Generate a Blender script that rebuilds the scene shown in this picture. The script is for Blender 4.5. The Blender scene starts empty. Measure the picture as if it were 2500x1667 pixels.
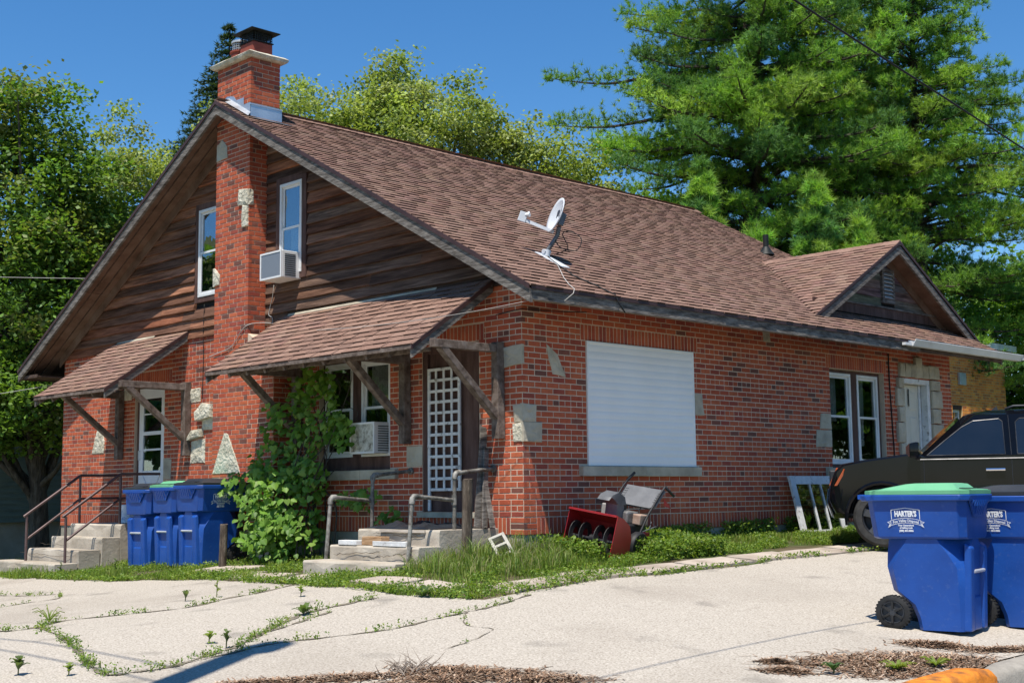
import bpy, math, random
import numpy as np
from mathutils import Vector, Matrix

# ------------------------------------------------------------------ camera, world, sun, exposure
scene = bpy.context.scene
COL = scene.collection
R = math.radians
yaw, pitch, roll = R(135.5408), R(6.618), R(-0.608)
fwd = Vector((math.cos(yaw)*math.cos(pitch), math.sin(yaw)*math.cos(pitch), math.sin(pitch)))
rgt = Vector((math.sin(yaw), -math.cos(yaw), 0.0))
upv = rgt.cross(fwd)
r2 = math.cos(roll)*rgt + math.sin(roll)*upv
u2 = -math.sin(roll)*rgt + math.cos(roll)*upv
cam = bpy.data.cameras.new('camera')
cam.sensor_width = 36.0
cam.lens = 46.19
cam.clip_start = 0.1
cam.clip_end = 2000
camo = bpy.data.objects.new('camera', cam)
M = Matrix(((r2.x, u2.x, -fwd.x, 10.6632), (r2.y, u2.y, -fwd.y, -10.6224), (r2.z, u2.z, -fwd.z, 0.2643), (0, 0, 0, 1)))
camo.matrix_world = M
COL.objects.link(camo)
scene.camera = camo

SUN = Vector((0.52, -1.0, 2.75)).normalized()      # direction towards the sun
world = bpy.data.worlds.new('World')
scene.world = world
world.use_nodes = True
wn = world.node_tree
wn.nodes.clear()
wo = wn.nodes.new('ShaderNodeOutputWorld')
wb = wn.nodes.new('ShaderNodeBackground')
ws = wn.nodes.new('ShaderNodeTexSky')
ws.sky_type = 'NISHITA'
ws.sun_disc = False
ws.sun_elevation = math.asin(SUN.z)
ws.sun_rotation = math.atan2(SUN.x, SUN.y)
ws.altitude = 200
ws.air_density = 1.0
ws.dust_density = 0.0
ws.ozone_density = 5.0
wb.inputs['Strength'].default_value = 0.115
wh = wn.nodes.new('ShaderNodeHueSaturation')
wh.inputs['Saturation'].default_value = 1.24
wn.links.new(ws.outputs[0], wh.inputs['Color'])
wn.links.new(wh.outputs[0], wb.inputs['Color'])
wn.links.new(wb.outputs[0], wo.inputs['Surface'])
sun = bpy.data.lights.new('sun', 'SUN')
sun.energy = 5.0
sun.angle = R(0.53)
sun.color = (1.0, 0.94, 0.85)
suno = bpy.data.objects.new('sun', sun)
suno.rotation_euler = (-SUN).to_track_quat('-Z', 'Y').to_euler()
suno.location = (6, -12, 30)
COL.objects.link(suno)
scene.view_settings.view_transform = 'Standard'
scene.view_settings.look = 'None'
scene.view_settings.exposure = 0.42
scene.view_settings.gamma = 1.0
scene.view_settings.use_curve_mapping = False
scene.cycles.max_bounces = 6
scene.cycles.transparent_max_bounces = 12
scene.cycles.use_denoising = True

# ------------------------------------------------------------------ helpers
rng = random.Random(7)
nrg = np.random.default_rng(11)

def link(o, parent=None, world=True):
    COL.objects.link(o)
    if parent is not None:
        o.parent = parent
        if world and parent.parent is None:
            o.matrix_parent_inverse = parent.matrix_basis.inverted()
    return o

def thing(name, label, cat, loc=(0, 0, 0), rotz=0.0, group=None):
    o = bpy.data.objects.new(name, None)
    o.empty_display_size = 0.1
    o.location = loc
    o.rotation_euler = (0, 0, rotz)
    COL.objects.link(o)
    return tag(o, label, cat, group)

def tag(o, label=None, cat=None, group=None, kind=None):
    if label: o['label'] = label
    if cat: o['category'] = cat
    if group: o['group'] = group
    if kind: o['kind'] = kind
    return o

class MB:
    """collects polygons for one mesh object"""
    def __init__(s):
        s.v = []; s.f = []; s.t = []
    def quadlist(s, vs, fs, tint=(1, 1, 1)):
        b = len(s.v)
        s.v += [tuple(v) for v in vs]
        s.f += [tuple(b+i for i in f) for f in fs]
        s.t += [tint]*len(fs)
        return s
    def hexa(s, c, tint=(1, 1, 1)):
        """8 corners: bottom 0-3 ccw, top 4-7 ccw"""
        return s.quadlist(c, [(3, 2, 1, 0), (4, 5, 6, 7), (0, 1, 5, 4), (1, 2, 6, 5), (2, 3, 7, 6), (3, 0, 4, 7)], tint)
    def box(s, a, b, tint=(1, 1, 1), jit=0.0):
        x0, x1 = sorted((a[0], b[0])); y0, y1 = sorted((a[1], b[1])); z0, z1 = sorted((a[2], b[2]))
        c = [(x0, y0, z0), (x1, y0, z0), (x1, y1, z0), (x0, y1, z0), (x0, y0, z1), (x1, y0, z1), (x1, y1, z1), (x0, y1, z1)]
        if jit: c = [tuple(q+rng.uniform(-jit, jit) for q in p) for p in c]
        return s.hexa(c, tint)
    def beam(s, p, q, w, h, up=(0, 0, 1), tint=(1, 1, 1), jit=0.0):
        """rectangular bar from p to q, width w (sideways) and height h (along up)"""
        p = Vector(p); q = Vector(q); d = (q-p).normalized()
        sd = d.cross(Vector(up))
        if sd.length < 1e-4: sd = d.cross(Vector((1, 0, 0)))
        sd.normalize(); u = sd.cross(d).normalized()
        sd *= w/2; u *= h/2
        c = [p-sd-u, p+sd-u, q+sd-u, q-sd-u, p-sd+u, p+sd+u, q+sd+u, q-sd+u]
        if jit: c = [v+Vector([rng.uniform(-jit, jit) for _ in range(3)]) for v in c]
        c = [c[0], c[1], c[2], c[3], c[4], c[5], c[6], c[7]]
        return s.hexa(c, tint)
    def tube(s, pts, r, n=8, caps=True, tint=(1, 1, 1)):
        pts = [Vector(p) for p in pts]
        if not hasattr(r, '__len__'): r = [r]*len(pts)
        b = len(s.v)
        d0 = (pts[1]-pts[0]).normalized()
        ref = Vector((0, 0, 1)) if abs(d0.z) < .9 else Vector((1, 0, 0))
        sd = d0.cross(ref).normalized()
        for i, p in enumerate(pts):
            if i == 0: d = pts[1]-pts[0]
            elif i == len(pts)-1: d = pts[-1]-pts[-2]
            else: d = (pts[i+1]-pts[i]).normalized()+(pts[i]-pts[i-1]).normalized()
            if d.length < 1e-9: d = d0.copy()
            d.normalize()
            sd = (sd-d*sd.dot(d))
            if sd.length < 1e-6: sd = d.orthogonal()
            sd.normalize(); u = d.cross(sd)
            for k in range(n):
                a = 2*math.pi*k/n
                s.v.append(tuple(p+(sd*math.cos(a)+u*math.sin(a))*r[i]))
        for i in range(len(pts)-1):
            for k in range(n):
                k2 = (k+1) % n
                s.f.append((b+i*n+k, b+i*n+k2, b+(i+1)*n+k2, b+(i+1)*n+k)); s.t.append(tint)
        if caps:
            s.f.append(tuple(b+k for k in reversed(range(n)))); s.t.append(tint)
            e = b+(len(pts)-1)*n
            s.f.append(tuple(e+k for k in range(n))); s.t.append(tint)
        return s
    def prism(s, poly, dirv, tint=(1, 1, 1)):
        """extrude polygon (list of 3d points) along dirv"""
        n = len(poly); b = len(s.v)
        dv = Vector(dirv)
        s.v += [tuple(p) for p in poly]+[tuple(Vector(p)+dv) for p in poly]
        s.f.append(tuple(b+i for i in reversed(range(n)))); s.t.append(tint)
        s.f.append(tuple(b+n+i for i in range(n))); s.t.append(tint)
        for i in range(n):
            j = (i+1) % n
            s.f.append((b+i, b+j, b+n+j, b+n+i)); s.t.append(tint)
        return s
    def loft(s, rings, caps=True, tint=(1, 1, 1)):
        """rings: list of equally long closed point loops"""
        n = len(rings[0]); b = len(s.v)
        for r_ in rings: s.v += [tuple(p) for p in r_]
        for i in range(len(rings)-1):
            for k in range(n):
                k2 = (k+1) % n
                s.f.append((b+i*n+k, b+i*n+k2, b+(i+1)*n+k2, b+(i+1)*n+k)); s.t.append(tint)
        if caps:
            s.f.append(tuple(b+k for k in reversed(range(n)))); s.t.append(tint)
            e = b+(len(rings)-1)*n
            s.f.append(tuple(e+k for k in range(n))); s.t.append(tint)
        return s
    def lathe(s, prof, origin=(0, 0, 0), axis=(0, 0, 1), n=16, caps=True, tint=(1, 1, 1)):
        """prof: (radius, height) pairs turned about axis"""
        ax = Vector(axis).normalized(); o = Vector(origin)
        e1 = ax.orthogonal().normalized(); e2 = ax.cross(e1)
        rings = []
        for r_, h in prof:
            rings.append([o+ax*h+(e1*math.cos(2*math.pi*k/n)+e2*math.sin(2*math.pi*k/n))*r_ for k in range(n)])
        return s.loft(rings, caps, tint)
    def build(s, name, mat, parent=None, smooth=False, bevel=0.0, world=True, auto=None):
        me = bpy.data.meshes.new(name)
        me.from_pydata(s.v, [], s.f)
        at = me.attributes.new('tint', 'FLOAT_COLOR', 'FACE')
        at.data.foreach_set('color', np.array([(t[0], t[1], t[2], 1.0) for t in s.t], dtype=np.float32).ravel())
        me.materials.append(mat)
        o = bpy.data.objects.new(name, me)
        link(o, parent, world)
        if smooth:
            me.polygons.foreach_set('use_smooth', [True]*len(me.polygons))
            if auto is not None:
                me.set_sharp_from_angle(angle=R(auto))
        if bevel:
            m = o.modifiers.new('bevel', 'BEVEL'); m.width = bevel; m.segments = 2; m.limit_method = 'ANGLE'; m.angle_limit = R(35)
        return o

def npmesh(name, verts, faces, mat, parent=None, tint=None, smooth=False, world=True):
    """fast mesh from numpy arrays; faces (n,3) or (n,4)"""
    me = bpy.data.meshes.new(name)
    nv, nf, k = len(verts), len(faces), faces.shape[1]
    me.vertices.add(nv); me.vertices.foreach_set('co', np.asarray(verts, dtype=np.float32).ravel())
    me.loops.add(nf*k); me.loops.foreach_set('vertex_index', np.asarray(faces, dtype=np.int32).ravel())
    me.polygons.add(nf)
    me.polygons.foreach_set('loop_start', np.arange(nf, dtype=np.int32)*k)
    me.polygons.foreach_set('loop_total', np.full(nf, k, dtype=np.int32))
    if tint is not None:
        at = me.attributes.new('tint', 'FLOAT_COLOR', 'FACE')
        c = np.ones((nf, 4), dtype=np.float32); c[:, :3] = tint
        at.data.foreach_set('color', c.ravel())
    if smooth: me.polygons.foreach_set('use_smooth', np.ones(nf, dtype=bool))
    me.update(calc_edges=True)
    me.materials.append(mat)
    o = bpy.data.objects.new(name, me)
    link(o, parent, world)
    return o

# ------------------------------------------------------------------ materials
def nodes(name):
    m = bpy.data.materials.new(name)
    m.use_nodes = True
    nt = m.node_tree
    return m, nt, nt.nodes['Principled BSDF'], nt.nodes['Material Output']

def pmat(name, cols, scale=4.0, rough=0.8, bump=0.0, bscale=None, stretch=(1, 1, 1), tint=False, metal=0.0, spec=0.3,
         detail=5.0, lo=0.3, hi=0.7, coat=0.0, coords='world', second=None, rvar=0.0, bdist=0.01, third=None):
    """procedural material: noise ramp between cols (2 or more), optional tint attribute, bump and a second stain colour"""
    m, nt, bs, out = nodes(name)
    N = nt.nodes.new; L = nt.links.new
    if coords == 'world':
        g = N('ShaderNodeNewGeometry'); src = g.outputs['Position']
    else:
        g = N('ShaderNodeTexCoord'); src = g.outputs['Object']
    mp = N('ShaderNodeMapping'); mp.inputs['Scale'].default_value = stretch
    L(src, mp.inputs['Vector'])
    nz = N('ShaderNodeTexNoise'); nz.inputs['Scale'].default_value = scale; nz.inputs['Detail'].default_value = detail
    nz.inputs['Roughness'].default_value = 0.62
    L(mp.outputs[0], nz.inputs['Vector'])
    cr = N('ShaderNodeValToRGB')
    el = cr.color_ramp.elements
    n = len(cols)
    el[0].position = lo; el[0].color = (*cols[0], 1)
    el[1].position = hi; el[1].color = (*cols[-1], 1)
    for i in range(1, n-1):
        e = el.new(lo+(hi-lo)*i/(n-1)); e.color = (*cols[i], 1)
    L(nz.outputs['Fac'], cr.inputs['Fac'])
    col = cr.outputs['Color']
    for stain in (second, third):
        if not stain: continue
        sc, sscale, slo, shi, amt = stain
        n2 = N('ShaderNodeTexNoise'); n2.inputs['Scale'].default_value = sscale; n2.inputs['Detail'].default_value = 6
        L(mp.outputs[0], n2.inputs['Vector'])
        mr = N('ShaderNodeMapRange'); mr.inputs['From Min'].default_value = slo; mr.inputs['From Max'].default_value = shi
        mr.inputs['To Max'].default_value = amt
        L(n2.outputs['Fac'], mr.inputs['Value'])
        mx = N('ShaderNodeMix'); mx.data_type = 'RGBA'
        L(mr.outputs[0], mx.inputs['Factor']); L(col, mx.inputs['A']); mx.inputs['B'].default_value = (*sc, 1)
        col = mx.outputs['Result']
    if tint:
        at = N('ShaderNodeAttribute'); at.attribute_name = 'tint'
        mx = N('ShaderNodeMix'); mx.data_type = 'RGBA'; mx.blend_type = 'MULTIPLY'; mx.inputs['Factor'].default_value = 1
        L(col, mx.inputs['A']); L(at.outputs['Color'], mx.inputs['B'])
        col = mx.outputs['Result']
    L(col, bs.inputs['Base Color'])
    bs.inputs['Roughness'].default_value = rough
    if rvar:
        mr = N('ShaderNodeMapRange'); mr.inputs['To Min'].default_value = max(0, rough-rvar); mr.inputs['To Max'].default_value = min(1, rough+rvar)
        L(nz.outputs['Fac'], mr.inputs['Value']); L(mr.outputs[0], bs.inputs['Roughness'])
    bs.inputs['Metallic'].default_value = metal
    bs.inputs['Specular IOR Level'].default_value = spec
    bs.inputs['Coat Weight'].default_value = coat
    if bump:
        n3 = N('ShaderNodeTexNoise'); n3.inputs['Scale'].default_value = bscale or scale*3; n3.inputs['Detail'].default_value = 6
        L(mp.outputs[0], n3.inputs['Vector'])
        b = N('ShaderNodeBump'); b.inputs['Strength'].default_value = bump; b.inputs['Distance'].default_value = bdist
        L(n3.outputs['Fac'], b.inputs['Height']); L(b.outputs[0], bs.inputs['Normal'])
    return m

def leafmat(name, trans=0.40, rough=0.55, back=1.0, spec=0.3):
    """leaf: tinted diffuse with light passing through"""
    m, nt, bs, out = nodes(name)
    N = nt.nodes.new; L = nt.links.new
    at = N('ShaderNodeAttribute'); at.attribute_name = 'tint'
    L(at.outputs['Color'], bs.inputs['Base Color'])
    bs.inputs['Roughness'].default_value = rough
    bs.inputs['Specular IOR Level'].default_value = spec
    tr = N('ShaderNodeBsdfTranslucent')
    mx = N('ShaderNodeMix'); mx.data_type = 'RGBA'; mx.blend_type = 'MULTIPLY'; mx.inputs['Factor'].default_value = 1
    L(at.outputs['Color'], mx.inputs['A']); mx.inputs['B'].default_value = (1.3, 1.35, 0.55, 1)
    L(mx.outputs['Result'], tr.inputs['Color'])
    ms = N('ShaderNodeMixShader'); ms.inputs['Fac'].default_value = trans
    L(bs.outputs[0], ms.inputs[1]); L(tr.outputs[0], ms.inputs[2]); L(ms.outputs[0], out.inputs['Surface'])
    return m

def glassmat(name, tintc=(0.75, 0.8, 0.8), refl=0.25, rough=0.01):
    m, nt, bs, out = nodes(name)
    N = nt.nodes.new; L = nt.links.new
    nt.nodes.remove(bs)
    tr = N('ShaderNodeBsdfTransparent'); tr.inputs['Color'].default_value = (*tintc, 1)
    gl = N('ShaderNodeBsdfGlossy'); gl.inputs['Roughness'].default_value = rough; gl.inputs['Color'].default_value = (.9, .95, 1, 1)
    lw = N('ShaderNodeLayerWeight'); lw.inputs['Blend'].default_value = 0.35
    mr = N('ShaderNodeMapRange'); mr.inputs['To Min'].default_value = refl*.45; mr.inputs['To Max'].default_value = min(1, refl*2.4)
    L(lw.outputs['Facing'], mr.inputs['Value'])
    nz = N('ShaderNodeTexNoise'); nz.inputs['Scale'].default_value = 2.5
    g = N('ShaderNodeNewGeometry'); L(g.outputs['Position'], nz.inputs['Vector'])
    bp = N('ShaderNodeBump'); bp.inputs['Strength'].default_value = 0.06; bp.inputs['Distance'].default_value = 0.03
    L(nz.outputs['Fac'], bp.inputs['Height']); L(bp.outputs[0], gl.inputs['Normal'])
    ms = N('ShaderNodeMixShader')
    L(mr.outputs[0], ms.inputs[0]); L(tr.outputs[0], ms.inputs[1]); L(gl.outputs[0], ms.inputs[2]); L(ms.outputs[0], out.inputs['Surface'])
    return m

MAT = {}
MAT['brick'] = pmat('brick', [(.80, .78, .77), (1, 1, 1), (1.15, 1.14, 1.12)], scale=14, rough=.85, bump=.5, bscale=60, tint=True, spec=.25, lo=.25, hi=.75, bdist=.004, second=((.62, .60, .60), .8, .5, .75, .7), third=((1.25, 1.35, 1.4), 1.7, .58, .75, .6))
MAT['mortar'] = pmat('mortar', [(.51, .385, .285), (.66, .51, .385)], scale=6, rough=.95, bump=.5, bscale=80, spec=.1)
MAT['stone'] = pmat('stone', [(.40, .36, .27), (.56, .52, .41), (.68, .64, .53)], scale=7, rough=.95, bump=1.0, bscale=22, spec=.15, bdist=.03, second=((.28, .24, .17), 11, .55, .75, .5))
MAT['limestone'] = pmat('limestone', [(.36, .31, .23), (.54, .48, .37)], scale=3, rough=.9, bump=.5, bscale=30, spec=.15, second=((.2, .17, .13), 2.2, .5, .7, .5))
MAT['concrete'] = pmat('concrete', [(.30, .26, .205), (.42, .37, .30), (.52, .465, .385)], scale=2.4, rough=.92, bump=.5, bscale=28, spec=.15, second=((.22, .17, .12), 1.6, .5, .75, .6))
MAT['foundation'] = pmat('foundation', [(.27, .245, .19), (.40, .365, .30)], scale=2.0, rough=.95, bump=.4, bscale=25, spec=.1)
MAT['shingle'] = pmat('shingle', [(.72, .70, .68), (1, 1, 1), (1.25, 1.22, 1.18)], scale=55, rough=.95, bump=.6, bscale=220, tint=True, spec=.12, lo=.3, hi=.7, bdist=.004)
MAT['roof_edge'] = pmat('roof_edge', [(.035, .018, .018), (.07, .035, .032)], scale=5, rough=.55, spec=.35)
MAT['siding'] = pmat('siding', [(.45, .39, .37), (.95, .85, .80), (1.6, 1.5, 1.42), (2.9, 2.7, 2.5)], scale=3.0, rough=.9, bump=.8, bscale=16, stretch=(.7, 1, 12), tint=True, spec=.12, lo=.2, hi=.8, detail=8, bdist=.008, second=((.20, .16, .15), 1.1, .47, .68, .75))
MAT['greywood'] = pmat('greywood', [(.035, .030, .026), (.10, .088, .077), (.20, .18, .16), (.31, .285, .255)], scale=3.2, rough=.92, bump=.9, bscale=9, stretch=(1.6, 1.6, 9), spec=.1, lo=.25, hi=.75, detail=9, bdist=.01)
MAT['brownwood'] = pmat('brownwood', [(.05, .034, .026), (.095, .064, .050), (.15, .11, .088)], scale=4, rough=.9, bump=.5, bscale=18, stretch=(1, 1, 3), spec=.12, second=((.2, .17, .15), 3, .56, .8, .5))
MAT['soffit'] = pmat('soffit', [(.10, .060, .042), (.17, .105, .075), (.22, .15, .115)], scale=2.5, rough=.9, bump=.3, bscale=20, spec=.1)
MAT['bracketwood'] = pmat('bracketwood', [(.07, .05, .04), (.15, .115, .095), (.23, .19, .165)], scale=5, rough=.9, bump=.7, bscale=14, stretch=(2, 2, 2), spec=.1, bdist=.008)
MAT['trimbrown'] = pmat('trimbrown', [(.055, .03, .024), (.10, .055, .045), (.14, .085, .07)], scale=3, rough=.75, bump=.25, bscale=30, stretch=(3, 3, .6), spec=.2)
MAT['white_vinyl'] = pmat('white_vinyl', [(.62, .62, .61), (.78, .78, .77)], scale=3, rough=.5, spec=.4)
MAT['white_paint'] = pmat('white_paint', [(.55, .55, .54), (.74, .74, .73)], scale=9, rough=.7, bump=.3, bscale=30, spec=.25, second=((.16, .14, .12), 14, .6, .72, .8))
MAT['shutter'] = pmat('shutter', [(.82, .81, .78), (.88, .87, .84)], scale=1.2, rough=.6, spec=.35)
MAT['door_white'] = pmat('door_white', [(.66, .67, .70), (.76, .77, .79)], scale=2, rough=.5, spec=.4)
MAT['door_cream'] = pmat('door_cream', [(.56, .53, .44), (.64, .61, .52)], scale=2, rough=.55, spec=.35, second=((.35, .32, .26), 2.4, .55, .8, .4))
MAT['glass'] = glassmat('glass', (.74, .77, .76), .17)
MAT['glass_blue'] = glassmat('glass_blue', (.6, .66, .7), .26)
MAT['dark_room'] = pmat('dark_room', [(.012, .012, .013), (.03, .03, .03)], scale=2, rough=.9, spec=.1)
MAT['curtain'] = pmat('curtain', [(.40, .41, .39), (.60, .61, .58)], scale=3, rough=.95, spec=.05)
MAT['curtain_sky_reflection'] = pmat('curtain_sky_reflection', [(.16, .24, .42), (.26, .35, .55)], scale=2, rough=.9, spec=.1)  # upper-window curtain with the panes' blue sky reflection put into its colour
MAT['flashing'] = pmat('flashing', [(.42, .46, .50), (.62, .66, .70)], scale=4, rough=.42, metal=.75, bump=.3, bscale=9, rvar=.1)
MAT['black_metal'] = pmat('black_metal', [(.012, .014, .013), (.03, .032, .03)], scale=8, rough=.55, metal=.3)
MAT['clay'] = pmat('clay', [(.22, .05, .035), (.34, .085, .055)], scale=5, rough=.85, bump=.2)
MAT['galv'] = pmat('galv', [(.42, .43, .43), (.60, .61, .61)], scale=5, rough=.5, metal=.55)
MAT['gutter'] = pmat('gutter', [(.62, .62, .60), (.74, .74, .72)], scale=2, rough=.5, second=((.35, .33, .29), 3, .58, .75, .5))
MAT['pipe'] = pmat('pipe', [(.045, .04, .034), (.16, .15, .13), (.36, .345, .31)], scale=9, rough=.7, bump=.4, bscale=30, metal=.15, second=((.07, .04, .025), 13, .55, .7, .7))
MAT['rail_brown'] = pmat('rail_brown', [(.075, .045, .042), (.14, .09, .085)], scale=6, rough=.5, metal=.25, spec=.5)
MAT['oldpost'] = pmat('oldpost', [(.03, .023, .018), (.10, .075, .055), (.22, .18, .14)], scale=5, rough=.95, bump=1.0, bscale=12, stretch=(4, 4, .8), bdist=.015)
MAT['wire'] = pmat('wire', [(.012, .012, .012), (.025, .025, .025)], scale=3, rough=.7)
MAT['wire_pale'] = pmat('wire_pale', [(.35, .33, .30), (.5, .48, .45)], scale=3, rough=.7)
BRK = [(.45, .100, .045), (.41, .088, .042), (.48, .122, .055), (.38, .078, .040), (.46, .108, .050), (.31, .068, .044), (.17, .068, .050), (.225, .080, .055)]
BRKW = [5, 5, 4, 4, 4, 3, 1.3, 1.5]
SHG = [(0.235, 0.146, 0.111), (0.223, 0.136, 0.104), (0.248, 0.155, 0.119), (0.21, 0.128, 0.098), (0.258, 0.163, 0.126), (0.192, 0.119, 0.093), (0.23, 0.141, 0.108)]
def pick(a, w=None): return rng.choices(a, w)[0]
# ------------------------------------------------------------------ ground
def gz(x, y):
    dx = max(-11.54-x, 0.0, x); dy = max(-y, 0.0, y-10.25)
    d = math.hypot(dx, dy)
    b = -.42+.033*max(min(x, 0), -14)+(.02*max(0, min(y, 10)) if x > -1 else 0)
    return b-.085*min(d, 7)-.03*max(0, min(d-7, 6))
YB = [(-30, -2.1), (-9, -2.1), (-5.2, -2.35), (-3.2, -2.12), (-1.4, -2.35), (-.6, -2.5), (.9, -2.62), (1.85, -2.45)]
def yb(x):
    for (x0, y0), (x1, y1) in zip(YB, YB[1:]):
        if x0 <= x <= x1: return y0+(y1-y0)*(x-x0)/(x1-x0)
    return -2.4
def xb(y): return 1.86+.05*math.sin(y*1.7)+.03*math.sin(y*4.1+1)
xs = sorted(set([round(-20+.25*i, 3) for i in range(88)]+[1.86]+[round(2.1+.25*i, 3) for i in range(17)]+[6.2]))
ys = sorted(set([round(-10+.25*i, 3) for i in range(28)]+[-3.0, -2.4, -1.8]+[round(-1.5+.25*i, 3) for i in range(64)]))
def jog(i, x, y):
    if y == -2.4 and x <= 1.86: y = yb(x)+.05*math.sin(x*5.3)+.03*math.sin(x*11)
    if x == 1.86 and y >= -2.4: x = xb(y)
    return x, y
mdrv = pmat('aggregate_concrete', [(.17, .145, .115), (.36, .32, .265), (.45, .405, .34), (.58, .53, .46)], scale=62, rough=.95, bump=.6, bscale=110, spec=.1, lo=.28, hi=.72, detail=3,
            second=((.24, .205, .165), .45, .48, .76, .6), third=((.16, .145, .125), 1.9, .60, .74, .55), bdist=.004)
m_soil = pmat('soil', [(.055, .045, .028), (.12, .095, .06), (.17, .14, .10)], scale=3, rough=1, bump=.6, bscale=25, spec=.05, second=((.045, .075, .018), 1.4, .42, .6, .8))
m_turf = pmat('turf', [(.030, .050, .012), (.055, .085, .02), (.09, .10, .035)], scale=1.2, rough=1, bump=.5, bscale=30, spec=.05)
V = []; F = []; idx = {}
def gv(i, j):
    k = (i, j)
    if k not in idx:
        x, y = jog(0, xs[i], ys[j])
        idx[k] = len(V); V.append((x, y, gz(x, y)))
    return idx[k]
for i in range(len(xs)-1):
    for j in range(len(ys)-1):
        xc = (xs[i]+xs[i+1])/2; yc = (ys[j]+ys[j+1])/2
        if (xc > 1.86 or yc < -2.4) and xc < 6.2:
            F.append((gv(i, j), gv(i+1, j), gv(i+1, j+1), gv(i, j+1)))
drive = npmesh('driveway', np.array(V), np.array(F), mdrv); drive['kind'] = 'structure'
# terrain under everything, to the horizon
far = [25, 32, 45, 70, 120, 250, 600]
txs = [-20-f for f in reversed(far)]+xs+[6.45, 8, 11, 15, 20]+[25+f for f in far]
tys = [-12-f for f in reversed(far)]+ys+[17, 20, 25]+[30+f for f in far]
V = []; F = []
for x in txs:
    for y in tys:
        lawn = (x <= 1.86 and y >= -2.4)
        xx, yy = jog(0, x, y)
        h = gz(xx, yy)
        if x > 6.2: h -= .30
        elif not lawn and -16 <= x and y <= 14.5: h -= .06
        V.append((xx, yy, h))
n = len(tys)
for i in range(len(txs)-1):
    for j in range(n-1):
        F.append((i*n+j, (i+1)*n+j, (i+1)*n+j+1, i*n+j+1))
ter = npmesh('ground', np.array(V), np.array(F), m_soil); ter['kind'] = 'structure'
ter.data.materials.append(m_turf)
ci = []
for i in range(len(txs)-1):
    for j in range(n-1):
        ci.append(0 if (-16 < txs[i] < 6.3 and -11 < tys[j] < 14) else 1)
ter.data.polygons.foreach_set('material_index', ci)
# street and kerb
m_asph = pmat('asphalt', [(.035, .034, .034), (.075, .073, .07)], scale=60, rough=.95, bump=.5, bscale=140, spec=.15)
V = []; F = []
sx = [6.42, 7.5, 9, 11, 13, 16, 20]; sy = [-40, -25, -16]+[-12+i for i in range(30)]+[25, 40]
for x in sx:
    for y in sy: V.append((x, y, gz(6.4, y)-.135-.01*(x-6.42)))
n = len(sy)
for i in range(len(sx)-1):
    for j in range(n-1): F.append((i*n+j, (i+1)*n+j, (i+1)*n+j+1, i*n+j+1))
o = npmesh('street', np.array(V), np.array(F), m_asph); o['kind'] = 'structure'
m_kerb = pmat('kerb_concrete', [(.22, .20, .17), (.36, .33, .28)], scale=8, rough=.95, bump=.6, bscale=40, spec=.1, second=((.3, .27, .22), 2, .5, .8, .5))
m_korg = pmat('kerb_orange', [(.32, .10, .015), (.62, .20, .02), (.70, .26, .03)], scale=7, rough=.8, bump=.5, bscale=30, spec=.25, second=((.16, .07, .03), 9, .52, .68, .8))
def kerb(name, y0, y1, mat, top=0.0, ends=(0, 0)):
    b = MB(); rings = []
    n = max(3, int((y1-y0)/.25))
    for k in range(n+1):
        y = y0+(y1-y0)*k/n
        x0 = 6.25+.012*math.sin(y*3); g = gz(6.2, y)+top-.045
        e = .03 if (k in (0, n)) else 0
        rings.append([(x0+e, y, g-.25), (x0+.24-e, y, g-.25), (x0+.24-e, y, g+.02-e), (x0+.205-e, y, g+.055-e), (x0+.15, y, g+.07-e), (x0+.05+e, y, g+.07-e), (x0+.012+e, y, g+.05-e), (x0+e, y, g+.02-e)])
    b.loft(rings)
    return b.build(name, mat, None, smooth=True, auto=50)
k = kerb('kerb', -1.93, 14, m_kerb); k['kind'] = 'structure'
k = kerb('painted_kerb', -9.5, -1.95, m_korg, .03); k['kind'] = 'structure'
# ------------------------------------------------------------------ the brick house
C = .0677                                   # one brick course
house = thing('brick_house', 'long low red brick house with brown shingled gable roof and tall chimney', 'house', (-5.77, 5, -.42))
NC = 40
ZT = 2.72
def wall_cells(mb, plane, u0, u1, z0, z1, holes, t0, t1):
    """boxes filling a wall rectangle around rectangular holes; plane 'F' (front, y) or 'S' (side, x)"""
    us = sorted(set([u0, u1]+[h[0] for h in holes]+[h[1] for h in holes]))
    zs = sorted(set([z0, z1]+[h[2] for h in holes]+[h[3] for h in holes]))
    us = [u for u in us if u0 <= u <= u1]; zs = [z for z in zs if z0 <= z <= z1]
    for a, b in zip(us, us[1:]):
        # merge vertically
        run = None
        for c, d in zip(zs, zs[1:]):
            inside = any(h[0] <= (a+b)/2 <= h[1] and h[2] <= (c+d)/2 <= h[3] for h in holes)
            if inside:
                if run: cell(mb, plane, a, b, run[0], run[1], t0, t1); run = None
            else:
                run = (run[0], d) if run else (c, d)
        if run: cell(mb, plane, a, b, run[0], run[1], t0, t1)
def cell(mb, plane, a, b, c, d, t0, t1):
    if plane == 'F': mb.box((a, t0, c), (b, t1, d))
    else: mb.box((-t1, a, c), (-t0, b, d))

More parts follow.
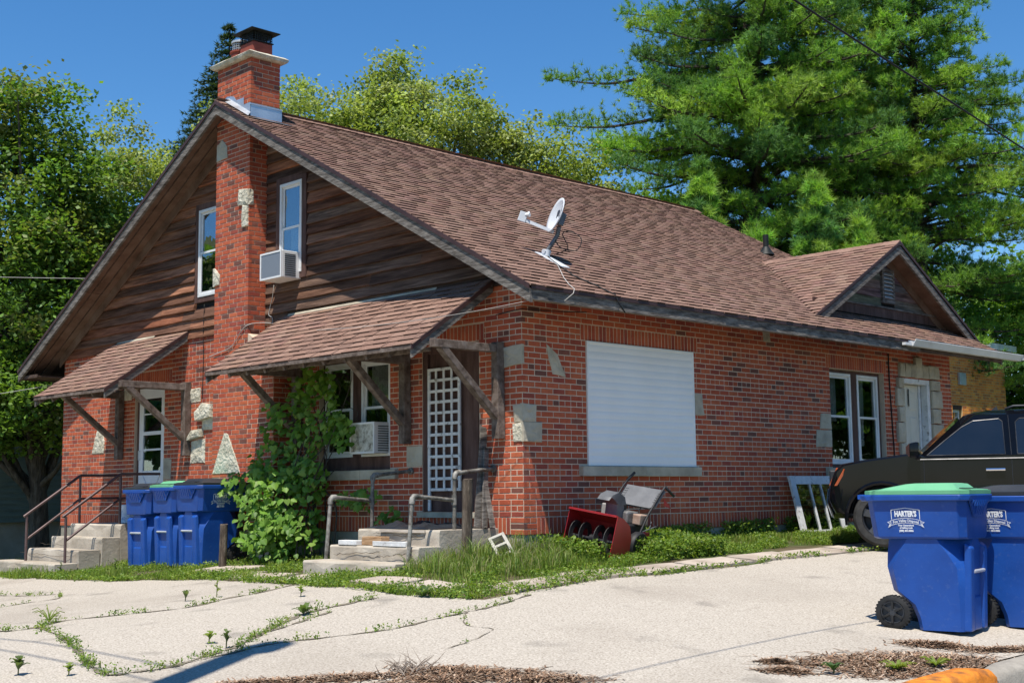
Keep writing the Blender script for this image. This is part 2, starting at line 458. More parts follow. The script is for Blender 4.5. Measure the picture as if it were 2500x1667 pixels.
FH = [(-8.98, -8.04, -.15, 2.085), (-3.92, -2.40, .59, 2.085), (-1.76, -.73, .06, 2.085), (-7.03, -6.5, 3.32, 4.68), (-4.84, -4.31, 3.36, 4.70)]
SH = [(1.09, 3.18, .59, 2.10), (6.49, 8.06, .60, 2.09), (8.62, 9.50, -.15, 2.06)]
mb = MB(); wall_cells(mb, 'F', -11.54, -.001, -.19, ZT, FH[:3], .002, .24)
front_wall = mb.build('front_wall', MAT['mortar'], house)
mb = MB(); wall_cells(mb, 'S', .0, 10.25, -.19, 2.79, SH, .002, .24)
side_wall = mb.build('side_wall', MAT['mortar'], house)
mb = MB()
mb.box((-11.54, 10.01, -.19), (-.245, 10.25, 2.6)); mb.box((-11.54, .245, -.19), (-11.3, 10.005, 2.6))
mb.build('rear_wall', MAT['mortar'], house)
mb = MB()
mb.box((-11.53, .012, -1.2), (-.012, .25, -.2)); mb.box((-.26, .252, -1.2), (-.014, 10.24, -.2)); mb.box((-11.52, .252, -1.2), (-11.3, 10.2, -.2))
mb.build('foundation', MAT['foundation'], house)
mb = MB(); mb.box((-11.25, .9, -.3), (-.9, 1.0, 2.6)); mb.box((-8.2, .7, 2.6), (-3.2, .75, 4.4)); mb.box((-1.0, 1.0, -.3), (-.9, 9.9, 2.6)); mb.box((-11.2, .26, -.32), (-.26, 9.9, -.3))
mb.build('interior', MAT['dark_room'], house)

# bricks ---------------------------------------------------------
BR = []     # (plane, u0, u1, z0, z1, out, tint, size on screen)
G2 = .0064
CP = np.array((10.66, -10.62, .26))
def sub(iv, holes):
    out = [iv]
    for a, b in holes:
        nx = []
        for c, d in out:
            if b <= c or a >= d: nx.append((c, d)); continue
            if a > c: nx.append((c, a))
            if b < d: nx.append((b, d))
        out = nx
    return out
def courses(plane, u0, u1, k0, k1, holes, off, phase=0.0, hdr=True, ztop=None):
    for k in range(k0, k1):
        z0 = k*C; z1 = z0+C
        if ztop is not None and z1 > ztop: break
        hs = [(h[0], h[1]) for h in holes if h[2] < z0+C*.5 < h[3]]
        w = .1016 if (hdr and k % 6 == 1) else .2032
        ph = phase+(w*.5 if k % 2 else 0)+(.05 if k % 6 == 1 else 0)
        for a, b in sub((u0, u1), hs):
            # anchor the bond to the wall corner
            n0 = math.floor((a-ph)/w); u = ph+n0*w
            while u < b-1e-6:
                c = max(u, a); d = min(u+w, b)
                if d-c > .02:
                    BR.append((plane, c+G2, d-G2, z0+G2, z1-G2, off, pick(BRK, BRKW)))
                u += w
def soldiers(plane, u0, u1, z0, z1, off):
    n = max(1, round((u1-u0)/C)); w = (u1-u0)/n
    for i in range(n):
        BR.append((plane, u0+i*w+G2, u0+(i+1)*w-G2, z0+G2, z1-G2, off, pick(BRK[:6])))
SL = [(-9.06, -7.82, 2.085, 2.29), (-4.0, -2.28, 2.085, 2.29), (-1.84, -.64, 2.085, 2.29)]
SS = [(1.0, 3.28, 2.10, 2.30), (6.40, 8.14, 2.09, 2.30)]
for h in SL: soldiers('F', *h, 0)
for h in SS: soldiers('S', *h, 0)
sills_f = [(-3.98, -2.26, .46, .60)]
courses('F', -11.545, .0105, 0, 40, FH[:3]+SL+[(-3.98, -2.26, .46, .60)], 0)
courses('S', -.0045, 10.25, 0, 41, SH+SS+[(.94, 3.26, .46, .60), (6.3, 8.2, .47, .61)], 0, ztop=2.79)
# base course of soldiers, three short courses at the corner
soldiers('F', -11.34, -8.98, -.203, 0, 0); soldiers('F', -8.04, -.22, -.203, 0, 0)
soldiers('S', .21, 8.6, -.203, 0, 0); soldiers('S', 9.5, 10.25, -.203, 0, 0)
for k in range(-3, 0):
    for (c, d) in ((-.22, .0105), (-11.545, -11.34)):
        BR.append(('F', c+G2, d-G2, k*C+G2, (k+1)*C-G2, 0, pick(BRK, BRKW)))
    BR.append(('S', 0, .10 if k % 2 else .21, k*C+G2, (k+1)*C-G2, 0, pick(BRK, BRKW)))
    if k % 2: BR.append(('S', .11, .205, k*C+G2, (k+1)*C-G2, 0, pick(BRK, BRKW)))
# chimney: wall planes offset outwards; front y=-.31, right side x=-5.22
CX0, CX1, CYF, CYB = -6.11, -5.22, -.31, .20
KB = 98
courses('F', CX0, CX1+.0105, -3, KB, [(CX0, CX0+.01, 9, 9)], -CYF, phase=CX0, hdr=False)
courses('S', CYF-.0045, .0, -3, 88, [], CX1, phase=CYF, hdr=False)
courses('S', CYF-.0045, CYB, 88, KB, [], CX1, phase=CYF, hdr=False)
courses('B', CX0, CX1, 84, KB, [], CYB, phase=CX0, hdr=False)
courses('L', CYF, CYB, 84, KB, [], CX0, phase=CYF, hdr=False)
# wider fireplace base under the awning
courses('F', CX1+.004, -4.56, -3, 33, [], -CYF-.004, phase=CX0, hdr=False)
courses('S', CYF+.005, .0, -3, 33, [], -4.563, phase=CYF, hdr=False)
def brick_corners(b):
    pl, a, d, z0, z1, off = b[:6]
    e = .003; pr = .002+rng.uniform(0, .002)
    if pl == 'F':
        o = -off-pr
        f_ = lambda u, t, z: (u, o+t, z)
    elif pl == 'S':
        o = off+pr
        f_ = lambda u, t, z: (o-t, u, z)
    elif pl == 'B':
        o = off+pr
        f_ = lambda u, t, z: (u, o-t, z)
    else:
        o = off-pr
        f_ = lambda u, t, z: (o+t, u, z)
    return f_, e
BFACES = [(0, 1, 2, 3), (4, 5, 1, 0), (5, 6, 2, 1), (6, 7, 3, 2), (7, 4, 0, 3), (8, 9, 5, 4), (9, 10, 6, 5), (10, 11, 7, 6), (11, 8, 4, 7)]
def brick_verts(f_, e, a, d, z0, z1):
    ring = lambda i, t: [f_(a+i, t, z0+i), f_(d-i, t, z0+i), f_(d-i, t, z1-i), f_(a+i, t, z1-i)]
    return ring(e, 0)+ring(0, e)+ring(0, .055)
def bsize(b):
    pl, a, d, z0, z1, off = b[:6]
    u = (a+d)/2
    c = {'F': (u, -off, (z0+z1)/2), 'S': (off, u, (z0+z1)/2)}.get(pl, (0, 90, 0))
    v = CP-np.array(c)
    nrm = {'F': np.array((0, -1, 0)), 'S': np.array((1, 0, 0))}.get(pl, np.array((0, 0, 1)))
    return max(0, v.dot(nrm))/np.linalg.norm(v)**3*(d-a)*(z1-z0)
order = sorted(range(len(BR)), key=lambda i: -bsize(BR[i]))
hidden = lambda b: (b[0] == 'F' and -2.0 < b[2] and b[1] < -.5 and b[3] < .06) or b[0] in 'BL'
single = set([i for i in order if not hidden(BR[i])][:300])
wallmb = {}
shared = {}
for i, b in enumerate(BR):
    f_, e = brick_corners(b)
    pl, a, d, z0, z1, off, t = b
    par = 'chimney' if (off != 0 or pl in 'BL') else {'F': 'front', 'S': 'side'}[pl]
    if i in single:
        key = (pl, round(d-a, 2), round(z1-z0, 2), t, par)
        if key not in shared:
            m = MB(); g_ = {'F': lambda u, tt, z: (u, tt, z), 'S': lambda u, tt, z: (-tt, u, z)}[pl]
            m.quadlist(brick_verts(g_, e, -(d-a)/2, (d-a)/2, -(z1-z0)/2, (z1-z0)/2), BFACES if pl == 'S' else BFACES, t)
            shared[key] = (m, [])
        pos = f_((a+d)/2, 0, (z0+z1)/2)
        shared[key][1].append(pos)
    else:
        wallmb.setdefault(par, MB()).quadlist(brick_verts(f_, e, a, d, z0, z1), BFACES, t)
# chimney core
mb = MB()
mb.box((CX0+.006, CYF+.003, -1.0), (CX1-.006, -.004, 5.6)); mb.box((CX0+.006, CYF+.003, 5.6), (CX1-.006, CYB-.004, KB*C))
mb.box((CX1-.002, CYF+.006, -1.0), (-4.566, -.004, 33*C))
# sloping shoulder hidden behind the awning
mb.prism([(CX1+.001, CYF+.004, 33*C), (-4.57, CYF+.004, 33*C), (CX1+.001, CYF+.004, 33*C+.34)], (0, -CYF-.008, 0))
chimney = mb.build('chimney', MAT['mortar'], house)
WP = {'front': front_wall, 'side': side_wall, 'chimney': chimney}
for key, (m, poss) in shared.items():
    first = None
    for ps in poss:
        if first is None:
            first = m.build('brick', MAT['brick'], WP[key[4]]); o = first
        else:
            o = first.copy(); COL.objects.link(o)
        o.location = ps
for k_, m in wallmb.items():
    o = m.build('bricks', MAT['brick'], WP[k_]); o['kind'] = 'stuff'

# embedded rough stones -------------------------------------------
def stone(poly, plane, off, proud, parent, name='inset_stone', mat='stone', bulge=.012):
    """irregular stone: polygon on the wall (u,z), pushed out, with a bulged rough face"""
    n = len(poly)
    cu = sum(q[0] for q in poly)/n; cz = sum(q[1] for q in poly)/n
    den = []
    for i in range(n):
        a, b = poly[i], poly[(i+1) % n]
        den.append(a)
        den.append(((a[0]+b[0])/2+rng.uniform(-.008, .008), (a[1]+b[1])/2+rng.uniform(-.008, .008)))
    f_ = (lambda u, t, z: (u, -off-t, z)) if plane == 'F' else (lambda u, t, z: (off+t, u, z))
    m = MB(); rings = []
    for s_, t in ((1.0, -.03), (1.0, proud*.65), (.95, proud), (.55, proud+bulge*.6), (.2, proud+bulge*.7)):
        rings.append([f_(cu+(u-cu)*s_, t+(rng.uniform(-.006, .006) if s_ < 1 else 0), cz+(z-cz)*s_) for u, z in den])
    if plane == 'F': pass
    m.loft(rings)
    o = m.build(name, MAT[mat], parent, smooth=False)
    return o
W, S_, CH = front_wall, side_wall, chimney
stone([(-10.42, 1.02), (-10.0, 1.02), (-9.98, 1.22), (-10.12, 1.5), (-10.2, 1.52)], 'F', 0, .012, W)
stone([(-7.42, 1.72), (-6.95, 1.72), (-6.96, 1.93), (-7.43, 1.93)], 'F', 0, .012, W)
stone([(-6.98, 1.42), (-6.55, 1.46), (-6.55, 1.66), (-6.8, 1.68), (-7.02, 1.55)], 'F', 0, .09, W)
stone([(-6.9, 1.28), (-6.42, 1.28), (-6.42, 1.5), (-6.88, 1.44)], 'F', 0, .012, W)
stone([(-7.25, 1.12), (-6.85, 1.18), (-6.86, 1.30), (-7.1, 1.28)], 'F', 0, .08, W)
stone([(-7.22, .78), (-6.8, .78), (-6.8, 1.14), (-7.2, 1.12)], 'F', 0, .012, W)
stone([(-6.08, .60), (-5.36, .60), (-5.42, .74), (-5.68, 1.16), (-5.78, 1.18)], 'F', .31, .014, CH)
stone([(-8.02, .55), (-7.80, .55), (-7.78, .86), (-8.02, .88)], 'F', 0, .012, W, mat='limestone')
stone([(-9.35, 1.86), (-9.08, 1.86), (-9.08, 2.06), (-9.33, 2.06)], 'F', 0, .012, W)
stone([(-2.06, .62), (-1.765, .62), (-1.765, .87), (-2.06, .87)], 'F', 0, .010, W, mat='limestone')
stone([(-.30, 1.72), (.012, 1.75), (.012, 1.98), (-.30, 1.96), (-.33, 1.84)], 'F', .004, .014, W, mat='limestone', bulge=.006)
stone([(.0, 1.75), (.02, 1.75), (.02, 1.98), (.0, 1.98)], 'S', 0.002, .012, S_, mat='limestone', bulge=.001)
stone([(.40, 2.01), (.58, 1.90), (.70, 1.69), (.72, 1.63), (.50, 1.66), (.44, 1.82)], 'S', 0, .012, S_, mat='limestone', bulge=.006)
stone([(-.13, 1.08), (.002, 1.08), (.002, 1.30), (-.15, 1.28)], 'F', 0, .014, W, mat='limestone', bulge=.004)
stone([(-.01, 1.09), (.21, 1.09), (.22, 1.29), (-.01, 1.30)], 'S', 0, .016, S_, mat='limestone', bulge=.004)
stone([(-.14, .86), (.002, .86), (.002, 1.08), (-.15, 1.07)], 'F', 0, .016, W, bulge=.004)
stone([(-.012, .86), (.30, .855), (.305, 1.09), (-.012, 1.085)], 'S', 0, .018, S_, mat='limestone', bulge=.006)
stone([(3.20, 1.27), (3.39, 1.27), (3.36, 1.55), (3.20, 1.56)], 'S', 0, .012, S_, mat='limestone', bulge=.004)
stone([(4.80, 2.36), (4.98, 2.36), (4.95, 2.52), (4.79, 2.52)], 'S', 0, .012, S_, mat='limestone', bulge=.004)
stone([(6.17, 1.17), (6.48, 1.17), (6.48, 1.40), (6.2, 1.40)], 'S', 0, .012, S_, mat='limestone', bulge=.004)
stone([(6.05, .90), (6.48, .90), (6.48, 1.16), (6.08, 1.16)], 'S', 0, .012, S_, mat='limestone', bulge=.004)
# chimney stones
stone([(-5.48, 4.47), (-5.215, 4.44), (-5.215, 4.67), (-5.46, 4.70)], 'F', .31, .035, CH)
stone([(-5.38, 4.13), (-5.225, 4.13), (-5.225, 4.435), (-5.36, 4.46)], 'F', .31, .03, CH)
stone([(-.32, 4.44), (-.24, 4.45), (-.245, 4.66), (-.32, 4.67)], 'S', CX1, .014, CH, bulge=.003)
stone([(-6.13, 3.34), (-5.97, 3.36), (-5.96, 3.50), (-6.08, 3.61), (-6.13, 3.62)], 'F', .31, .02, CH)
stone([(-6.09, 5.22), (-5.80, 5.24), (-5.82, 5.42), (-5.95, 5.54), (-6.09, 5.46)], 'F', .31, .012, CH, mat='limestone', bulge=.003)
# ------------------------------------------------------------------ roofs
RX, RZ, RS = -5.77, 6.05, .544
EX0, EX1, RY0, RY1 = -12.22, .68, -.545, 10.8
def ztop(x): return RZ-RS*abs(x-RX)
ca = math.cos(math.atan(RS))
TH = .085
mb = MB()
def slab(xa, xb_, y0, y1, t0, t1):
    c = []
    for t in (t1, t0):
        c += [(xa, y0, ztop(xa)-t), (xb_, y0, ztop(xb_)-t), (xb_, y1, ztop(xb_)-t), (xa, y1, ztop(xa)-t)]
    mb.hexa(c)
slab(RX, EX1-.03, RY0+.06, RY1-.03, .012, TH); slab(EX0+.03, RX, RY0+.06, RY1-.03, .012, TH)
roof = mb.build('roof', MAT['brownwood'], house)
NPART = {'n': 0}
def shingle_field(org, ud, vd, nd, rows, spans, parent, singles=0, tone=1.0, expo=.128, tab=(.14, .32), score=None):
    """courses of separate tabs: org eave corner, ud along the course, vd up the slope, nd outwards; spans(v)->(u0,u1)"""
    org, ud, vd, nd = Vector(org), Vector(ud).normalized(), Vector(vd).normalized(), Vector(nd).normalized()
    tabs = []
    for r_ in range(rows):
        v = r_*expo
        sp = spans(v)
        if not sp: continue
        u0, u1 = sp
        u = u0-rng.uniform(0, .25)
        tall = rng.random() < .5
        while u < u1:
            w = rng.uniform(*tab)
            a, b = max(u, u0), min(u+w, u1)
            if b-a > .02:
                tabs.append((a, b, v-(rng.uniform(.004, .012) if tall else 0), v+expo*1.12, .016 if tall else .009, tuple(q*tone*rng.uniform(.96, 1.04) for q in pick(SHG))))
            u += w; tall = not tall
    def verts(t, o=Vector((0, 0, 0))):
        a, b, v0, v1, h, _ = t
        P = lambda u, v, n_: tuple(org+ud*u+vd*v+nd*n_-o)
        return [P(a+.0015, v0, 0), P(b-.0015, v0, 0), P(b-.0015, v0, h+.006), P(a+.0015, v0, h+.006), P(b-.0015, v1, .003), P(a+.0015, v1, .003)]
    FS = [(3, 2, 4, 5), (1, 4, 2), (0, 3, 5)]; FB = [(0, 1, 2, 3)]
    idx = set()
    if singles:
        key = score or (lambda t: t[2])
        idx = set(sorted(range(len(tabs)), key=lambda i: key(tabs[i]))[:singles])
    m = MB(); cache = {}
    for i, t in enumerate(tabs):
        if i in idx:
            # single tabs share a few mesh sizes
            wq = round((t[1]-t[0])*25)/25 or .02
            tq = SHG.index(min(SHG, key=lambda s: abs(s[0]*tone-t[5][0])))
            kk = (wq, tq, t[4])
            o = Vector(org+ud*t[0]+vd*t[2])
            if kk not in cache:
                mm = MB(); q = (t[0], t[0]+wq-.002, t[2], t[3], t[4], None)
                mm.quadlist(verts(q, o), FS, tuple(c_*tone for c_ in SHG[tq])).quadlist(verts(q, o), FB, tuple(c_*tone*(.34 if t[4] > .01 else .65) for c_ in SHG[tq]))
                ob = mm.build('shingle', MAT['shingle'], parent); cache[kk] = ob
            else:
                ob = cache[kk].copy(); COL.objects.link(ob)
            ob.location = o
        else:
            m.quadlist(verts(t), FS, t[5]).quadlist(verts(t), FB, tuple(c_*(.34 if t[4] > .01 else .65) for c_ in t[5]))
    ob = m.build('shingles', MAT['shingle'], parent); ob['kind'] = 'stuff'
SLEN = (EX1-RX)/ca
rows = int(SLEN/.128)
un = Vector((0, 1, 0)); vn = Vector((-1, 0, RS)).normalized(); nn = Vector((RS, 0, 1)).normalized()
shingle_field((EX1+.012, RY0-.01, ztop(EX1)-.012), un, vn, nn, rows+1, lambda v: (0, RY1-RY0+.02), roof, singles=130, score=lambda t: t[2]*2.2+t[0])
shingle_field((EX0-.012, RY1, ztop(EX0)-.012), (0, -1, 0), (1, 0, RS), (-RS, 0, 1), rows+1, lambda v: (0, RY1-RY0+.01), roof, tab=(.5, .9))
# ridge caps
m = MB(); y = RY0
while y < RY1:
    if not (CYF-.16 < y < CYB+.02):
        t = pick(SHG)
        dz = .012*math.sin(y*.9)
        P = lambda dx, yy, up: (RX+dx, yy, RZ-RS*abs(dx)+up+dz)
        m.quadlist([P(-.13, y, .016), P(0, y, .03), P(.13, y, .016), P(-.13, y+.15, .022), P(0, y+.15, .038), P(.13, y+.15, .022)], [(0, 3, 4, 1), (1, 4, 5, 2), (0, 1, 2), (3, 5, 4)], t)
    y += .14
o = m.build('ridge_cap', MAT['shingle'], roof); o['kind'] = 'stuff'
# rakes (barge boards), drip edges, eave fascia
def rake(y0, y1, name, side, top=.045, dep=.20, mat='greywood'):
    xa = RX; xe = EX1 if side > 0 else EX0
    m = MB()
    n = 6
    c = []
    P = lambda x, y, t: (x, y, ztop(x)-t)
    m.hexa([P(xa, y0, dep), P(xe, y0, dep), P(xe, y1, dep), P(xa, y1, dep), P(xa, y0, top), P(xe, y0, top), P(xe, y1, top), P(xa, y1, top)] if side > 0 else
           [P(xe, y0, dep), P(xa, y0, dep), P(xa, y1, dep), P(xe, y1, dep), P(xe, y0, top), P(xa, y0, top), P(xa, y1, top), P(xe, y1, top)])
    return m.build(name, MAT[mat], house)
rake(-.545, -.503, 'rake_board', 1); rake(-.5451, -.5031, 'rake_board', -1); rake(10.75, 10.79, 'rake_board', 1); rake(10.7501, 10.7901, 'rake_board', -1)
for s_ in (1, -1):
    rake(-.562, -.547, 'drip_edge', s_, top=-.004, dep=.052, mat='roof_edge')
m = MB(); m.box((.64, -.50, 2.375), (.682, 4.9, 2.50)); m.build('fascia_board', MAT['greywood'], house)
m = MB(); m.box((.638, 4.905, 2.372), (.68, 8.0, 2.498)); m.build('fascia_board', MAT['greywood'], house)
m = MB(); m.box((.64, 8.005, 2.38), (.676, 10.75, 2.498)); m.build('fascia_board', MAT['brownwood'], house)
m = MB(); m.box((.684, -.53, 2.492), (.697, 10.78, 2.534)); m.build('drip_edge', MAT['roof_edge'], house)
m = MB(); m.box((EX0, -.50, 2.375), (EX0+.04, 10.75, 2.50)); m.build('fascia_board', MAT['brownwood'], house)
# soffit boards under the front overhang, running down the slope
for s_ in (1, -1):
    for j, (a, b) in enumerate(((-.498, -.36), (-.33, -.185), (-.155, -.004))):
        segs = [(RX+.02*s_, (RX+EX1)/2+.7 if s_ > 0 else (RX+EX0)/2-.9), ((RX+EX1)/2+.712 if s_ > 0 else (RX+EX0)/2-.912, EX1-.05 if s_ > 0 else EX0+.05)]
        for xa, xe in segs:
            if j == 2 and CX0 < xa < CX1: xa = CX1+.02 if s_ > 0 else CX0-.02
            if j == 1 and CX0 < xa < CX1: xa = CX1+.02 if s_ > 0 else CX0-.02
            m = MB(); lo, hi = min(xa, xe), max(xa, xe)
            P = lambda x, y, t: (x, y, ztop(x)-t)
            m.hexa([P(lo, a, .105), P(hi, a, .105), P(hi, b, .105), P(lo, b, .105), P(lo, a, .087), P(hi, a, .087), P(hi, b, .087), P(lo, b, .087)])
            m.build('soffit_board', MAT['soffit'], house)
    # frieze board against the wall
    m = MB()
    xa = CX1+.01 if s_ > 0 else CX0-.01; xe = .1 if s_ > 0 else -11.64
    lo, hi = min(xa, xe), max(xa, xe)
    P = lambda x, y, t: (x, y, ztop(x)-t)
    m.hexa([P(lo, -.05, .27), P(hi, -.05, .27), P(hi, -.028, .27), P(lo, -.028, .27), P(lo, -.05, .108), P(hi, -.05, .108), P(hi, -.028, .108), P(lo, -.028, .108)])
    m.build('frieze_board', MAT['soffit'], house)
# side soffit
for k in range(20):                         # open rafter tails under the long eave
    y = -.2+k*.565
    P = lambda x, yy, t: (x, yy, ztop(x)-t)
    m = MB(); m.hexa([P(.02, y, .19), P(.63, y, .15), P(.63, y+.045, .15), P(.02, y+.045, .19), P(.02, y, .088), P(.63, y, .088), P(.63, y+.045, .088), P(.02, y+.045, .088)]); m.build('rafter_tail', MAT['soffit'], house)
m = MB(); m.box((-12.15, -.5, 2.385), (-11.56, -.48, 2.44)); m.box((-12.15, -.47, 2.395), (-11.56, 10.7, 2.415)); m.build('soffit_board', MAT['brownwood'], house)

# ------------------------------------------------------------------ clapboards of the gable
mb = MB(); mb.prism([(-11.5, .03, 2.70), (-.04, .03, 2.70), (RX, .03, ztop(RX)-.14)], (0, .12, 0))
UPH = [(-7.16, -6.0, 3.22, 4.82), (-4.95, -4.20, 3.28, 4.80)]
gable = mb.build('gable_wall', MAT['dark_room'], house)
SID = [(.122, .068, .046), (.100, .060, .043), (.134, .075, .050), (.155, .073, .046), (.105, .070, .053), (.084, .053, .040)]
EXP = .148
z = 2.705
row = 0
while z < 5.85:
    z1 = z+EXP
    xl = RX-(RZ-.12-z)/RS+.03; xr = RX+(RZ-.12-z)/RS-.03
    xl2 = RX-(RZ-.12-z1)/RS+.03; xr2 = RX+(RZ-.12-z1)/RS-.03
    hs = [(h[0], h[1]) for h in UPH if h[2] < z+EXP*.5 < h[3]]+[(CX0-.005, CX1+.004)]
    for a, b in sub((max(xl, -11.53), min(xr, -.03)), hs):
        # split long boards at butt joints
        cuts = [a]
        u = a+rng.uniform(2.2, 4.8)
        while u < b-.5: cuts.append(u); u += rng.uniform(2.8, 4.8)
        cuts.append(b)
        for c, d in zip(cuts, cuts[1:]):
            m = MB(); t = pick(SID)
            # weathering: red-brown paint survives in the shelter of the eave at left
            if c < -7.2: t = tuple(q*f for q, f in zip(t, (1.55, 1.38, 1.28)))
            if z > 4.9 and c > CX0: t = tuple(q*f for q, f in zip(t, (1.7, 1.55, 1.35)))
            q_ = (1.18 if row % 2 else .84)*rng.uniform(.86, 1.14); t = tuple(q*q_ for q in t)
            n = max(2, int((d-c)/.35)); rings = []
            w0 = rng.uniform(0, 9)
            for k in range(n+1):
                u = c+.002+(d-c-.004)*k/n
                wob = .006*math.sin(u*2.3+w0)+.003*math.sin(u*7+w0)
                tl = u
                # top corners follow the roof line
                ut = min(max(u, xl2), xr2) if (c == max(xl, -11.53) or d == min(xr, -.03)) else u
                rings.append([(u, .028, z+wob), (u, -.034+wob*.6, z+wob), (u, -.032+wob*.6, z+.02+wob), (ut, .006, z1+.012+wob*.3), (ut, .028, z1+.012)])
            m.loft(rings, tint=t)
            m.build('clapboard', MAT['siding'], gable)
    z += EXP; row += 1

# ------------------------------------------------------------------ cross gable on the long side
XA, XZ, XS, XE = 8.39, 4.22, .556, .2
def zc(y): return XZ-XS*abs(y-XA)
def xv(y): return RX+(RZ-zc(y))/RS           # valley line on the main roof
mb = MB()
for sg in (-1, 1):
    y0 = XA+sg*2.56
    pts = [(XE, XA, XZ), (XE, y0, zc(y0)), (xv(y0)-.1, y0, zc(y0)-.0), (xv(XA)-.1, XA, XZ)]
    up = .03
    mb.hexa([(p_[0], p_[1], p_[2]-.06) for p_ in pts]+[(p_[0], p_[1], p_[2]-.006+0*up) for p_ in pts])
dormer = mb.build('cross_gable', MAT['brownwood'], house)
cxl = 1/math.sqrt(1+XS*XS)
def spans(v):
    y = XA-2.57+v*cxl
    if y > XA: return None
    return (0, XE+.012-xv(y)+.05)
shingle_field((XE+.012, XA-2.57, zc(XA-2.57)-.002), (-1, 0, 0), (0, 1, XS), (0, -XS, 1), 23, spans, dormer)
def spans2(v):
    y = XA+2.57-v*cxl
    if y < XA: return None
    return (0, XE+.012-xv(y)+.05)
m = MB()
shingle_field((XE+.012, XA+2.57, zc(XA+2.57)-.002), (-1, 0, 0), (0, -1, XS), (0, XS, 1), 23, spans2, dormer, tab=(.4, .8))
m = MB(); x = XE+.01
while x > xv(XA)-.1:
    t = pick(SHG); P = lambda dy, xx, up: (xx, XA+dy, XZ-XS*abs(dy)+up)
    m.quadlist([P(-.13, x, .012), P(0, x, .028), P(.13, x, .012), P(-.13, x-.15, .018), P(0, x-.15, .034), P(.13, x-.15, .018)], [(1, 4, 3, 0), (2, 5, 4, 1), (0, 2, 1), (3, 4, 5)], t); x -= .14
o = m.build('ridge_cap', MAT['shingle'], dormer); o['kind'] = 'stuff'
for sg, mm in ((-1, 'greywood'), (1, 'greywood')):
    ya, ye = (XA-2.56, XA) if sg < 0 else (XA, XA+2.58)
    for nm, x0, x1, tp, dp, mt in (('rake_board', XE-.04, XE, .035, .19, mm), ('drip_edge', XE+.001, XE+.014, -.006, .04, 'roof_edge')):
        m = MB(); P = lambda y, x, t: (x, y, zc(y)-t)
        m.hexa([P(ya, x0, dp), P(ya, x1, dp), P(ye, x1, dp), P(ye, x0, dp), P(ya, x0, tp), P(ya, x1, tp), P(ye, x1, tp), P(ye, x0, tp)])
        m.build(nm, MAT[mt], dormer)
# gable triangle boards and louvre
XW = -.17
bz = ztop(XW)
mb = MB(); hw = (XZ-.07-bz)/XS
mb.prism([(XW, XA-hw, bz-.1), (XW, XA+hw, bz-.1), (XW, XA+hw, bz), (XW, XA, XZ-.07), (XW, XA-hw, bz)], (-.1, 0, 0))
mb.build('gable_panel', MAT['dark_room'], dormer)
z = bz+.19; n = 0
m = MB(); hwz = (XZ-.09-bz)/XS
m.box((XW+.003, XA-hwz, bz+.02), (XW+.03, XA+hwz, bz+.17)); m.build('skirt_board', MAT['trimbrown'], dormer)
m = MB(); m.box((XW+.003, XA-hwz+.2, bz+.172), (XW+.05, XA+hwz-.2, bz+.20)); m.build('trim_strip', MAT['greywood'], dormer)
z = bz+.205
VY0, VY1, VZ0, VZ1 = XA-.02, XA+.36, bz+.26, bz+.83
while z < XZ-.2:
    hw0 = (XZ-.10-z)/XS; hw1 = (XZ-.10-z-.14)/XS
    hs = [(VY0-.02, VY1+.02)] if VZ0 < z+.07 < VZ1 else []
    for a, b in sub((XA-hw0, XA+hw0), hs):
        a1 = max(a, XA-max(hw1, 0)); b1 = min(b, XA+max(hw1, 0))
        if b1 < a1: a1 = b1 = XA
        m = MB(); t = tuple(q*rng.uniform(.7, 1.1) for q in (.13, .115, .10))
        m.hexa([(XW+.003, a, z), (XW+.022, a, z), (XW+.022, b, z), (XW+.003, b, z), (XW+.003, a1, z+.142), (XW+.008, a1, z+.142), (XW+.008, b1, z+.142), (XW+.003, b1, z+.142)], t)
        m.build('clapboard', MAT['siding'], dormer)
    z += .14
m = MB()
for a, b in (((VY0, VZ0), (VY0+.05, VZ1)), ((VY1-.05, VZ0), (VY1, VZ1)), ((VY0+.05, VZ1-.05), (VY1-.05, VZ1)), ((VY0+.05, VZ0), (VY1-.05, VZ0+.07))):
    m.box((XW+.002, a[0], a[1]), (XW+.05, b[0], b[1]))
vent = m.build('louvre_vent', MAT['greywood'], dormer)
for k in range(7):
    zz = VZ0+.085+k*.063
    m = MB(); m.hexa([(XW+.045, VY0+.05, zz), (XW+.045, VY1-.05, zz), (XW+.012, VY1-.05, zz+.045), (XW+.012, VY0+.05, zz+.045), (XW+.05, VY0+.05, zz+.006), (XW+.05, VY1-.05, zz+.006), (XW+.017, VY1-.05, zz+.053), (XW+.017, VY0+.05, zz+.053)])
    m.build('slat', MAT['galv'], vent)
# soffit of the cross gable
for sg in (-1, 1):
    m = MB(); y1 = XA+sg*2.5; P = lambda y, x, t: (x, y, zc(y)-t)
    a, b = (y1, XA) if sg < 0 else (XA, y1)
    m.hexa([P(a, XW, .085), P(a, XE-.045, .085), P(b, XE-.045, .085), P(b, XW, .085), P(a, XW, .065), P(a, XE-.045, .065), P(b, XE-.045, .065), P(b, XW, .065)])
    m.build('soffit_board', MAT['soffit'], dormer)
    m = MB(); y1 = XA+sg*2.05
    a, b = (y1, XA) if sg < 0 else (XA, y1)
    m.hexa([P(a, XW+.02, .24), P(a, XW+.045, .24), P(b, XW+.045, .24), P(b, XW+.02, .24), P(a, XW+.02, .09), P(a, XW+.045, .09), P(b, XW+.045, .09), P(b, XW+.02, .09)])
    m.build('frieze_board', MAT['soffit'], dormer)

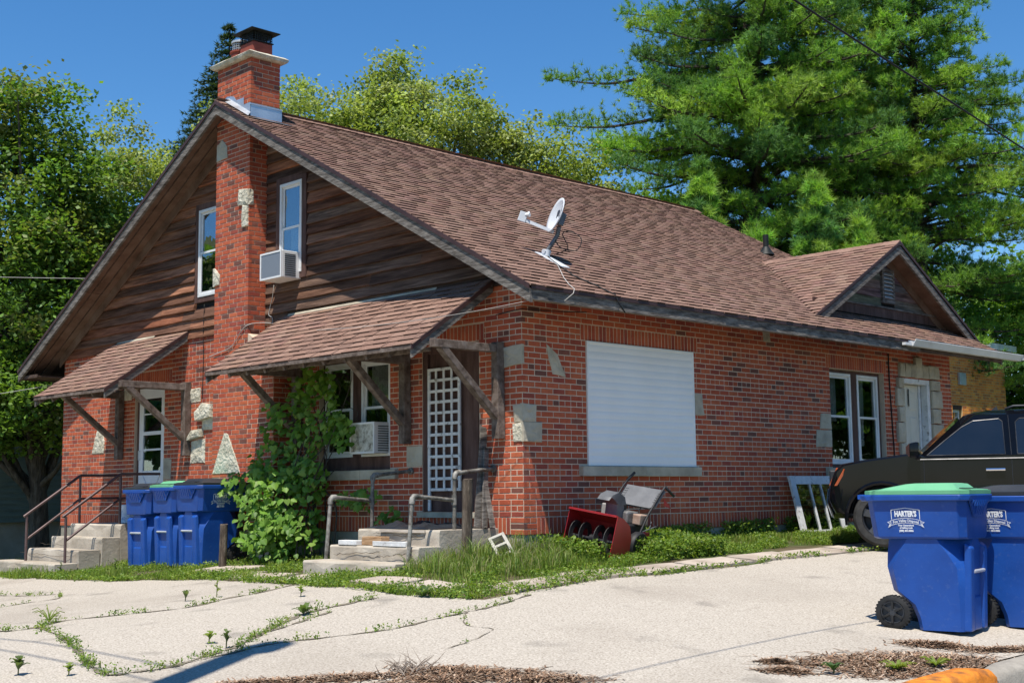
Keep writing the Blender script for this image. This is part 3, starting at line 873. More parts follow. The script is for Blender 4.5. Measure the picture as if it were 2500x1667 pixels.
# ------------------------------------------------------------------ awnings over the two front doors
def awning(x0, x1, yo, ze, zw, name, singles, brackets):
    m = MB(); sl = (zw-ze)/yo
    P = lambda x, y, t: (x, y, zw+sl*y-t)
    m.hexa([P(x0+.02, -yo+.02, .05), P(x1-.02, -yo+.02, .05), P(x1-.02, -.012, .05), P(x0+.02, -.012, .05), P(x0+.02, -yo+.02, .012), P(x1-.02, -yo+.02, .012), P(x1-.02, -.012, .012), P(x0+.02, -.012, .012)])
    aw = m.build(name, MAT['bracketwood'], house)
    L_ = math.hypot(yo, zw-ze)
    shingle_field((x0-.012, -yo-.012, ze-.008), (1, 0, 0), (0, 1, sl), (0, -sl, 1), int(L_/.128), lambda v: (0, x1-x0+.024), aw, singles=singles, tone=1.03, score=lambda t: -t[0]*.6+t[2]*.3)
    # top strip at the wall
    m = MB(); m.hexa([P(x0+.1, -.05, -.014), P(x1-1.0, -.05, -.014), P(x1-1.0, -.03, -.016), P(x0+.1, -.03, -.016), P(x0+.1, -.05, -.018), P(x1-1.0, -.05, -.018), P(x1-1.0, -.03, -.034), P(x0+.1, -.03, -.034)])
    m.build('flashing_strip', MAT['limestone'], aw)
    for xe, s_ in ((x1, 1), (x0, -1)):
        m = MB(); a, b = (xe-.03, xe+.008) if s_ > 0 else (xe-.008, xe+.03)
        m.hexa([P(a, -yo-.005, .15), P(b, -yo-.005, .15), P(b, -.03, .15), P(a, -.03, .15), P(a, -yo-.005, .052), P(b, -yo-.005, .052), P(b, -.03, .052), P(a, -.03, .052)])
        m.build('rake_board', MAT['greywood'], aw)
        m = MB(); a, b = (xe-.01, xe+.018) if s_ > 0 else (xe-.018, xe+.01)
        m.hexa([P(a, -yo-.02, .05), P(b, -yo-.02, .05), P(b, -.02, .05), P(a, -.02, .05), P(a, -yo-.02, -.006), P(b, -yo-.02, -.006), P(b, -.02, -.006), P(a, -.02, -.006)])
        m.build('drip_edge', MAT['roof_edge'], aw)
    m = MB(); m.box((x0+.0, -yo-.022, ze-.055), (x1, -yo+.015, ze-.012)); m.build('eave_strip', MAT['bracketwood'], aw)
    n = int((x1-x0)/.42)
    for k in range(n+1):
        xr = x0+.06+(x1-x0-.12)*k/n
        m = MB(); m.hexa([P(xr-.022, -yo+.06, .145), P(xr+.022, -yo+.06, .145), P(xr+.022, -.02, .15), P(xr-.022, -.02, .15), P(xr-.022, -yo+.03, .055), P(xr+.022, -yo+.03, .055), P(xr+.022, -.02, .055), P(xr-.022, -.02, .055)])
        m.build('rafter', MAT['bracketwood'], aw)
    zb = 1.98
    for xb_ in brackets:
        m = MB(); m.box((xb_-.06, -.115, .90), (xb_+.06, -.012, 2.03), jit=.006)
        post = m.build('bracket', MAT['bracketwood'], aw, bevel=.006)
    for xb_ in brackets:
        m = MB(); m.box((xb_-.05, -yo+.20, 1.90), (xb_+.05, -.118, 2.0), jit=.005); m.build('bracket_beam', MAT['bracketwood'], aw, bevel=.005)
        m = MB(); m.beam((xb_, -.10, 1.16), (xb_, -yo+.32, 1.92), .08, .10, up=(1, 0, 0)); m.build('bracket_strut', MAT['bracketwood'], aw, bevel=.005)
    m = MB(); m.box((x0+.1, -yo+.30, 1.885), (x1-.12, -yo+.38, 1.925)); m.build('cross_beam', MAT['bracketwood'], aw)
    return aw
aw1 = awning(-4.72, -.45, 1.27, 1.93, 2.80, 'porch_awning', 150, (-.34, -2.03, -4.35))
aw2 = awning(-9.66, -7.33, 1.38, 1.885, 2.84, 'door_awning', 20, (-7.28, -9.38))

# ------------------------------------------------------------------ chimney top
m = MB()
def ringr(x0, x1, y0, y1, z, j=0):
    pts = []
    for (ax, ay), (bx_, by_) in (((x0, y0), (x1, y0)), ((x1, y0), (x1, y1)), ((x1, y1), (x0, y1)), ((x0, y1), (x0, y0))):
        for k in range(4): pts.append((ax+(bx_-ax)*k/4+rng.uniform(-j, j), ay+(by_-ay)*k/4+rng.uniform(-j, j), z+rng.uniform(-j, j)))
    return pts
zt = KB*C
m.loft([ringr(CX0-.04, CX1+.05, CYF-.05, CYB+.05, zt-.002), ringr(CX0-.08, CX1+.08, CYF-.08, CYB+.08, zt+.02, .006), ringr(CX0-.095, CX1+.095, CYF-.095, CYB+.095, zt+.055, .006), ringr(CX0-.05, CX1+.05, CYF-.05, CYB+.05, zt+.09, .005), ringr(CX0+.15, CX1-.15, CYF+.12, CYB-.12, zt+.13)])
m.build('cap_stone', MAT['stone'], chimney)
m = MB(); m.box((-5.66, -.22, zt+.10), (-5.30, .12, zt+.30)); f1 = m.build('flue', MAT['clay'], chimney, bevel=.02)
m = MB()
m.box((-5.67, -.23, zt+.302), (-5.29, .13, zt+.315))
for x in np.linspace(-5.65, -5.31, 12):
    for y in (-.21, .11): m.box((x-.004, y-.004, zt+.315), (x+.004, y+.004, zt+.46))
for y in np.linspace(-.21, .11, 11):
    for x in (-5.65, -5.31): m.box((x-.004, y-.004, zt+.315), (x+.004, y+.004, zt+.46))
for z in (zt+.35, zt+.385, zt+.42):
    m.box((-5.655, -.213, z), (-5.305, -.207, z+.006)); m.box((-5.655, .107, z), (-5.305, .113, z+.006)); m.box((-5.313, -.21, z), (-5.307, .11, z+.006)); m.box((-5.653, -.21, z), (-5.647, .11, z+.006))
m.build('spark_screen', MAT['black_metal'], f1)
m = MB(); m.loft([ringr(-5.74, -5.22, -.30, .20, zt+.455), ringr(-5.74, -5.22, -.30, .20, zt+.468), ringr(-5.54, -5.42, -.10, .0, zt+.545)]); m.build('rain_cap', MAT['black_metal'], f1)
m = MB(); m.lathe([(.15, 0), (.15, .14), (.17, .15), (.17, .17)], (-5.90, -.04, zt+.12), n=20); f2 = m.build('flue', MAT['clay'], chimney, smooth=True, auto=40)
m = MB()
for k in range(22):
    a = 2*math.pi*k/22; m.box((-5.90+.13*math.cos(a)-.004, -.04+.13*math.sin(a)-.004, zt+.29), (-5.90+.13*math.cos(a)+.004, -.04+.13*math.sin(a)+.004, zt+.42))
for z in (zt+.32, zt+.355, zt+.39): m.lathe([(.128, 0), (.135, 0), (.135, .007), (.128, .007)], (-5.90, -.04, z), n=22, caps=False)
m.lathe([(.15, 0), (.15, .03), (.10, .05)], (-5.90, -.04, zt+.42), n=22)
m.build('spark_screen', MAT['galv'], f2)
# chimney flashing: apron on the right slope and stepped sheets on the front
m = MB()
x1 = CX1+.013
m.quadlist([(x1, CYF-.012, ztop(CX1)-.01), (x1, CYB+.03, ztop(CX1)-.01), (x1, CYB+.03, ztop(CX1)+.17), (x1, CYF-.012, ztop(CX1)+.17),
            (x1+.17, CYF-.05, ztop(x1+.17)+.024), (x1+.17, CYB+.12, ztop(x1+.17)+.024)], [(0, 1, 2, 3), (0, 4, 5, 1)])
m.prism([(x1, CYF-.012, ztop(CX1)+.17), (x1, CYB+.03, ztop(CX1)+.17), (x1, CYB+.03, ztop(CX1)+.19), (x1, CYF-.012, ztop(CX1)+.19)], (.008, 0, 0))
m.build('flashing', MAT['flashing'], chimney)
m = MB(); yf = CYF-.013
st = [(CX1+.013, ztop(CX1)-.02), (CX1+.013, ztop(CX1)+.20), (CX1-.16, ztop(CX1)+.20), (CX1-.16, ztop(CX1)+.31), (CX1-.36, ztop(CX1)+.31), (CX1-.42, ztop(CX1)+.38), (RX-.05, RZ+.12), (CX0+.12, RZ+.05), (CX0+.12, RZ-.1)]
m.prism([(x, yf, z) for x, z in st], (0, .006, 0))
m.quadlist([(CX1+.03, yf, ztop(CX1)+.05), (RX, yf, RZ+.08), (RX, yf-.11, RZ+.03), (CX1+.12, yf-.10, ztop(CX1+.12)+.025)], [(3, 2, 1, 0)])
m.build('flashing', MAT['flashing'], chimney)
# plumbing vent on the roof
vx, vy = -3.15, 9.55
m = MB(); m.lathe([(.16, -.02), (.09, .08), (.06, .13)], (vx, vy, ztop(vx)), n=16); m.tube([(vx, vy, ztop(vx)), (vx, vy, ztop(vx)+.36)], .052, 14)
m.build('vent_pipe', MAT['black_metal'], roof, smooth=True, auto=40)
# ------------------------------------------------------------------ windows and doors
def frame(mb, plane, u0, u1, z0, z1, w, t0, t1):
    """rectangular frame; t measured inwards from the wall face"""
    for a, b, c, d in ((u0, u1, z1-w, z1), (u0, u1, z0, z0+w), (u0, u0+w, z0+w, z1-w), (u1-w, u1, z0+w, z1-w)):
        bx(mb, plane, a, b, c, d, t0, t1)
def bx(mb, plane, a, b, c, d, t0, t1, **k):
    if plane == 'F': mb.box((a, t0, c), (b, t1, d), **k)
    else: mb.box((-t1, a, c), (-t0, b, d), **k)
def pt(plane, u, t, z): return (u, t, z) if plane == 'F' else (-t, u, z)
def curtain(plane, u0, u1, z0, z1, t, parent, mat='curtain', waves=9, amp=.018):
    m = MB(); n = waves*6; v = []
    for k in range(n+1):
        u = u0+(u1-u0)*k/n; d = t+amp*math.sin(k/n*waves*2*math.pi)+amp*.5*math.sin(k*1.3)
        v += [pt(plane, u, d, z0), pt(plane, u, d, z1)]
    m.quadlist(v, [(2*k, 2*k+2, 2*k+3, 2*k+1) for k in range(n)])
    return m.build('curtain', MAT[mat], parent, smooth=True)
def sash_window(plane, u0, u1, z0, z1, t, parent, mid=.52, cur=None, glass='glass', blind=False):
    m = MB(); frame(m, plane, u0, u1, z0, z1, .045, t, t+.06)
    w = m.build('window', MAT['white_vinyl'], parent, bevel=.004)
    zm = z0+(z1-z0)*mid
    for nm, c, d, tt in (('upper_sash', zm-.02, z1-.046, t+.032), ('lower_sash', z0+.046, zm+.02, t+.012)):
        m = MB(); frame(m, plane, u0+.046, u1-.046, c, d, .032, tt, tt+.022); m.build(nm, MAT['white_vinyl'], w)
        m = MB(); bx(m, plane, u0+.078, u1-.078, c+.032, d-.032, tt+.008, tt+.012); m.build('pane', MAT[glass], w)
    m = MB(); bx(m, plane, u0+.02, u1-.02, z0+.02, z1-.02, t+.30, t+.32); m.build('room_shade', MAT['dark_room'], w)
    if cur == 'top':
        curtain(plane, u0+.05, u1-.05, zm-.02, z1-.05, t+.14, w)
    elif cur == 'sides':
        k = (u1-u0)*.28
        curtain(plane, u0+.05, u0+.05+k, zm-.06, z1-.05, t+.14, w, waves=3); curtain(plane, u1-.22-k, u1-.2, zm-.06, z1-.05, t+.16, w, waves=3)
    elif cur == 'blue':
        curtain(plane, u0+.05, u1-.05, zm-.1, z1-.05, t+.12, w, mat='curtain_sky_reflection', waves=7)
        curtain(plane, u0+.10, u1-.12, z0+.05, zm, t+.15, w, waves=4)
    if blind:
        for k in range(10):
            zz = zm-.04-k*.03
            m = MB(); bx(m, plane, u0+.22, u1-.085, zz, zz+.024, t+.05, t+.058); m.build('blind_slat', MAT['white_vinyl'], w)
    return w
# upper gable windows with brown casings
for (u0, u1, z0, z1, bl) in ((-7.03, -6.45, 3.32, 4.68, False), (-4.84, -4.31, 3.38, 4.70, True)):
    m = MB(); frame(m, 'F', u0-.10, u1+.10, z0-.08, z1+.10, .098, -.035, .02); m.build('window_casing', MAT['trimbrown'], house)
    sash_window('F', u0, u1, z0, z1, -.045, house, mid=.5, cur='blue', glass='glass_blue', blind=bl)
# lower front pair
m = MB()
for a, b, c, d in ((-3.915, -2.405, .595, .765), (-3.915, -2.405, 2.035, 2.08), (-3.265, -3.09, .766, 2.034), (-2.47, -2.405, .766, 2.034), (-3.915, -3.885, .766, 2.034)):
    m.box((a, .075, c), (b, .14, d))
m.build('window_casing', MAT['trimbrown'], house)
sash_window('F', -3.88, -3.27, .77, 2.03, .07, house, mid=.5)
w2 = sash_window('F', -3.085, -2.475, .77, 2.03, .07, house, mid=.5, cur='top')
m = MB(); m.box((-3.98, -.06, .465), (-2.95, .10, .592)); m.build('window_sill', MAT['limestone'], house, bevel=.008)
m = MB(); m.box((-2.945, -.058, .467), (-2.235, .10, .592)); m.build('window_sill', MAT['limestone'], house, bevel=.008)
# side pair
m = MB()
for a, b, c, d in ((6.495, 8.055, 2.045, 2.085), (7.205, 7.375, .61, 2.044), (8.0, 8.055, .61, 2.044), (6.495, 8.055, .605, .66)):
    m.box((-.15, a, c), (-.085, b, d))
m.build('window_casing', MAT['trimbrown'], house)
sash_window('S', 6.50, 7.20, .66, 2.04, .075, house, mid=.52, cur='sides')
w4 = sash_window('S', 7.38, 7.995, .66, 2.04, .075, house, mid=.52, cur='sides')
m = MB(); m.box((-.20, 7.42, .95), (-.19, 7.72, 1.36)); m.build('paper_sheet', MAT['white_paint'], w4)
m = MB(); m.box((-.10, 6.30, .475), (.06, 8.2, .602)); m.build('window_sill', MAT['limestone'], house, bevel=.008)
# rolled-down white shutter
m = MB(); frame(m, 'S', 1.092, 3.178, .592, 2.098, .028, -.022, .06); sh = m.build('roller_shutter', MAT['shutter'], house, bevel=.003)
ns = 16
for k in range(ns):
    z0 = .62+k*(2.07-.62)/ns; h = (2.07-.62)/ns
    prof = []
    for j in range(9):
        a = j/8; prof.append((.010+.007*math.sin(a*math.pi), z0+h*a))
    poly = [(x_, 1.121, z_) for x_, z_ in prof]+[(-.02, 1.121, prof[-1][1]), (-.02, 1.121, prof[0][1])]
    m = MB(); m.prism(poly, (0, 2.028, 0)); m.build('slat', MAT['shutter'], sh, smooth=True, auto=40)
m = MB(); m.box((-.06, .945, .468), (.065, 2.10, .588)); m.build('window_sill', MAT['limestone'], house, bevel=.008)
m = MB(); m.box((-.06, 2.105, .466), (.063, 3.245, .588)); m.build('window_sill', MAT['limestone'], house, bevel=.008)

# left white storm door
m = MB(); frame(m, 'F', -8.975, -8.045, -.14, 2.08, .045, .05, .16); m.build('door_frame', MAT['trimbrown'], house)
U0, U1 = -8.925, -8.095
m = MB()
for a, b, c, d in ((U0, U1, -.10, .70), (U0, U0+.13, .70, 2.03), (U1-.13, U1, .70, 2.03), (U0+.13, U1-.13, 1.86, 2.03), (U0+.13, U1-.13, 1.27, 1.33)):
    m.box((a, .055, c), (b, .095, d))
door = m.build('white_door', MAT['door_white'], house, bevel=.004)
m = MB(); m.box((U0+.13, .07, .70), (U1-.13, .075, 1.27)); m.box((U0+.13, .07, 1.33), (U1-.13, .075, 1.86)); m.build('pane', MAT['glass'], door)
m = MB(); m.box((U0+.13, .064, 1.02), (U1-.13, .069, 1.05)); m.box((U0+.13, .064, 1.6), (U1-.13, .069, 1.62)); m.build('glazing_bar', MAT['door_white'], door)
m = MB(); m.box((U0, .2, -.1), (U1, .22, 2.0)); m.build('room_shade', MAT['dark_room'], door)
for (xa, za, xb_, zb) in ((U0+.14, .02, U1-.14, .62), (U0+.14, .62, U1-.14, .02), (U0+.28, .46, U1-.28, .46), (U0+.14, .3, U0+.3, .46), (U1-.14, .3, U1-.3, .46)):
    m = MB(); m.beam((xa, .05, za), (xb_, .05, zb), .012, .022, up=(0, 1, 0) if False else (xb_-xa == 0, 0, 1)); m.build('cross_moulding', MAT['door_white'], door)
m = MB(); m.tube([(U0+.05, .05, .88), (U0+.05, .02, .88), (U0+.05, .02, 1.02), (U0+.05, .05, 1.02)], .008, 6); m.build('handle', MAT['galv'], door)
# boarded front door with white lattice
m = MB(); m.box((-1.755, .03, .065), (-.735, .10, 2.08)); bd = m.build('boarded_door', MAT['trimbrown'], house)
m = MB(); m.box((-1.75, .0, .07), (-1.66, .029, 2.075)); m.box((-.83, .0, .07), (-.74, .029, 2.075)); m.box((-1.655, .0, 1.99), (-.835, .029, 2.075)); m.build('door_frame', MAT['trimbrown'], bd)
m = MB(); m.box((-1.82, -.05, -.01), (-.68, .10, .058)); m.build('door_sill', MAT['limestone'], house)
LX0, LX1, LZ0, LZ1 = -1.64, -1.045, .31, 1.81
lat = thing('lattice_panel', 'white wooden lattice panel leaning over the brown boarded front door', 'lattice', (-1.35, -.02, .065))
for x in (LX0, LX1-.04):
    m = MB(); m.box((x, -.022, .07 if x == LX0 else LZ0), (x+.04, -.002, LZ1)); m.build('lattice_stile', MAT['white_paint'], lat)
for x in np.linspace(LX0+.135, LX1-.175, 3):
    m = MB(); m.box((x, -.018, LZ0+.01), (x+.034, -.010, LZ1-.01)); m.build('lattice_slat', MAT['white_paint'], lat)
for k in range(12):
    z = LZ0+(LZ1-LZ0-.035)*k/11
    m = MB(); m.box((LX0+.005, -.027, z), (LX1-.005, -.019, z+.034), jit=.002); m.build('lattice_slat', MAT['white_paint'], lat)
# cream panel door on the side, in a stone surround
m = MB(); m.box((-.16, 8.665, -.14), (-.12, 9.33, 1.97)); cd = m.build('cream_door', MAT['door_cream'], house)
for (a, b, c, d) in ((8.72, 8.96, 1.55, 1.86), (9.03, 9.27, 1.55, 1.86), (8.72, 8.96, .95, 1.45), (9.03, 9.27, .95, 1.45), (8.72, 8.96, .1, .85), (9.03, 9.27, .1, .85)):
    m = MB(); m.hexa([(-.118, a, c), (-.118, b, c), (-.118, b, d), (-.118, a, d), (-.108, a+.03, c+.03), (-.108, b-.03, c+.03), (-.108, b-.03, d-.03), (-.108, a+.03, d-.03)]); m.build('door_panel', MAT['door_cream'], cd)
m = MB()
m.box((-.10, 8.62, 1.975), (.015, 9.495, 2.055)); m.box((-.10, 8.62, -.14), (-.03, 8.66, 1.974)); m.box((-.10, 9.40, -.14), (.015, 9.495, 1.974)); m.box((-.16, 9.335, -.14), (-.10, 9.40, 1.974))
m.build('door_frame', MAT['white_paint'], house, bevel=.006)
m = MB(); m.tube([(-.115, 9.0, 1.80), (-.10, 9.0, 1.80)], .006, 6); m.box((-.104, 8.985, 1.62), (-.1, 9.015, 1.9)); m.build('door_knocker', MAT['black_metal'], cd)
def surround(u0, u1, z0, z1): return stone([(u0, z0), (u1, z0), (u1+rng.uniform(-.015, .015), z1), (u0+rng.uniform(-.015, .015), z1)], 'S', 0, .05, house, name='surround_stone', mat='limestone', bulge=.012)
us = [8.50, 8.68, 8.85, 9.02, 9.24, 9.44, 9.62, 9.80]
for i in range(len(us)-1):
    if i == 3: surround(us[i]+.004, us[i+1]-.004, 2.075, 2.41)
    else: surround(us[i]+.004, us[i+1]-.004, 2.075, 2.29)
z = -.15
for i, h in enumerate((.30, .28, .31, .27, .33, .25, .30, .17)):
    surround(8.38+(.06 if i % 2 else 0), 8.615, z+.004, min(z+h, 2.068)-.004)
    surround(9.50+.004, 9.88-(.07 if i % 2 else 0)+rng.uniform(-.03, .03), z+.004, min(z+h, 2.068)-.004)
    z += h
# loose white gutter length along the eave
def gutter(x, y0, y1, z, rot=0):
    m = MB(); prof = [(-.06, 0), (.02, 0), (.05, .05), (.075, .09), (.075, .102), (.067, .102), (.04, .055), (.013, .01), (-.05, .01), (-.05, .09), (-.06, .09)]
    m.prism([(x+a, y0, z+b) for a, b in prof], (0, y1-y0, rot))
    return m
g_ = gutter(.75, 7.62, 11.3, 2.435, -.005); g_.box((.69, 11.28, 2.44), (.82, 11.3, 2.53)); g_.build('gutter', MAT['gutter'], house)
m = MB(); m.box((.70, 7.42, 2.44), (.76, 7.61, 2.48)); m.build('gutter_bracket', MAT['gutter'], house)

# window air conditioners (things of their own, they sit in the windows)
def aircon(name, label, x0, x1, z0, z1, yf, yb_):
    t = thing(name, label, 'air conditioner', ((x0+x1)/2, yf, z0), group='window air conditioners')
    m = MB(); m.box((x0, yf+.012, z0), (x1, yb_, z1)); body = m.build('housing', MAT['white_vinyl'], t, bevel=.01)
    m = MB(); frame(m, 'F', x0, x1, z0, z1, .025, yf, yf+.011); m.build('front_frame', MAT['white_vinyl'], t)
    m = MB(); m.box((x0+.026, yf+.006, z0+.026), (x1-.026, yf+.010, z1-.026)); m.build('coil', ACM, t)
    for k in range(11):
        zz = z0+.03+k*(z1-z0-.06)/11
        m = MB(); m.box((x1+.001, yf+.06, zz), (x1+.006, yf+.24, zz+.012)); m.build('side_louvre', MAT['black_metal'], t)
    return t
ACM = pmat('coil_fins', [(.16, .18, .22), (.34, .36, .38)], scale=60, rough=.5, metal=.4, stretch=(12, 1, 1))
aircon('window_air_conditioner', 'white air conditioner jutting from the upper gable window', -4.88, -4.36, 3.28, 3.66, -.34, .0)
ACM = pmat('coil_foil', [(.14, .12, .09), (.5, .47, .40), (.72, .70, .64)], scale=16, rough=.45, metal=.3, bump=.5, bscale=20)
aircon('window_air_conditioner', 'white air conditioner with bare coil in the lower front window', -3.03, -2.52, .80, 1.20, -.16, .068)
# ------------------------------------------------------------------ stoops, railings and things standing about
def stairs(root, x0, x1, treads, zb, mat='concrete', jit=.012):
    """treads: (front y, top z, x0, x1) from the wall outwards; each a block under the next one"""
    yb_ = -.02
    for i, (y, zt_, a, b) in enumerate(treads):
        m = MB(); nx = 8; rings = []
        bot = zb
        for k in range(nx+1):
            x = a+(b-a)*k/nx
            j = lambda s=1: rng.uniform(-jit, jit)*s
            rings.append([(x, yb_-.004*i, bot), (x, y+j(), bot), (x, y+j(), zt_-.09+j(.5)), (x, y+.006+j(.4), zt_-.022), (x, y+.02+j(.4), zt_+j(.2)), (x, yb_-.004*i, zt_)])
        m.loft(rings)
        m.build('step' if i else 'landing', MAT[mat], root, bevel=.006)
        yb_ = y+.0
sl = thing('concrete_stoop', 'chipped concrete stoop with four steps below the white storm door', 'stoop', (-8.8, -.9, -.85))
stairs(sl, 0, 0, [(-.75, -.13, -9.62, -7.95), (-1.06, -.325, -9.64, -7.95), (-1.42, -.50, -9.66, -7.97), (-1.80, -.685, -10.15, -7.95)], -1.3, jit=.014)
sr = thing('concrete_stoop', 'cracked concrete stoop with three steps at the boarded lattice door', 'stoop', (-1.15, -.9, -.62))
stairs(sr, 0, 0, [(-.93, -.125, -1.86, -.40), (-1.27, -.30, -1.96, -.36), (-1.62, -.465, -2.0, -.34)], -1.2, jit=.010)
# cracks in the risers
m = MB()
MAT['crack'] = pmat('crack', [(.06, .048, .036), (.12, .10, .075)], scale=20, rough=1)
def crack(m, pts, w, f_):
    for (u0, z0), (u1, z1) in zip(pts, pts[1:]):
        m.beam(f_(u0, z0), f_(u1, z1), w*rng.uniform(.3, .9), .003, up=(0, 1, 0))
def zig(u0, u1, z0, z1, n=14, a=.012):
    return [(u0+(u1-u0)*k/n, z0+(z1-z0)*k/n+rng.uniform(-a, a)) for k in range(n+1)]
crack(m, zig(-1.85, -1.0, -.41, -.36), .010, lambda u, z: (u, -1.288, z)); crack(m, zig(-1.3, -.55, -.43, -.38), .008, lambda u, z: (u, -1.288, z))
crack(m, zig(-1.5, -.62, -.20, -.19), .012, lambda u, z: (u, -.946, z)); crack(m, zig(-1.55, -.7, -.17, -.175), .007, lambda u, z: (u, -.946, z))
o = m.build('crack', MAT['crack'], sr); o['kind'] = 'stuff'
m = MB()
crack(m, zig(-9.2, -8.3, -.42, -.43), .007, lambda u, z: (u, -1.44, z)); crack(m, zig(-9.4, -9.3, -.3, -.15, 6), .008, lambda u, z: (u, -1.08+.01, z))
crack(m, zig(-9.9, -8.2, -.57, -.6), .008, lambda u, z: (u, -1.438, z))
o = m.build('crack', MAT['crack'], sl); o['kind'] = 'stuff'

rl = thing('stair_railing', 'brown steel handrail on both sides of the left stoop', 'railing', (-8.8, -.75, -.13))
for x in (-9.45, -8.12):
    m = MB(); m.tube([(x, -1.55, -.72), (x, -1.55, .0)], .021, 10); m.build('post', MAT['rail_brown'], rl, smooth=True, auto=40)
    m = MB(); m.tube([(x, -.68, -.14), (x, -.68, .63)], .021, 10); m.build('post', MAT['rail_brown'], rl, smooth=True, auto=40)
    m = MB(); m.tube([(x, -1.60, -.005), (x, -.70, .62), (x, -.66, .635), (x, -.01, .64)], .022, 10); m.build('top_rail', MAT['rail_brown'], rl, smooth=True, auto=50)
    m = MB(); m.tube([(x, -1.55, -.36), (x, -.70, .245), (x, -.64, .265), (x, -.01, .27)], .019, 10); m.build('mid_rail', MAT['rail_brown'], rl, smooth=True, auto=50)
def piperail(x, label):
    t = thing('pipe_railing', label, 'railing', (x, -1.25, -.46), group='porch pipe railings')
    def pc(nm, pts, r=.023):
        m = MB(); m.tube(pts, r, 10); m.build(nm, MAT['pipe'], t, smooth=True, auto=50)
    pc('post', [(x+.0, -1.31, -.48), (x, -1.25, .19)]); pc('elbow', [(x, -1.25, .17), (x, -1.245, .225), (x, -1.22, .25), (x, -1.17, .248)], .033)
    pc('rail', [(x, -1.17, .248), (x, -.66, .205)]); pc('post', [(x, -.63, -.13), (x, -.62, .45)]); pc('tee', [(x, -.63, .15), (x, -.63, .26)], .032)
    pc('elbow', [(x, -.62, .44), (x, -.615, .485), (x, -.59, .51), (x, -.54, .512)], .033); pc('rail', [(x, -.54, .512), (x, -.005, .565)]); pc('flange', [(x, -.03, .56), (x, -.004, .563)], .045)
piperail(-1.97, 'rusty pipe railing beside the vine on the cracked porch steps')
piperail(-.48, 'rusty pipe railing on the corner side of the cracked porch steps')
# clutter on the landing
t = tag(MB().box((-1.42, -.955, -.155), (-.62, -.935, -.125)).build('board', pmat('paleboard', [(.42, .36, .29), (.6, .53, .45)], scale=3, rough=.9, stretch=(1, 8, 8), bump=.3)), 'long pale board lying along the top porch step', 'board')
tag(MB().box((-1.80, -1.262, -.298), (-1.46, -1.14, -.245)).build('foam_slab', MAT['white_paint'], bevel=.006), 'thin white slab lying on the second porch step', 'slab')
m_wb = pmat('rawwood', [(.24, .13, .06), (.38, .23, .12), (.46, .31, .19)], scale=4, rough=.85, stretch=(2, 2, 12), bump=.3)
tag(MB().box((-1.45, -1.19, -.298), (-1.10, -1.06, -.20), jit=.004).build('wood_block', m_wb, bevel=.004), 'brown wood block on the second porch step', 'block')
tag(MB().box((-1.16, -1.262, -.298), (-.58, -1.20, -.245), jit=.003).build('white_plank', MAT['white_paint'], bevel=.004), 'short white plank lying on the second porch step', 'plank')
def tarp(x0, x1, y0, y1, z, name, label, mat, h=.06):
    nx, ny = 28, 12; v = []; f = []
    for i in range(nx+1):
        for j in range(ny+1):
            u, w = i/nx, j/ny
            e = min(1, 5*min(u, 1-u, w, 1-w)+.02)
            zz = z+.008+h*e*(.35+.35*math.sin(u*13+w*4)*math.cos(w*7+u*3)+.3*math.sin(u*29+w*11)**2)
            v.append((x0+(x1-x0)*u+.02*math.sin(w*9), y0+(y1-y0)*w+.02*math.sin(u*11), max(z+.006, zz)))
    for i in range(nx):
        for j in range(ny): f.append((i*(ny+1)+j, (i+1)*(ny+1)+j, (i+1)*(ny+1)+j+1, i*(ny+1)+j+1))
    o = npmesh(name, np.array(v), np.array(f), mat, smooth=True)
    sm = o.modifiers.new('thick', 'SOLIDIFY'); sm.thickness = .004
    return tag(o, label, 'tarp')
m_tarp = pmat('black_plastic', [(.01, .012, .016), (.03, .034, .042)], scale=6, rough=.35, spec=.6, bump=.3, bscale=20)
tarp(-1.80, -.62, -.88, -.12, -.124, 'plastic_sheet', 'crumpled black plastic sheet on the landing under the lattice door', m_tarp, .09)
# old boards leaning in the corner by the door
m_lean = MAT['greywood']
for i, (xt, xb_, yb_, zt_, w) in enumerate(((-.62, -.46, -.30, 1.05, .09), (-.56, -.40, -.24, .80, .07), (-.60, -.30, -.20, .62, .06))):
    m = MB(); m.beam((xb_, yb_, -.115), (xt, -.03-.03*i, zt_), .022, w, up=(0, 1, 0), jit=.006)
    tag(m.build('leaning_board', m_lean), ['tallest grey weathered board leaning beside the boarded door', 'narrow grey board leaning at the front of the boards by the door', 'shortest grey board leaning against the brick by the porch corner'][i], 'board', 'boards leaning by the door')
# weathered posts
def oldpost(x, y, h, r, label):
    z0 = gz(x, y); n = 12; rings = []
    for k in range(9):
        zz = z0-.1+(h+.1)*k/8
        rings.append([(x+(r+rng.uniform(-.004, .006))*math.cos(2*math.pi*j/n)+.004*k, y+(r+rng.uniform(-.004, .006))*math.sin(2*math.pi*j/n), zz+(rng.uniform(-.012, .012) if k == 8 else 0)) for j in range(n)])
    m = MB(); m.loft(rings)
    return tag(m.build('wooden_post', MAT['oldpost'], None, smooth=True, auto=50), label, 'post', 'old wooden posts by the porch')
oldpost(-.14, -.76, .92, .058, 'taller rotten wooden post in front of the boarded lattice door')
oldpost(-4.50, -1.12, .57, .050, 'short wooden stump post beside the bins under the vine')
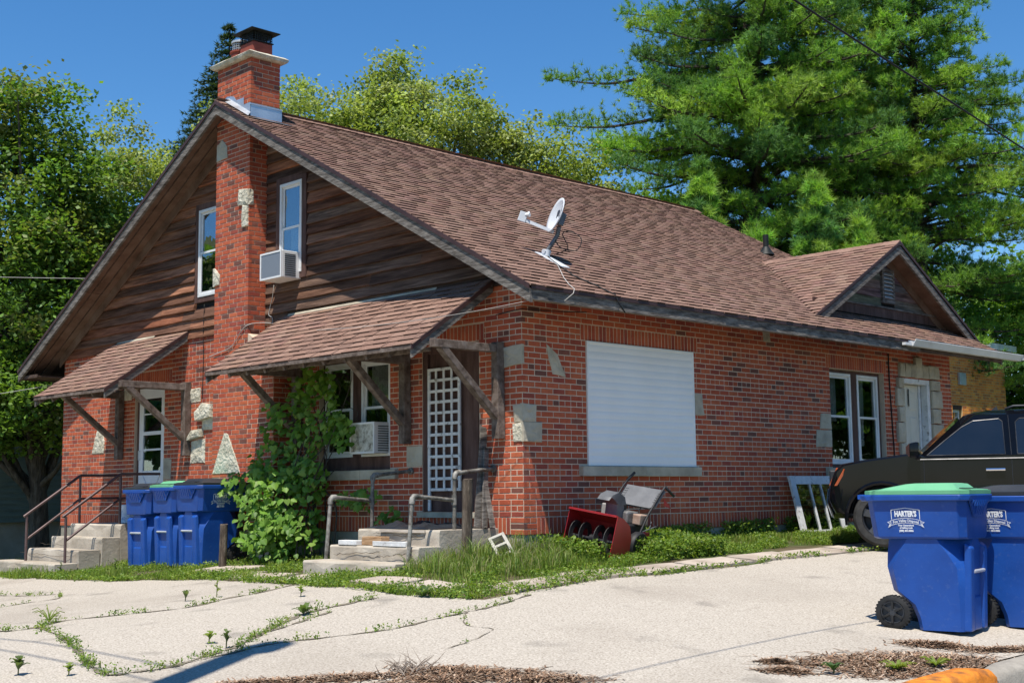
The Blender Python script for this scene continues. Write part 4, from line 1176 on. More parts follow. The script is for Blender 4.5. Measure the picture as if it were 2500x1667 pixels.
# concrete block lying at the corner
cb = thing('concrete_block', 'white hollow concrete block tilted in the grass at the house corner', 'block', (.10, -.42, gz(.1, -.42)))
az = Vector((.55, -.62, .56)).normalized(); ax = Vector((.55, -.05, -.62)); ax = (ax-az*ax.dot(az)).normalized(); ay = az.cross(ax)
cb.rotation_euler = Matrix(((ax.x, ay.x, az.x), (ax.y, ay.y, az.y), (ax.z, ay.z, az.z))).to_euler()
cb.location.z += .08
m = MB(); Lb, Wb, Hb = .40, .19, .16; MAT['glass_dull'] = glassmat('glass_dull', (.62, .66, .62), .10)
for a, b in (((-.20, -.095), (.20, -.062)), ((-.20, .062), (.20, .095)), ((-.20, -.062), (-.172, .062)), ((-.078, -.062), (-.05, .062)), ((.05, -.062), (.078, .062)), ((.172, -.062), (.20, .062))):
    m.box((a[0], a[1], -Hb/2), (b[0], b[1], Hb/2))
o = m.build('block_body', pmat('blockwhite', [(.36, .34, .29), (.52, .49, .43)], scale=12, rough=.95, bump=.6, bscale=60), cb, world=False)
# old sash leaning on the long wall
sa = thing('sash_window', 'old white three light window sash leaning on the long brick wall', 'window sash', (.25, 5.6, -.33))
def lean(u, v, t=0.0):   # u along the wall, v up the sash
    a = R(76); return (.30-v*math.cos(a)+t*math.sin(a), 5.14+u, gz(.3, 5.5)-.01+v*math.sin(a)+t*math.cos(a))
def lbox(m, u0, u1, v0, v1, t0, t1):
    m.hexa([lean(u0, v0, t0), lean(u1, v0, t0), lean(u1, v1, t0), lean(u0, v1, t0), lean(u0, v0, t1), lean(u1, v0, t1), lean(u1, v1, t1), lean(u0, v1, t1)])
for nm, u0, u1, v0, v1 in (('stile', 0, .12, 0, .84), ('stile', 1.06, 1.18, 0, .84), ('top_rail', .12, 1.06, .72, .84), ('bottom_rail', .12, 1.06, 0, .06), ('glazing_bar', .46, .485, .06, .72), ('glazing_bar', .74, .765, .06, .72)):
    m = MB(); lbox(m, u0, u1, v0, v1, 0, .035); m.build(nm, MAT['white_paint'], sa)
for u0, u1 in ((.12, .46), (.485, .74), (.765, 1.06)):
    m = MB(); lbox(m, u0, u1, .06, .72, .012, .016); m.build('pane', MAT['glass_dull'], sa)
# things on the left landing
tag(MB().lathe([(.10, 0), (.115, .01), (.135, .26), (.14, .27), (.14, .285), (.12, .29)], (-8.62, -.28, -.128), n=20).build('plastic_pail', pmat('pailblue', [(.45, .58, .72), (.72, .78, .84), (.05, .16, .45)], scale=9, rough=.5), None, smooth=True, auto=40), 'pale blue plastic pail on the left landing by the white door', 'pail')

# ------------------------------------------------------------------ satellite dish on the roof
db = Vector((-.46, .9, ztop(-.46)+.012))
sd = thing('satellite_dish', 'grey satellite dish on a bent mast bolted to the roof', 'satellite dish', tuple(db))
m_dish = pmat('dish_grey', [(.50, .52, .54), (.62, .64, .66)], scale=3, rough=.5, spec=.35)
m_dark = pmat('mast_grey', [(.10, .105, .11), (.20, .205, .21)], scale=6, rough=.5, metal=.4)
m = MB(); P = lambda dx, dy, t: (db.x+dx, db.y+dy, ztop(db.x+dx)+t)
m.hexa([P(-.10, -.10, .012), P(.34, -.10, .012), P(.34, .06, .012), P(-.10, .06, .012), P(-.10, -.10, .022), P(.34, -.10, .022), P(.34, .06, .022), P(-.10, .06, .022)]); m.build('foot_plate', m_dish, sd)
m = MB(); m.tube([P(0, 0, .01), (db.x+.005, db.y+.01, db.z+.08)], .045, 10); m.tube([(db.x, db.y-.05, db.z+.06), (db.x, db.y+.06, db.z+.06)], .03, 8); m.build('pivot', m_dish, sd, smooth=True, auto=40)
m = MB(); m.tube([(db.x, db.y, db.z+.05), (db.x+.06, db.y+.05, db.z+.16), (db.x+.11, db.y+.09, db.z+.26), (db.x+.13, db.y+.10, db.z+.36)], .028, 10); m.build('mast', m_dark, sd, smooth=True, auto=50)
dc = Vector((-.33, .93, 3.68))
dn = Vector((-.62, -.74, .30)).normalized()           # the dish looks south-west and up
dn = Vector((-.36, -.86, .36)).normalized()
e1 = dn.cross(Vector((0, 0, 1))).normalized(); e2 = e1.cross(dn).normalized()
if e2.z < 0: e2 = -e2
v = []; f = []; NR, NA = 7, 32
for i in range(NR+1):
    for k in range(NA):
        a = 2*math.pi*k/NA; rr = i/NR
        p_ = dc+e1*(.20*rr*math.cos(a))+e2*(.23*rr*math.sin(a))+dn*(.05*rr*rr-.05)
        v.append(tuple(p_))
for i in range(NR):
    for k in range(NA): f.append((i*NA+k, i*NA+(k+1) % NA, (i+1)*NA+(k+1) % NA, (i+1)*NA+k))
o = npmesh('reflector', np.array(v), np.array(f), m_dish, sd, smooth=True)
s_ = o.modifiers.new('t', 'SOLIDIFY'); s_.thickness = .012; s_.offset = -1
m = MB(); bk = dc-dn*.10
m.beam(tuple(bk-e2*.10), tuple(bk+e2*.06), .09, .07, up=tuple(dn)); m.build('bracket', m_dark, sd, bevel=.006)
ft = dc-e2*.21
lnb = Vector((-.60, .67, 3.62))
m = MB(); m.beam(tuple(ft-dn*.06), tuple(lnb), .03, .04); m.build('feed_arm', m_dish, sd)
m = MB(); m.beam(tuple(lnb+Vector((-.03, -.03, -.02))), tuple(lnb+Vector((.0, .0, .10))), .05, .10); m.build('feed_box', m_dish, sd, bevel=.006)
for dd in ((.045, .05, .085), (.07, .02, .06)):
    m = MB(); m.tube([tuple(lnb+Vector((.0, .0, .06))), tuple(lnb+Vector(dd))], [.022, .026], 10); m.build('feed_horn', MAT['white_vinyl'], sd, smooth=True, auto=40)
# printed mark on the dish: a dark D shape with a swoosh
def ondish(a, b): 
    rr = (a/.20)**2+(b/.23)**2
    return tuple(dc+e1*a+e2*b+dn*(.05*rr-.05+.003))
m_ink = pmat('ink', [(.03, .035, .05), (.06, .065, .08)], scale=5, rough=.6)
sg = 1 if e1.dot(Vector(rgt)) > 0 else -1
m = MB()
poly = [(-.055, .04), (-.055, .0), (-.05, -.045), (-.02, -.025), (.012, .0), (.022, .03), (.012, .055), (-.02, .062), (-.05, .055)]
m.quadlist([ondish(sg*a, b+.03) for a, b in poly], [tuple(range(len(poly)))])
sw = [(.02, -.045), (.055, -.005), (.075, .045), (.085, .09), (.095, .085), (.085, .03), (.065, -.02), (.03, -.055)]
m.quadlist([ondish(sg*a, b+.03) for a, b in sw], [tuple(range(len(sw)))])
m.build('printed_mark', m_ink, sd)
rc = [(-.46, .90), (-.13, .77), (.03, .74), (.2, .68), (.41, .8), (.57, .83), (.69, .86)]
m = MB(); m.tube([(x, y, ztop(x)+.022) for x, y in rc]+[(.715, .90, 2.45), (.70, 1.02, 2.36)], .009, 6); m.build('cable', MAT['wire'], sd, smooth=True)
m = MB(); m.tube([(x, y, ztop(x)+.020) for x, y in ((-.44, .88), (-.13, .76), (.12, .55), (.32, .38), (.55, .22), (.69, .16))]+[(.712, .12, 2.50), (.70, -.02, 2.40)], .005, 6); m.build('cable', MAT['wire_pale'], sd, smooth=True)
lp = [(db.x+.12, db.y+.1, db.z+.34), (db.x+.10, db.y+.06, db.z+.22), (db.x+.16, db.y+.10, db.z+.10), (db.x+.30, db.y+.22, db.z+.06), (db.x+.34, db.y+.28, db.z+.20), (db.x+.24, db.y+.22, db.z+.30), (db.x+.15, db.y+.14, db.z+.28), (db.x+.20, db.y+.18, db.z+.10), (db.x+.08, db.y+.06, db.z+.02)]
def smoothpts(pts, n=6):
    P_ = [Vector(p_) for p_ in pts]; out = []
    for i in range(len(P_)-1):
        p0, p1, p2, p3 = P_[max(i-1, 0)], P_[i], P_[i+1], P_[min(i+2, len(P_)-1)]
        for k in range(n):
            t = k/n; out.append(.5*((2*p1)+(p2-p0)*t+(2*p0-5*p1+4*p2-p3)*t*t+(3*p1-p0-3*p2+p3)*t**3))
    return out+[P_[-1]]
m = MB(); m.tube(smoothpts(lp), .006, 6); m.build('cable', MAT['wire'], sd, smooth=True)

# ------------------------------------------------------------------ wires on the house and overhead
def sag(a, b, d, n=24):
    a, b = Vector(a), Vector(b)
    return [a.lerp(b, k/n)+Vector((0, 0, -d*4*(k/n)*(1-k/n))) for k in range(n+1)]
tag(MB().tube(sag((5.80, -14, 5.02), (5.42, 9, 2.56), .06), .008, 6).build('service_cable', MAT['wire'], None, smooth=True), 'thick black overhead cable crossing in front of the pines', 'cable')
tag(MB().tube(sag((-20, -5.5, 5.1), (-11.3, .9, 4.25), .1), .005, 5).build('overhead_wire', MAT['wire_pale'], None, smooth=True), 'upper thin pale wire left of the roof edge', 'wire', 'thin wires left of the house')
tag(MB().tube(sag((-20, -4.6, 1.6), (-11.7, .2, 2.35), .1), .005, 5).build('overhead_wire', MAT['wire_pale'], None, smooth=True), 'lower thin pale wire meeting the small awning at left', 'wire', 'thin wires left of the house')
tag(MB().tube(smoothpts([(-5.0, -.02, 3.27), (-5.02, -.03, 3.1), (-5.08, -.03, 2.95), (-5.10, -.035, 2.85), (-5.02, -.03, 2.8), (-5.0, -.03, 2.68)]), .005, 5).build('drain_cord', MAT['wire_pale'], None, smooth=True), 'thin pale cord hanging below the upper air conditioner', 'cord')
tag(MB().tube(smoothpts([(-6.2, -.328, 2.32), (-5.9, -.328, 2.36), (-5.6, -.328, 2.42), (-5.35, -.328, 2.62), (-5.2, -.3, 2.70), (-5.18, -.1, 2.74), (-5.0, -.03, 2.72)]), .006, 5).build('slack_cord', MAT['wire_pale'], None, smooth=True), 'slack pale cord draped across the chimney bricks', 'cord')
tag(MB().tube(smoothpts([(-6.85, -.03, 3.2), (-6.87, -.03, 2.7), (-6.88, -.012, 2.4), (-6.90, -.012, 1.75)]), .006, 5).build('wall_cable', MAT['wire'], None, smooth=True), 'black cable running down the brick left of the chimney', 'cable')
tag(MB().tube(smoothpts([(6.50, .03, 2.40), (6.47, .016, 2.25), (6.46, .014, 2.1)]), .012, 6).build('wall_cable', MAT['wire'], None, smooth=True), 'short black cable above the paired side windows', 'cable')
tag(MB().tube(smoothpts([(8.22*0+.02, 8.20, 2.42), (.014, 8.21, 2.0), (.014, 8.24, 1.4), (.014, 8.27, .7), (.014, 8.27, .1)]), .010, 6).build('wall_cable', MAT['wire'], None, smooth=True), 'black cable running down between side windows and cream door', 'cable')
tag(MB().tube(sag((-2.2, -1.3, 2.25), (.66, -.5, 2.37), .05), .003, 5).build('overhead_wire', MAT['wire_pale'], None, smooth=True), 'thin pale wire over the porch awning end', 'wire')
tag(MB().tube(smoothpts([(-.4, -.02, 2.36), (-.05, -.02, 2.38), (.03, .05, 2.385), (.03, .5, 2.40), (.2, .9, 2.41)]), .006, 5).build('wall_cable', MAT['wire'], None, smooth=True), 'thin black cable round the brick corner below the eave', 'cable')
# street pole: only its shadow and its wires' shadows fall into view
po = thing('utility_pole', 'tall wooden street pole whose shadow falls on the driveway', 'pole', (3.72, -8.15, gz(3.72, -8.15)))
m = MB(); pz = gz(3.72, -8.15); m.tube([(3.72, -8.15, pz-.3), (3.72, -8.15, pz+4), (3.72, -8.15, pz+9.2)], [.17, .15, .13], 14); m.build('pole_shaft', MAT['oldpost'], po, smooth=True, auto=40)
m = MB(); m.tube([(3.72, -8.0, pz+8.6), (3.72, -7.98, pz+9.1)], .16, 12); m.build('transformer_can', MAT['galv'], po, smooth=True, auto=40)
for yy, zz, nm in ((-8.05, 6.72, 'upper'), (-8.2, 6.2, 'lower')):
    tag(MB().tube(sag((-45, yy, pz+zz), (3.72, yy, pz+zz), .5, 40), .012, 5).build('street_wire', MAT['wire'], None, smooth=True), nm+' street wire from the pole going left', 'wire', 'street wires on the pole')

# ------------------------------------------------------------------ snow blower
gs = gz(.5, .8)
sb = thing('snow_blower', 'red and grey snow blower standing in weeds against the long wall', 'snow blower', (.47, .8, gs))
m_red = pmat('red_paint', [(.30, .012, .016), (.42, .02, .022)], scale=5, rough=.4, spec=.5, second=((.16, .04, .02), 10, .6, .75, .6))
m_gry = pmat('grey_plastic', [(.065, .07, .075), (.13, .135, .145)], scale=6, rough=.5)
m_blk = pmat('black_plastic2', [(.012, .012, .013), (.03, .03, .032)], scale=6, rough=.55)
X0, X1 = .14, .80
prof = [(.40, gs+.10), (.40, gs+.50), (.43, gs+.52), (.56, gs+.50), (.70, gs+.42), (.76, gs+.28), (.74, gs+.10), (.64, gs+.03)]
m = MB()
# housing shell: curved back sheet
inner = prof[2:]
v = []
for (y, z) in inner: v += [(X0, y, z), (X1, y, z)]
m.quadlist(v, [(2*k, 2*k+1, 2*k+3, 2*k+2) for k in range(len(inner)-1)])
o = m.build('auger_housing', m_red, sb, smooth=False); s_ = o.modifiers.new('t', 'SOLIDIFY'); s_.thickness = .008
for x in (X0, X1):
    m = MB(); m.prism([(x, y, z) for y, z in [(.36, gs+.03), (.40, gs+.30), (.43, gs+.53), (.56, gs+.50), (.70, gs+.42), (.76, gs+.28), (.74, gs+.05)]], (.006, 0, 0)); m.build('side_plate', m_red, sb)
m = MB(); m.beam((X0, .425, gs+.525), (X1, .425, gs+.525), .03, .02); m.build('housing_lip', m_red, sb)
m = MB(); m.tube([(X0, .52, gs+.22), (X1, .52, gs+.22)], .018, 8); m.lathe([(.03, -.06), (.05, -.05), (.05, .05), (.03, .06)], (.47, .52, gs+.22), axis=(1, 0, 0), n=12); m.build('auger_shaft', m_blk, sb, smooth=True, auto=40)
for s0, sgn in ((X0+.03, 1), (X1-.03, -1)):
    m = MB(); v = []; N_ = 40
    for k in range(N_+1):
        a = k/N_*4*math.pi*sgn; x = s0+sgn*.27*k/N_
        for r_ in (.10, .175): v.append((x, .52+r_*math.cos(a), gs+.22+r_*math.sin(a)))
    m.quadlist(v, [(2*k, 2*k+1, 2*k+3, 2*k+2) for k in range(N_)])
    o = m.build('auger_blade', pmat('auger_steel', [(.03, .03, .032), (.12, .115, .11)], scale=9, rough=.5, metal=.6), sb); s_ = o.modifiers.new('t', 'SOLIDIFY'); s_.thickness = .008
ccx = .47
m = MB(); m.lathe([(.11, 0), (.11, .05)], (ccx, .86, gs+.40), n=18); m.build('chute_ring', m_blk, sb, smooth=True, auto=40)
def cring(y, z, wx, wy, tilt=0):
    return [(ccx-wx, y-wy, z-tilt), (ccx-wx*.6, y-wy*1.25, z-tilt), (ccx+wx*.6, y-wy*1.25, z-tilt), (ccx+wx, y-wy, z-tilt), (ccx+wx, y+wy, z+tilt), (ccx-wx, y+wy, z+tilt)]
m = MB(); m.loft([cring(.86, gs+.42, .085, .075), cring(.86, gs+.50, .085, .075), cring(.85, gs+.59, .08, .07), cring(.83, gs+.65, .08, .065)]); m.build('chute', m_gry, sb, smooth=True, auto=35)
m = MB(); m.loft([cring(.86, gs+.63, .088, .085, 0), cring(.80, gs+.70, .088, .10, .02), cring(.70, gs+.74, .085, .07, .03), cring(.62, gs+.70, .082, .03, .03)]); m.build('chute_deflector', m_gry, sb, smooth=True, auto=35)
m = MB(); m.box((.28, .84, gs+.22), (.66, 1.22, gs+.42)); m.build('engine_deck', m_blk, sb, bevel=.02)
m = MB(); m.box((.32, .90, gs+.42), (.62, 1.15, gs+.56)); m.build('engine', pmat('engine_metal', [(.10, .10, .10), (.30, .29, .27)], scale=12, rough=.5, metal=.5), sb, bevel=.02)
m = MB(); m.lathe([(.07, 0), (.085, .02), (.085, .07), (.05, .09)], (.42, 1.02, gs+.56), n=16); m.build('fuel_cap', m_blk, sb, smooth=True, auto=40)
m = MB(); m.box((.18, 1.0, gs+.42), (.30, 1.14, gs+.60)); m.build('carburettor_cover', pmat('pale_metal', [(.35, .33, .30), (.5, .48, .44)], scale=10, rough=.5, metal=.4), sb, bevel=.012)
m = MB(); m.box((.60, 1.02, gs+.42), (.72, 1.20, gs+.54)); m.build('muffler', pmat('tan_metal', [(.32, .20, .14), (.5, .38, .3)], scale=10, rough=.6, metal=.3), sb, bevel=.012)
m = MB(); m.box((.62, 1.06, gs+.28), (.74, 1.24, gs+.34)); m.build('red_cover', m_red, sb, bevel=.008)
for x in (.20, .74):
    m = MB(); m.lathe([(.06, -.05), (.16, -.05), (.175, -.03), (.175, .03), (.16, .05), (.06, .05)], (x, 1.0, gs+.175), axis=(1, 0, 0), n=20); wv = m.build('wheel', m_blk, sb, smooth=True, auto=40)
    m = MB(); m.tube([(x, .98, gs+.26), (x, 1.15, gs+.55), (x, 1.36, gs+.80), (x, 1.44, gs+.88)], .013, 8); m.build('handle_bar', m_blk, sb, smooth=True, auto=50)
m = MB(); m.tube([(.20, 1.44, gs+.88), (.20, 1.58, gs+.98)], .017, 8); m.build('grip', m_blk, sb, smooth=True); m = MB(); m.tube([(.74, 1.44, gs+.88), (.75, 1.64, gs+.78)], .017, 8); m.build('grip', m_blk, sb, smooth=True)
def pan(u, v_, t): # control panel plane between the handles
    return (.20+.54*u, 1.27+.19*v_-t*.6, gs+.60+.22*v_+t*.6+.0)
m = MB(); m.hexa([pan(0, .15, 0), pan(.12, 0, 0), pan(.88, 0, 0), pan(1, .15, 0), pan(0, .15, .03), pan(.12, 0, .03), pan(.88, 0, .03), pan(1, .15, .03)]); 
m.hexa([pan(0, .15, 0), pan(1, .15, 0), pan(1, 1, 0), pan(0, 1, 0), pan(0, .15, .03), pan(1, .15, .03), pan(1, 1, .03), pan(0, 1, .03)]); m.build('control_panel', pmat('panel_grey', [(.10, .105, .115), (.17, .175, .185)], scale=5, rough=.55), sb)
for k in range(5):
    for u in (.03, .88):
        m = MB(); z_ = .3+k*.12; m.hexa([pan(u, z_, .031), pan(u+.09, z_, .031), pan(u+.09, z_+.05, .031), pan(u, z_+.05, .031), pan(u, z_, .036), pan(u+.09, z_, .036), pan(u+.09, z_+.05, .036), pan(u, z_+.05, .036)]); m.build('panel_rib', m_gry, sb)
m = MB(); m.tube([(.55, 1.30, gs+.62), (.50, 1.12, gs+.42)], .006, 6); m.build('shift_rod', m_blk, sb)
m = MB(); m.prism([(.77, 1.40, gs+.74), (.77, 1.58, gs+.63), (.77, 1.42, gs+.66)], (.006, 0, 0)); m.build('red_flag', m_red, sb)
m = MB(); m.tube([(.74, 1.02, gs+.34), (.80, 1.24, gs+.42), (.80, 1.26, gs+.42)], .006, 6); m.tube([(.70, 1.30, gs+.46), (.80, 1.12, gs+.40)], .005, 6); m.build('control_rod', m_gry, sb)

sb.rotation_euler = (R(-2), R(9), R(7)); sb.location = (.52, .80, gs-.03)
# ------------------------------------------------------------------ wheeled bins
m_bin = pmat('bin_blue', [(.007, .056, .27), (.010, .078, .36)], scale=3, rough=.42, spec=.45, second=((.06, .12, .34), 26, .58, .72, .45), bump=.12, bscale=18)
m_lidg = pmat('lid_green', [(.12, .37, .19), (.16, .44, .24)], scale=3, rough=.5, spec=.4)
m_lidb = pmat('lid_black', [(.016, .018, .022), (.035, .038, .044)], scale=3, rough=.5, spec=.4)
m_tyre = pmat('bin_tyre', [(.012, .012, .012), (.03, .03, .03)], scale=12, rough=.7)
m_white = pmat('print_white', [(.74, .76, .78), (.80, .82, .84)], scale=30, rough=.6)
m_bar = pmat('bar_steel', [(.55, .56, .56), (.72, .73, .73)], scale=6, rough=.4, metal=.5)
def text_mesh(body, size, sx=1.0, bold=0.0):
    cu = bpy.data.curves.new('txt', 'FONT'); cu.body = body; cu.size = size; cu.align_x = 'CENTER'; cu.align_y = 'CENTER'; cu.resolution_u = 2; cu.offset = bold
    ob = bpy.data.objects.new('txt', cu); COL.objects.link(ob)
    bpy.context.view_layer.update()
    me = ob.evaluated_get(bpy.context.evaluated_depsgraph_get()).to_mesh()
    v = [(p_.co.x*sx, p_.co.y) for p_ in me.vertices]; f = [tuple(q.vertices) for q in me.polygons]
    ob.to_mesh_clear(); bpy.data.objects.remove(ob); bpy.data.curves.remove(cu)
    return v, f
def chrect(x0, x1, y, z, ch):
    c = ch
    return [(x0+c, -y, z), (x1-c, -y, z), (x1, -y+c, z), (x1, y-c, z), (x1-c, y, z), (x0+c, y, z), (x0, y-c, z), (x0, -y+c, z)]
PRINT = None
def bin_print():
    """white printed badge, built flat in (u, w) then laid on the collar side"""
    m = MB()
    def lay(u, w, t=.0025):
        z = .885+w; y = -(.305+(.335-.305)*(z-.74)/(.34))
        return (u-.07, y-t, z)
    def add(vf, du, dw, arc=0.0):
        v, f = vf
        m.quadlist([lay(u+du, w+dw-arc*u*u) for u, w in v], f)
    def line(pts, wd):
        for (a, b), (c, d) in zip(pts, pts[1:]):
            L_ = math.hypot(c-a, d-b); nx, ny = -(d-b)/L_*wd/2, (c-a)/L_*wd/2
            ex, ey = (c-a)/L_*wd/2, (d-b)/L_*wd/2
            m.quadlist([lay(a+nx-ex, b+ny-ey), lay(a-nx-ex, b-ny-ey), lay(c-nx+ex, d-ny+ey), lay(c+nx+ex, d+ny+ey)], [(0, 1, 2, 3)])
    add(text_mesh("HARTER'S", .062, .62, .0035), 0, .045)
    line([(-.108, .005), (-.108, .078), (0, .094), (.108, .078), (.108, .005)], .005)
    k = 1.5
    arc = lambda u, w: (u, w-k*u*u)
    line([arc(u, .012) for u in np.linspace(-.115, .115, 11)], .004); line([arc(u, -.026) for u in np.linspace(-.115, .115, 11)], .004)
    for s_ in (-1, 1):
        line([arc(s_*.115, .012), arc(s_*.115, -.026)], .004)
        line([arc(s_*.110, -.026), (s_*.135, -.062), (s_*.118, -.040)], .004); line([arc(s_*.115, .006), (s_*.140, -.022), (s_*.122, -.034), (s_*.135, -.062)], .004)
    add(text_mesh('Fox Valley Disposal', .030, .84, .0008), 0, -.008, k)
    add(text_mesh('Four Generations', .020, .82, .001), 0, -.046); add(text_mesh('of talking trash', .020, .82, .001), 0, -.066); add(text_mesh('(888) 804-8886', .022, .80, .001), 0, -.090)
    return m
def make_bin(label, lidmat, loc, rz, tilt=0.0):
    t = thing('wheeled_bin', label, 'bin', loc, rz, group='blue wheeled bins')
    W_ = dict(world=False)
    t.scale = (1.08, 1.03, 1.0)
    m = MB()
    m.loft([chrect(-.03, .315, .245, .0, .035), chrect(-.05, .325, .25, .10, .04), chrect(-.09, .330, .253, .20, .045), chrect(-.22, .335, .262, .31, .05), chrect(-.262, .342, .272, .50, .06), chrect(-.275, .346, .278, .60, .12), chrect(-.285, .350, .282, .70, .19), chrect(-.29, .352, .284, .745, .215)])
    body = m.build('body', m_bin, t, smooth=True, auto=32, **W_)
    m = MB(); m.loft([chrect(-.325, .362, .290, .728, .06), chrect(-.345, .368, .302, .742, .05), chrect(-.375, .375, .330, 1.03, .055), chrect(-.38, .376, .332, 1.05, .05)])
    m.build('collar', m_bin, t, smooth=True, auto=32, bevel=.006, **W_)
    # rolled rim, dipping slightly along the side
    m = MB()
    for z0, z1, e in ((1.035, 1.085, .022),):
        m.loft([chrect(-.40-e, .385+e, .335+e, z0, .06), chrect(-.405-e, .39+e, .338+e, z1, .06)])
    m.build('rim', m_bin, t, smooth=True, auto=32, bevel=.008, **W_)
    # ribbed grab lip on the front
    m = MB(); n = 9
    for k in range(n):
        y0 = -.215+.43*k/n; y1 = y0+.43/n*.62
        zb = .92 if 1 < k < n-2 else (.955 if k in (1, n-2) else 1.0)
        m.hexa([(.372, y0, zb), (.392, y0, zb), (.392, y1, zb), (.372, y1, zb), (.382, y0, 1.04), (.424, y0, 1.04), (.424, y1, 1.04), (.382, y1, 1.04)])
    m.prism([(.374, -.13, .905), (.374, .13, .905), (.384, .25, 1.045), (.384, -.25, 1.045)], (.014, 0, .0)); m.build('grab_lip', m_bin, t, **W_)
    # front channel: two ribs either side and the lift bar between them
    for s_ in (-1, 1):
        m = MB(); y = s_*.17
        m.hexa([(.30, y-.06, .0), (.352, y-.045, .0), (.352, y+.045, .0), (.30, y+.06, .0), (.33, y-.06, .70), (.378, y-.045, .66), (.378, y+.045, .66), (.33, y+.06, .70)]); m.build('front_rib', m_bin, t, bevel=.012, **W_)
    m = MB(); m.box((.312, -.10, .0), (.345, .10, .27)); m.build('front_rib', m_bin, t, bevel=.015, **W_)
    m = MB(); m.tube([(.362, -.14, .47), (.362, .14, .47)], .015, 10); m.build('lift_bar', m_bar, t, smooth=True, auto=40, **W_)
    # lid
    m = MB(); m.loft([chrect(-.39, .405, .352, 1.088, .06), chrect(-.39, .405, .352, 1.118, .06), chrect(-.30, .30, .29, 1.130, .05), chrect(-.10, .26, .24, 1.172, .05), chrect(-.04, .22, .20, 1.178, .05)])
    lid = m.build('lid', lidmat, t, smooth=True, auto=28, **W_)
    m = MB(); m.hexa([(.31, -.22, 1.1195), (.40, -.22, 1.1195), (.40, .22, 1.1195), (.31, .22, 1.1195), (.305, -.24, 1.131), (.398, -.24, 1.125), (.398, .24, 1.125), (.305, .24, 1.131)]); m.build('lid_handle', lidmat, lid, **W_)
    m = MB(); m.box((.303, -.19, 1.1315), (.33, .19, 1.139)); m.build('lid_handle_slot', m_lidb, lid, **W_)
    m = MB(); m.tube([(-.455, -.24, 1.075), (-.455, .24, 1.075)], .014, 8)
    for y in (-.24, 0, .24): m.box((-.46, y-.02, 1.05), (-.395, y+.02, 1.088))
    m.build('hinge_handle', m_bin, t, **W_)
    m = MB(); m.tube([(-.21, -.27, .135), (-.21, .27, .135)], .012, 8); m.build('axle', m_bar, t, **W_)
    for s_ in (-1, 1):
        y = s_*.262
        m = MB(); m.lathe([(.088, -.034), (.118, -.034), (.133, -.024), (.136, 0), (.133, .024), (.118, .034), (.088, .034)], (-.21, y, .136), axis=(0, 1, 0), n=36, caps=False)
        for k in range(30):
            a = 2*math.pi*k/30; c, s2 = math.cos(a), math.sin(a)
            m.beam((-.21+.130*c, y-.028, .136+.130*s2), (-.21+.130*c, y+.028, .136+.130*s2), .012, .018, up=(c, 0, s2))
        w = m.build('wheel', m_tyre, t, smooth=True, auto=35, **W_)
        m = MB(); m.lathe([(.0, -.022), (.088, -.022), (.088, .022), (.0, .022)], (-.21, y, .136), axis=(0, 1, 0), n=28, caps=False); m.lathe([(.03, -.04), (.03, .04)], (-.21, y, .136), axis=(0, 1, 0), n=14)
        m.lathe([(.082, .020*s_), (.082, .034*s_), (.096, .034*s_), (.096, .020*s_)], (-.21, y, .136), axis=(0, 1, 0), n=28, caps=False)
        m.build('rim', m_lidb, w, smooth=True, auto=35, **W_)
        m = MB()
        for k in range(6):
            a = 2*math.pi*k/6+.5; c, s2 = math.cos(a), math.sin(a)
            m.beam((-.21+.022*c, y+s_*.030, .136+.022*s2), (-.21+.086*c, y+s_*.030, .136+.086*s2), .016, .026, up=(0, 1, 0))
        m.build('spokes', m_tyre, w, **W_)
    global PRINT
    if PRINT is None:
        PRINT = bin_print().build('printed_badge', m_white, t, **W_); pr = PRINT
    else:
        pr = PRINT.copy(); COL.objects.link(pr); pr.parent = t
    p2 = PRINT.copy(); COL.objects.link(p2); p2.parent = t; p2.rotation_euler = (0, 0, math.pi); p2.location = (-.14*0, 0, 0)
    return t
def onground(x, y): return (x, y, gz(x, y)+.004)
make_bin('blue bin with a green lid standing in front on the driveway', m_lidg, onground(5.21, -.45), R(10))
make_bin('blue bin with a black lid behind the front bin at the right edge', m_lidb, onground(5.54, .40), R(9))
make_bin('blue bin with black lid beside the left concrete stoop', m_lidb, onground(-6.72, -.78), R(-88))
make_bin('blue bin with green lid between two black lidded bins by the house', m_lidg, onground(-6.03, -.74), R(-92))
make_bin('blue bin with black lid half covered by the climbing vine', m_lidb, onground(-5.34, -.76), R(-90))

# ------------------------------------------------------------------ black SUV (local x forward, y to its left, z up)
m_paint = pmat('black_paint', [(.003, .0035, .005), (.005, .0055, .008)], scale=2, rough=.05, spec=.24, coat=0.0)
m_tint = pmat('tinted_glass', [(.006, .008, .011), (.012, .014, .018)], scale=2, rough=.03, spec=.8)
m_chrome = pmat('chrome', [(.6, .61, .63), (.75, .76, .78)], scale=3, rough=.12, metal=1.0)
m_rubber = pmat('rubber', [(.022, .022, .021), (.055, .053, .05)], scale=9, rough=.8, bump=.2, bscale=60)
m_alloy = pmat('dark_alloy', [(.05, .05, .052), (.13, .13, .135)], scale=5, rough=.4, metal=.6)
m_lampr = pmat('lamp_orange', [(.42, .07, .02), (.6, .12, .03)], scale=5, rough=.15, spec=.7)
m_lampc = pmat('lamp_clear', [(.35, .36, .38), (.5, .5, .52)], scale=8, rough=.1, spec=.8)
CW = (1.66, 5.14)
car = thing('black_suv', 'black SUV parked nose first beside the long brick wall', 'SUV', (CW[0], CW[1], gz(*CW)+.01), math.atan2(-.42, -.91))
K = dict(world=False)
RW = .37
def arch(cx, r, n=12):
    return [(cx+r*math.cos(math.pi*k/n), .36+r*math.sin(math.pi*k/n)) for k in range(n+1)]
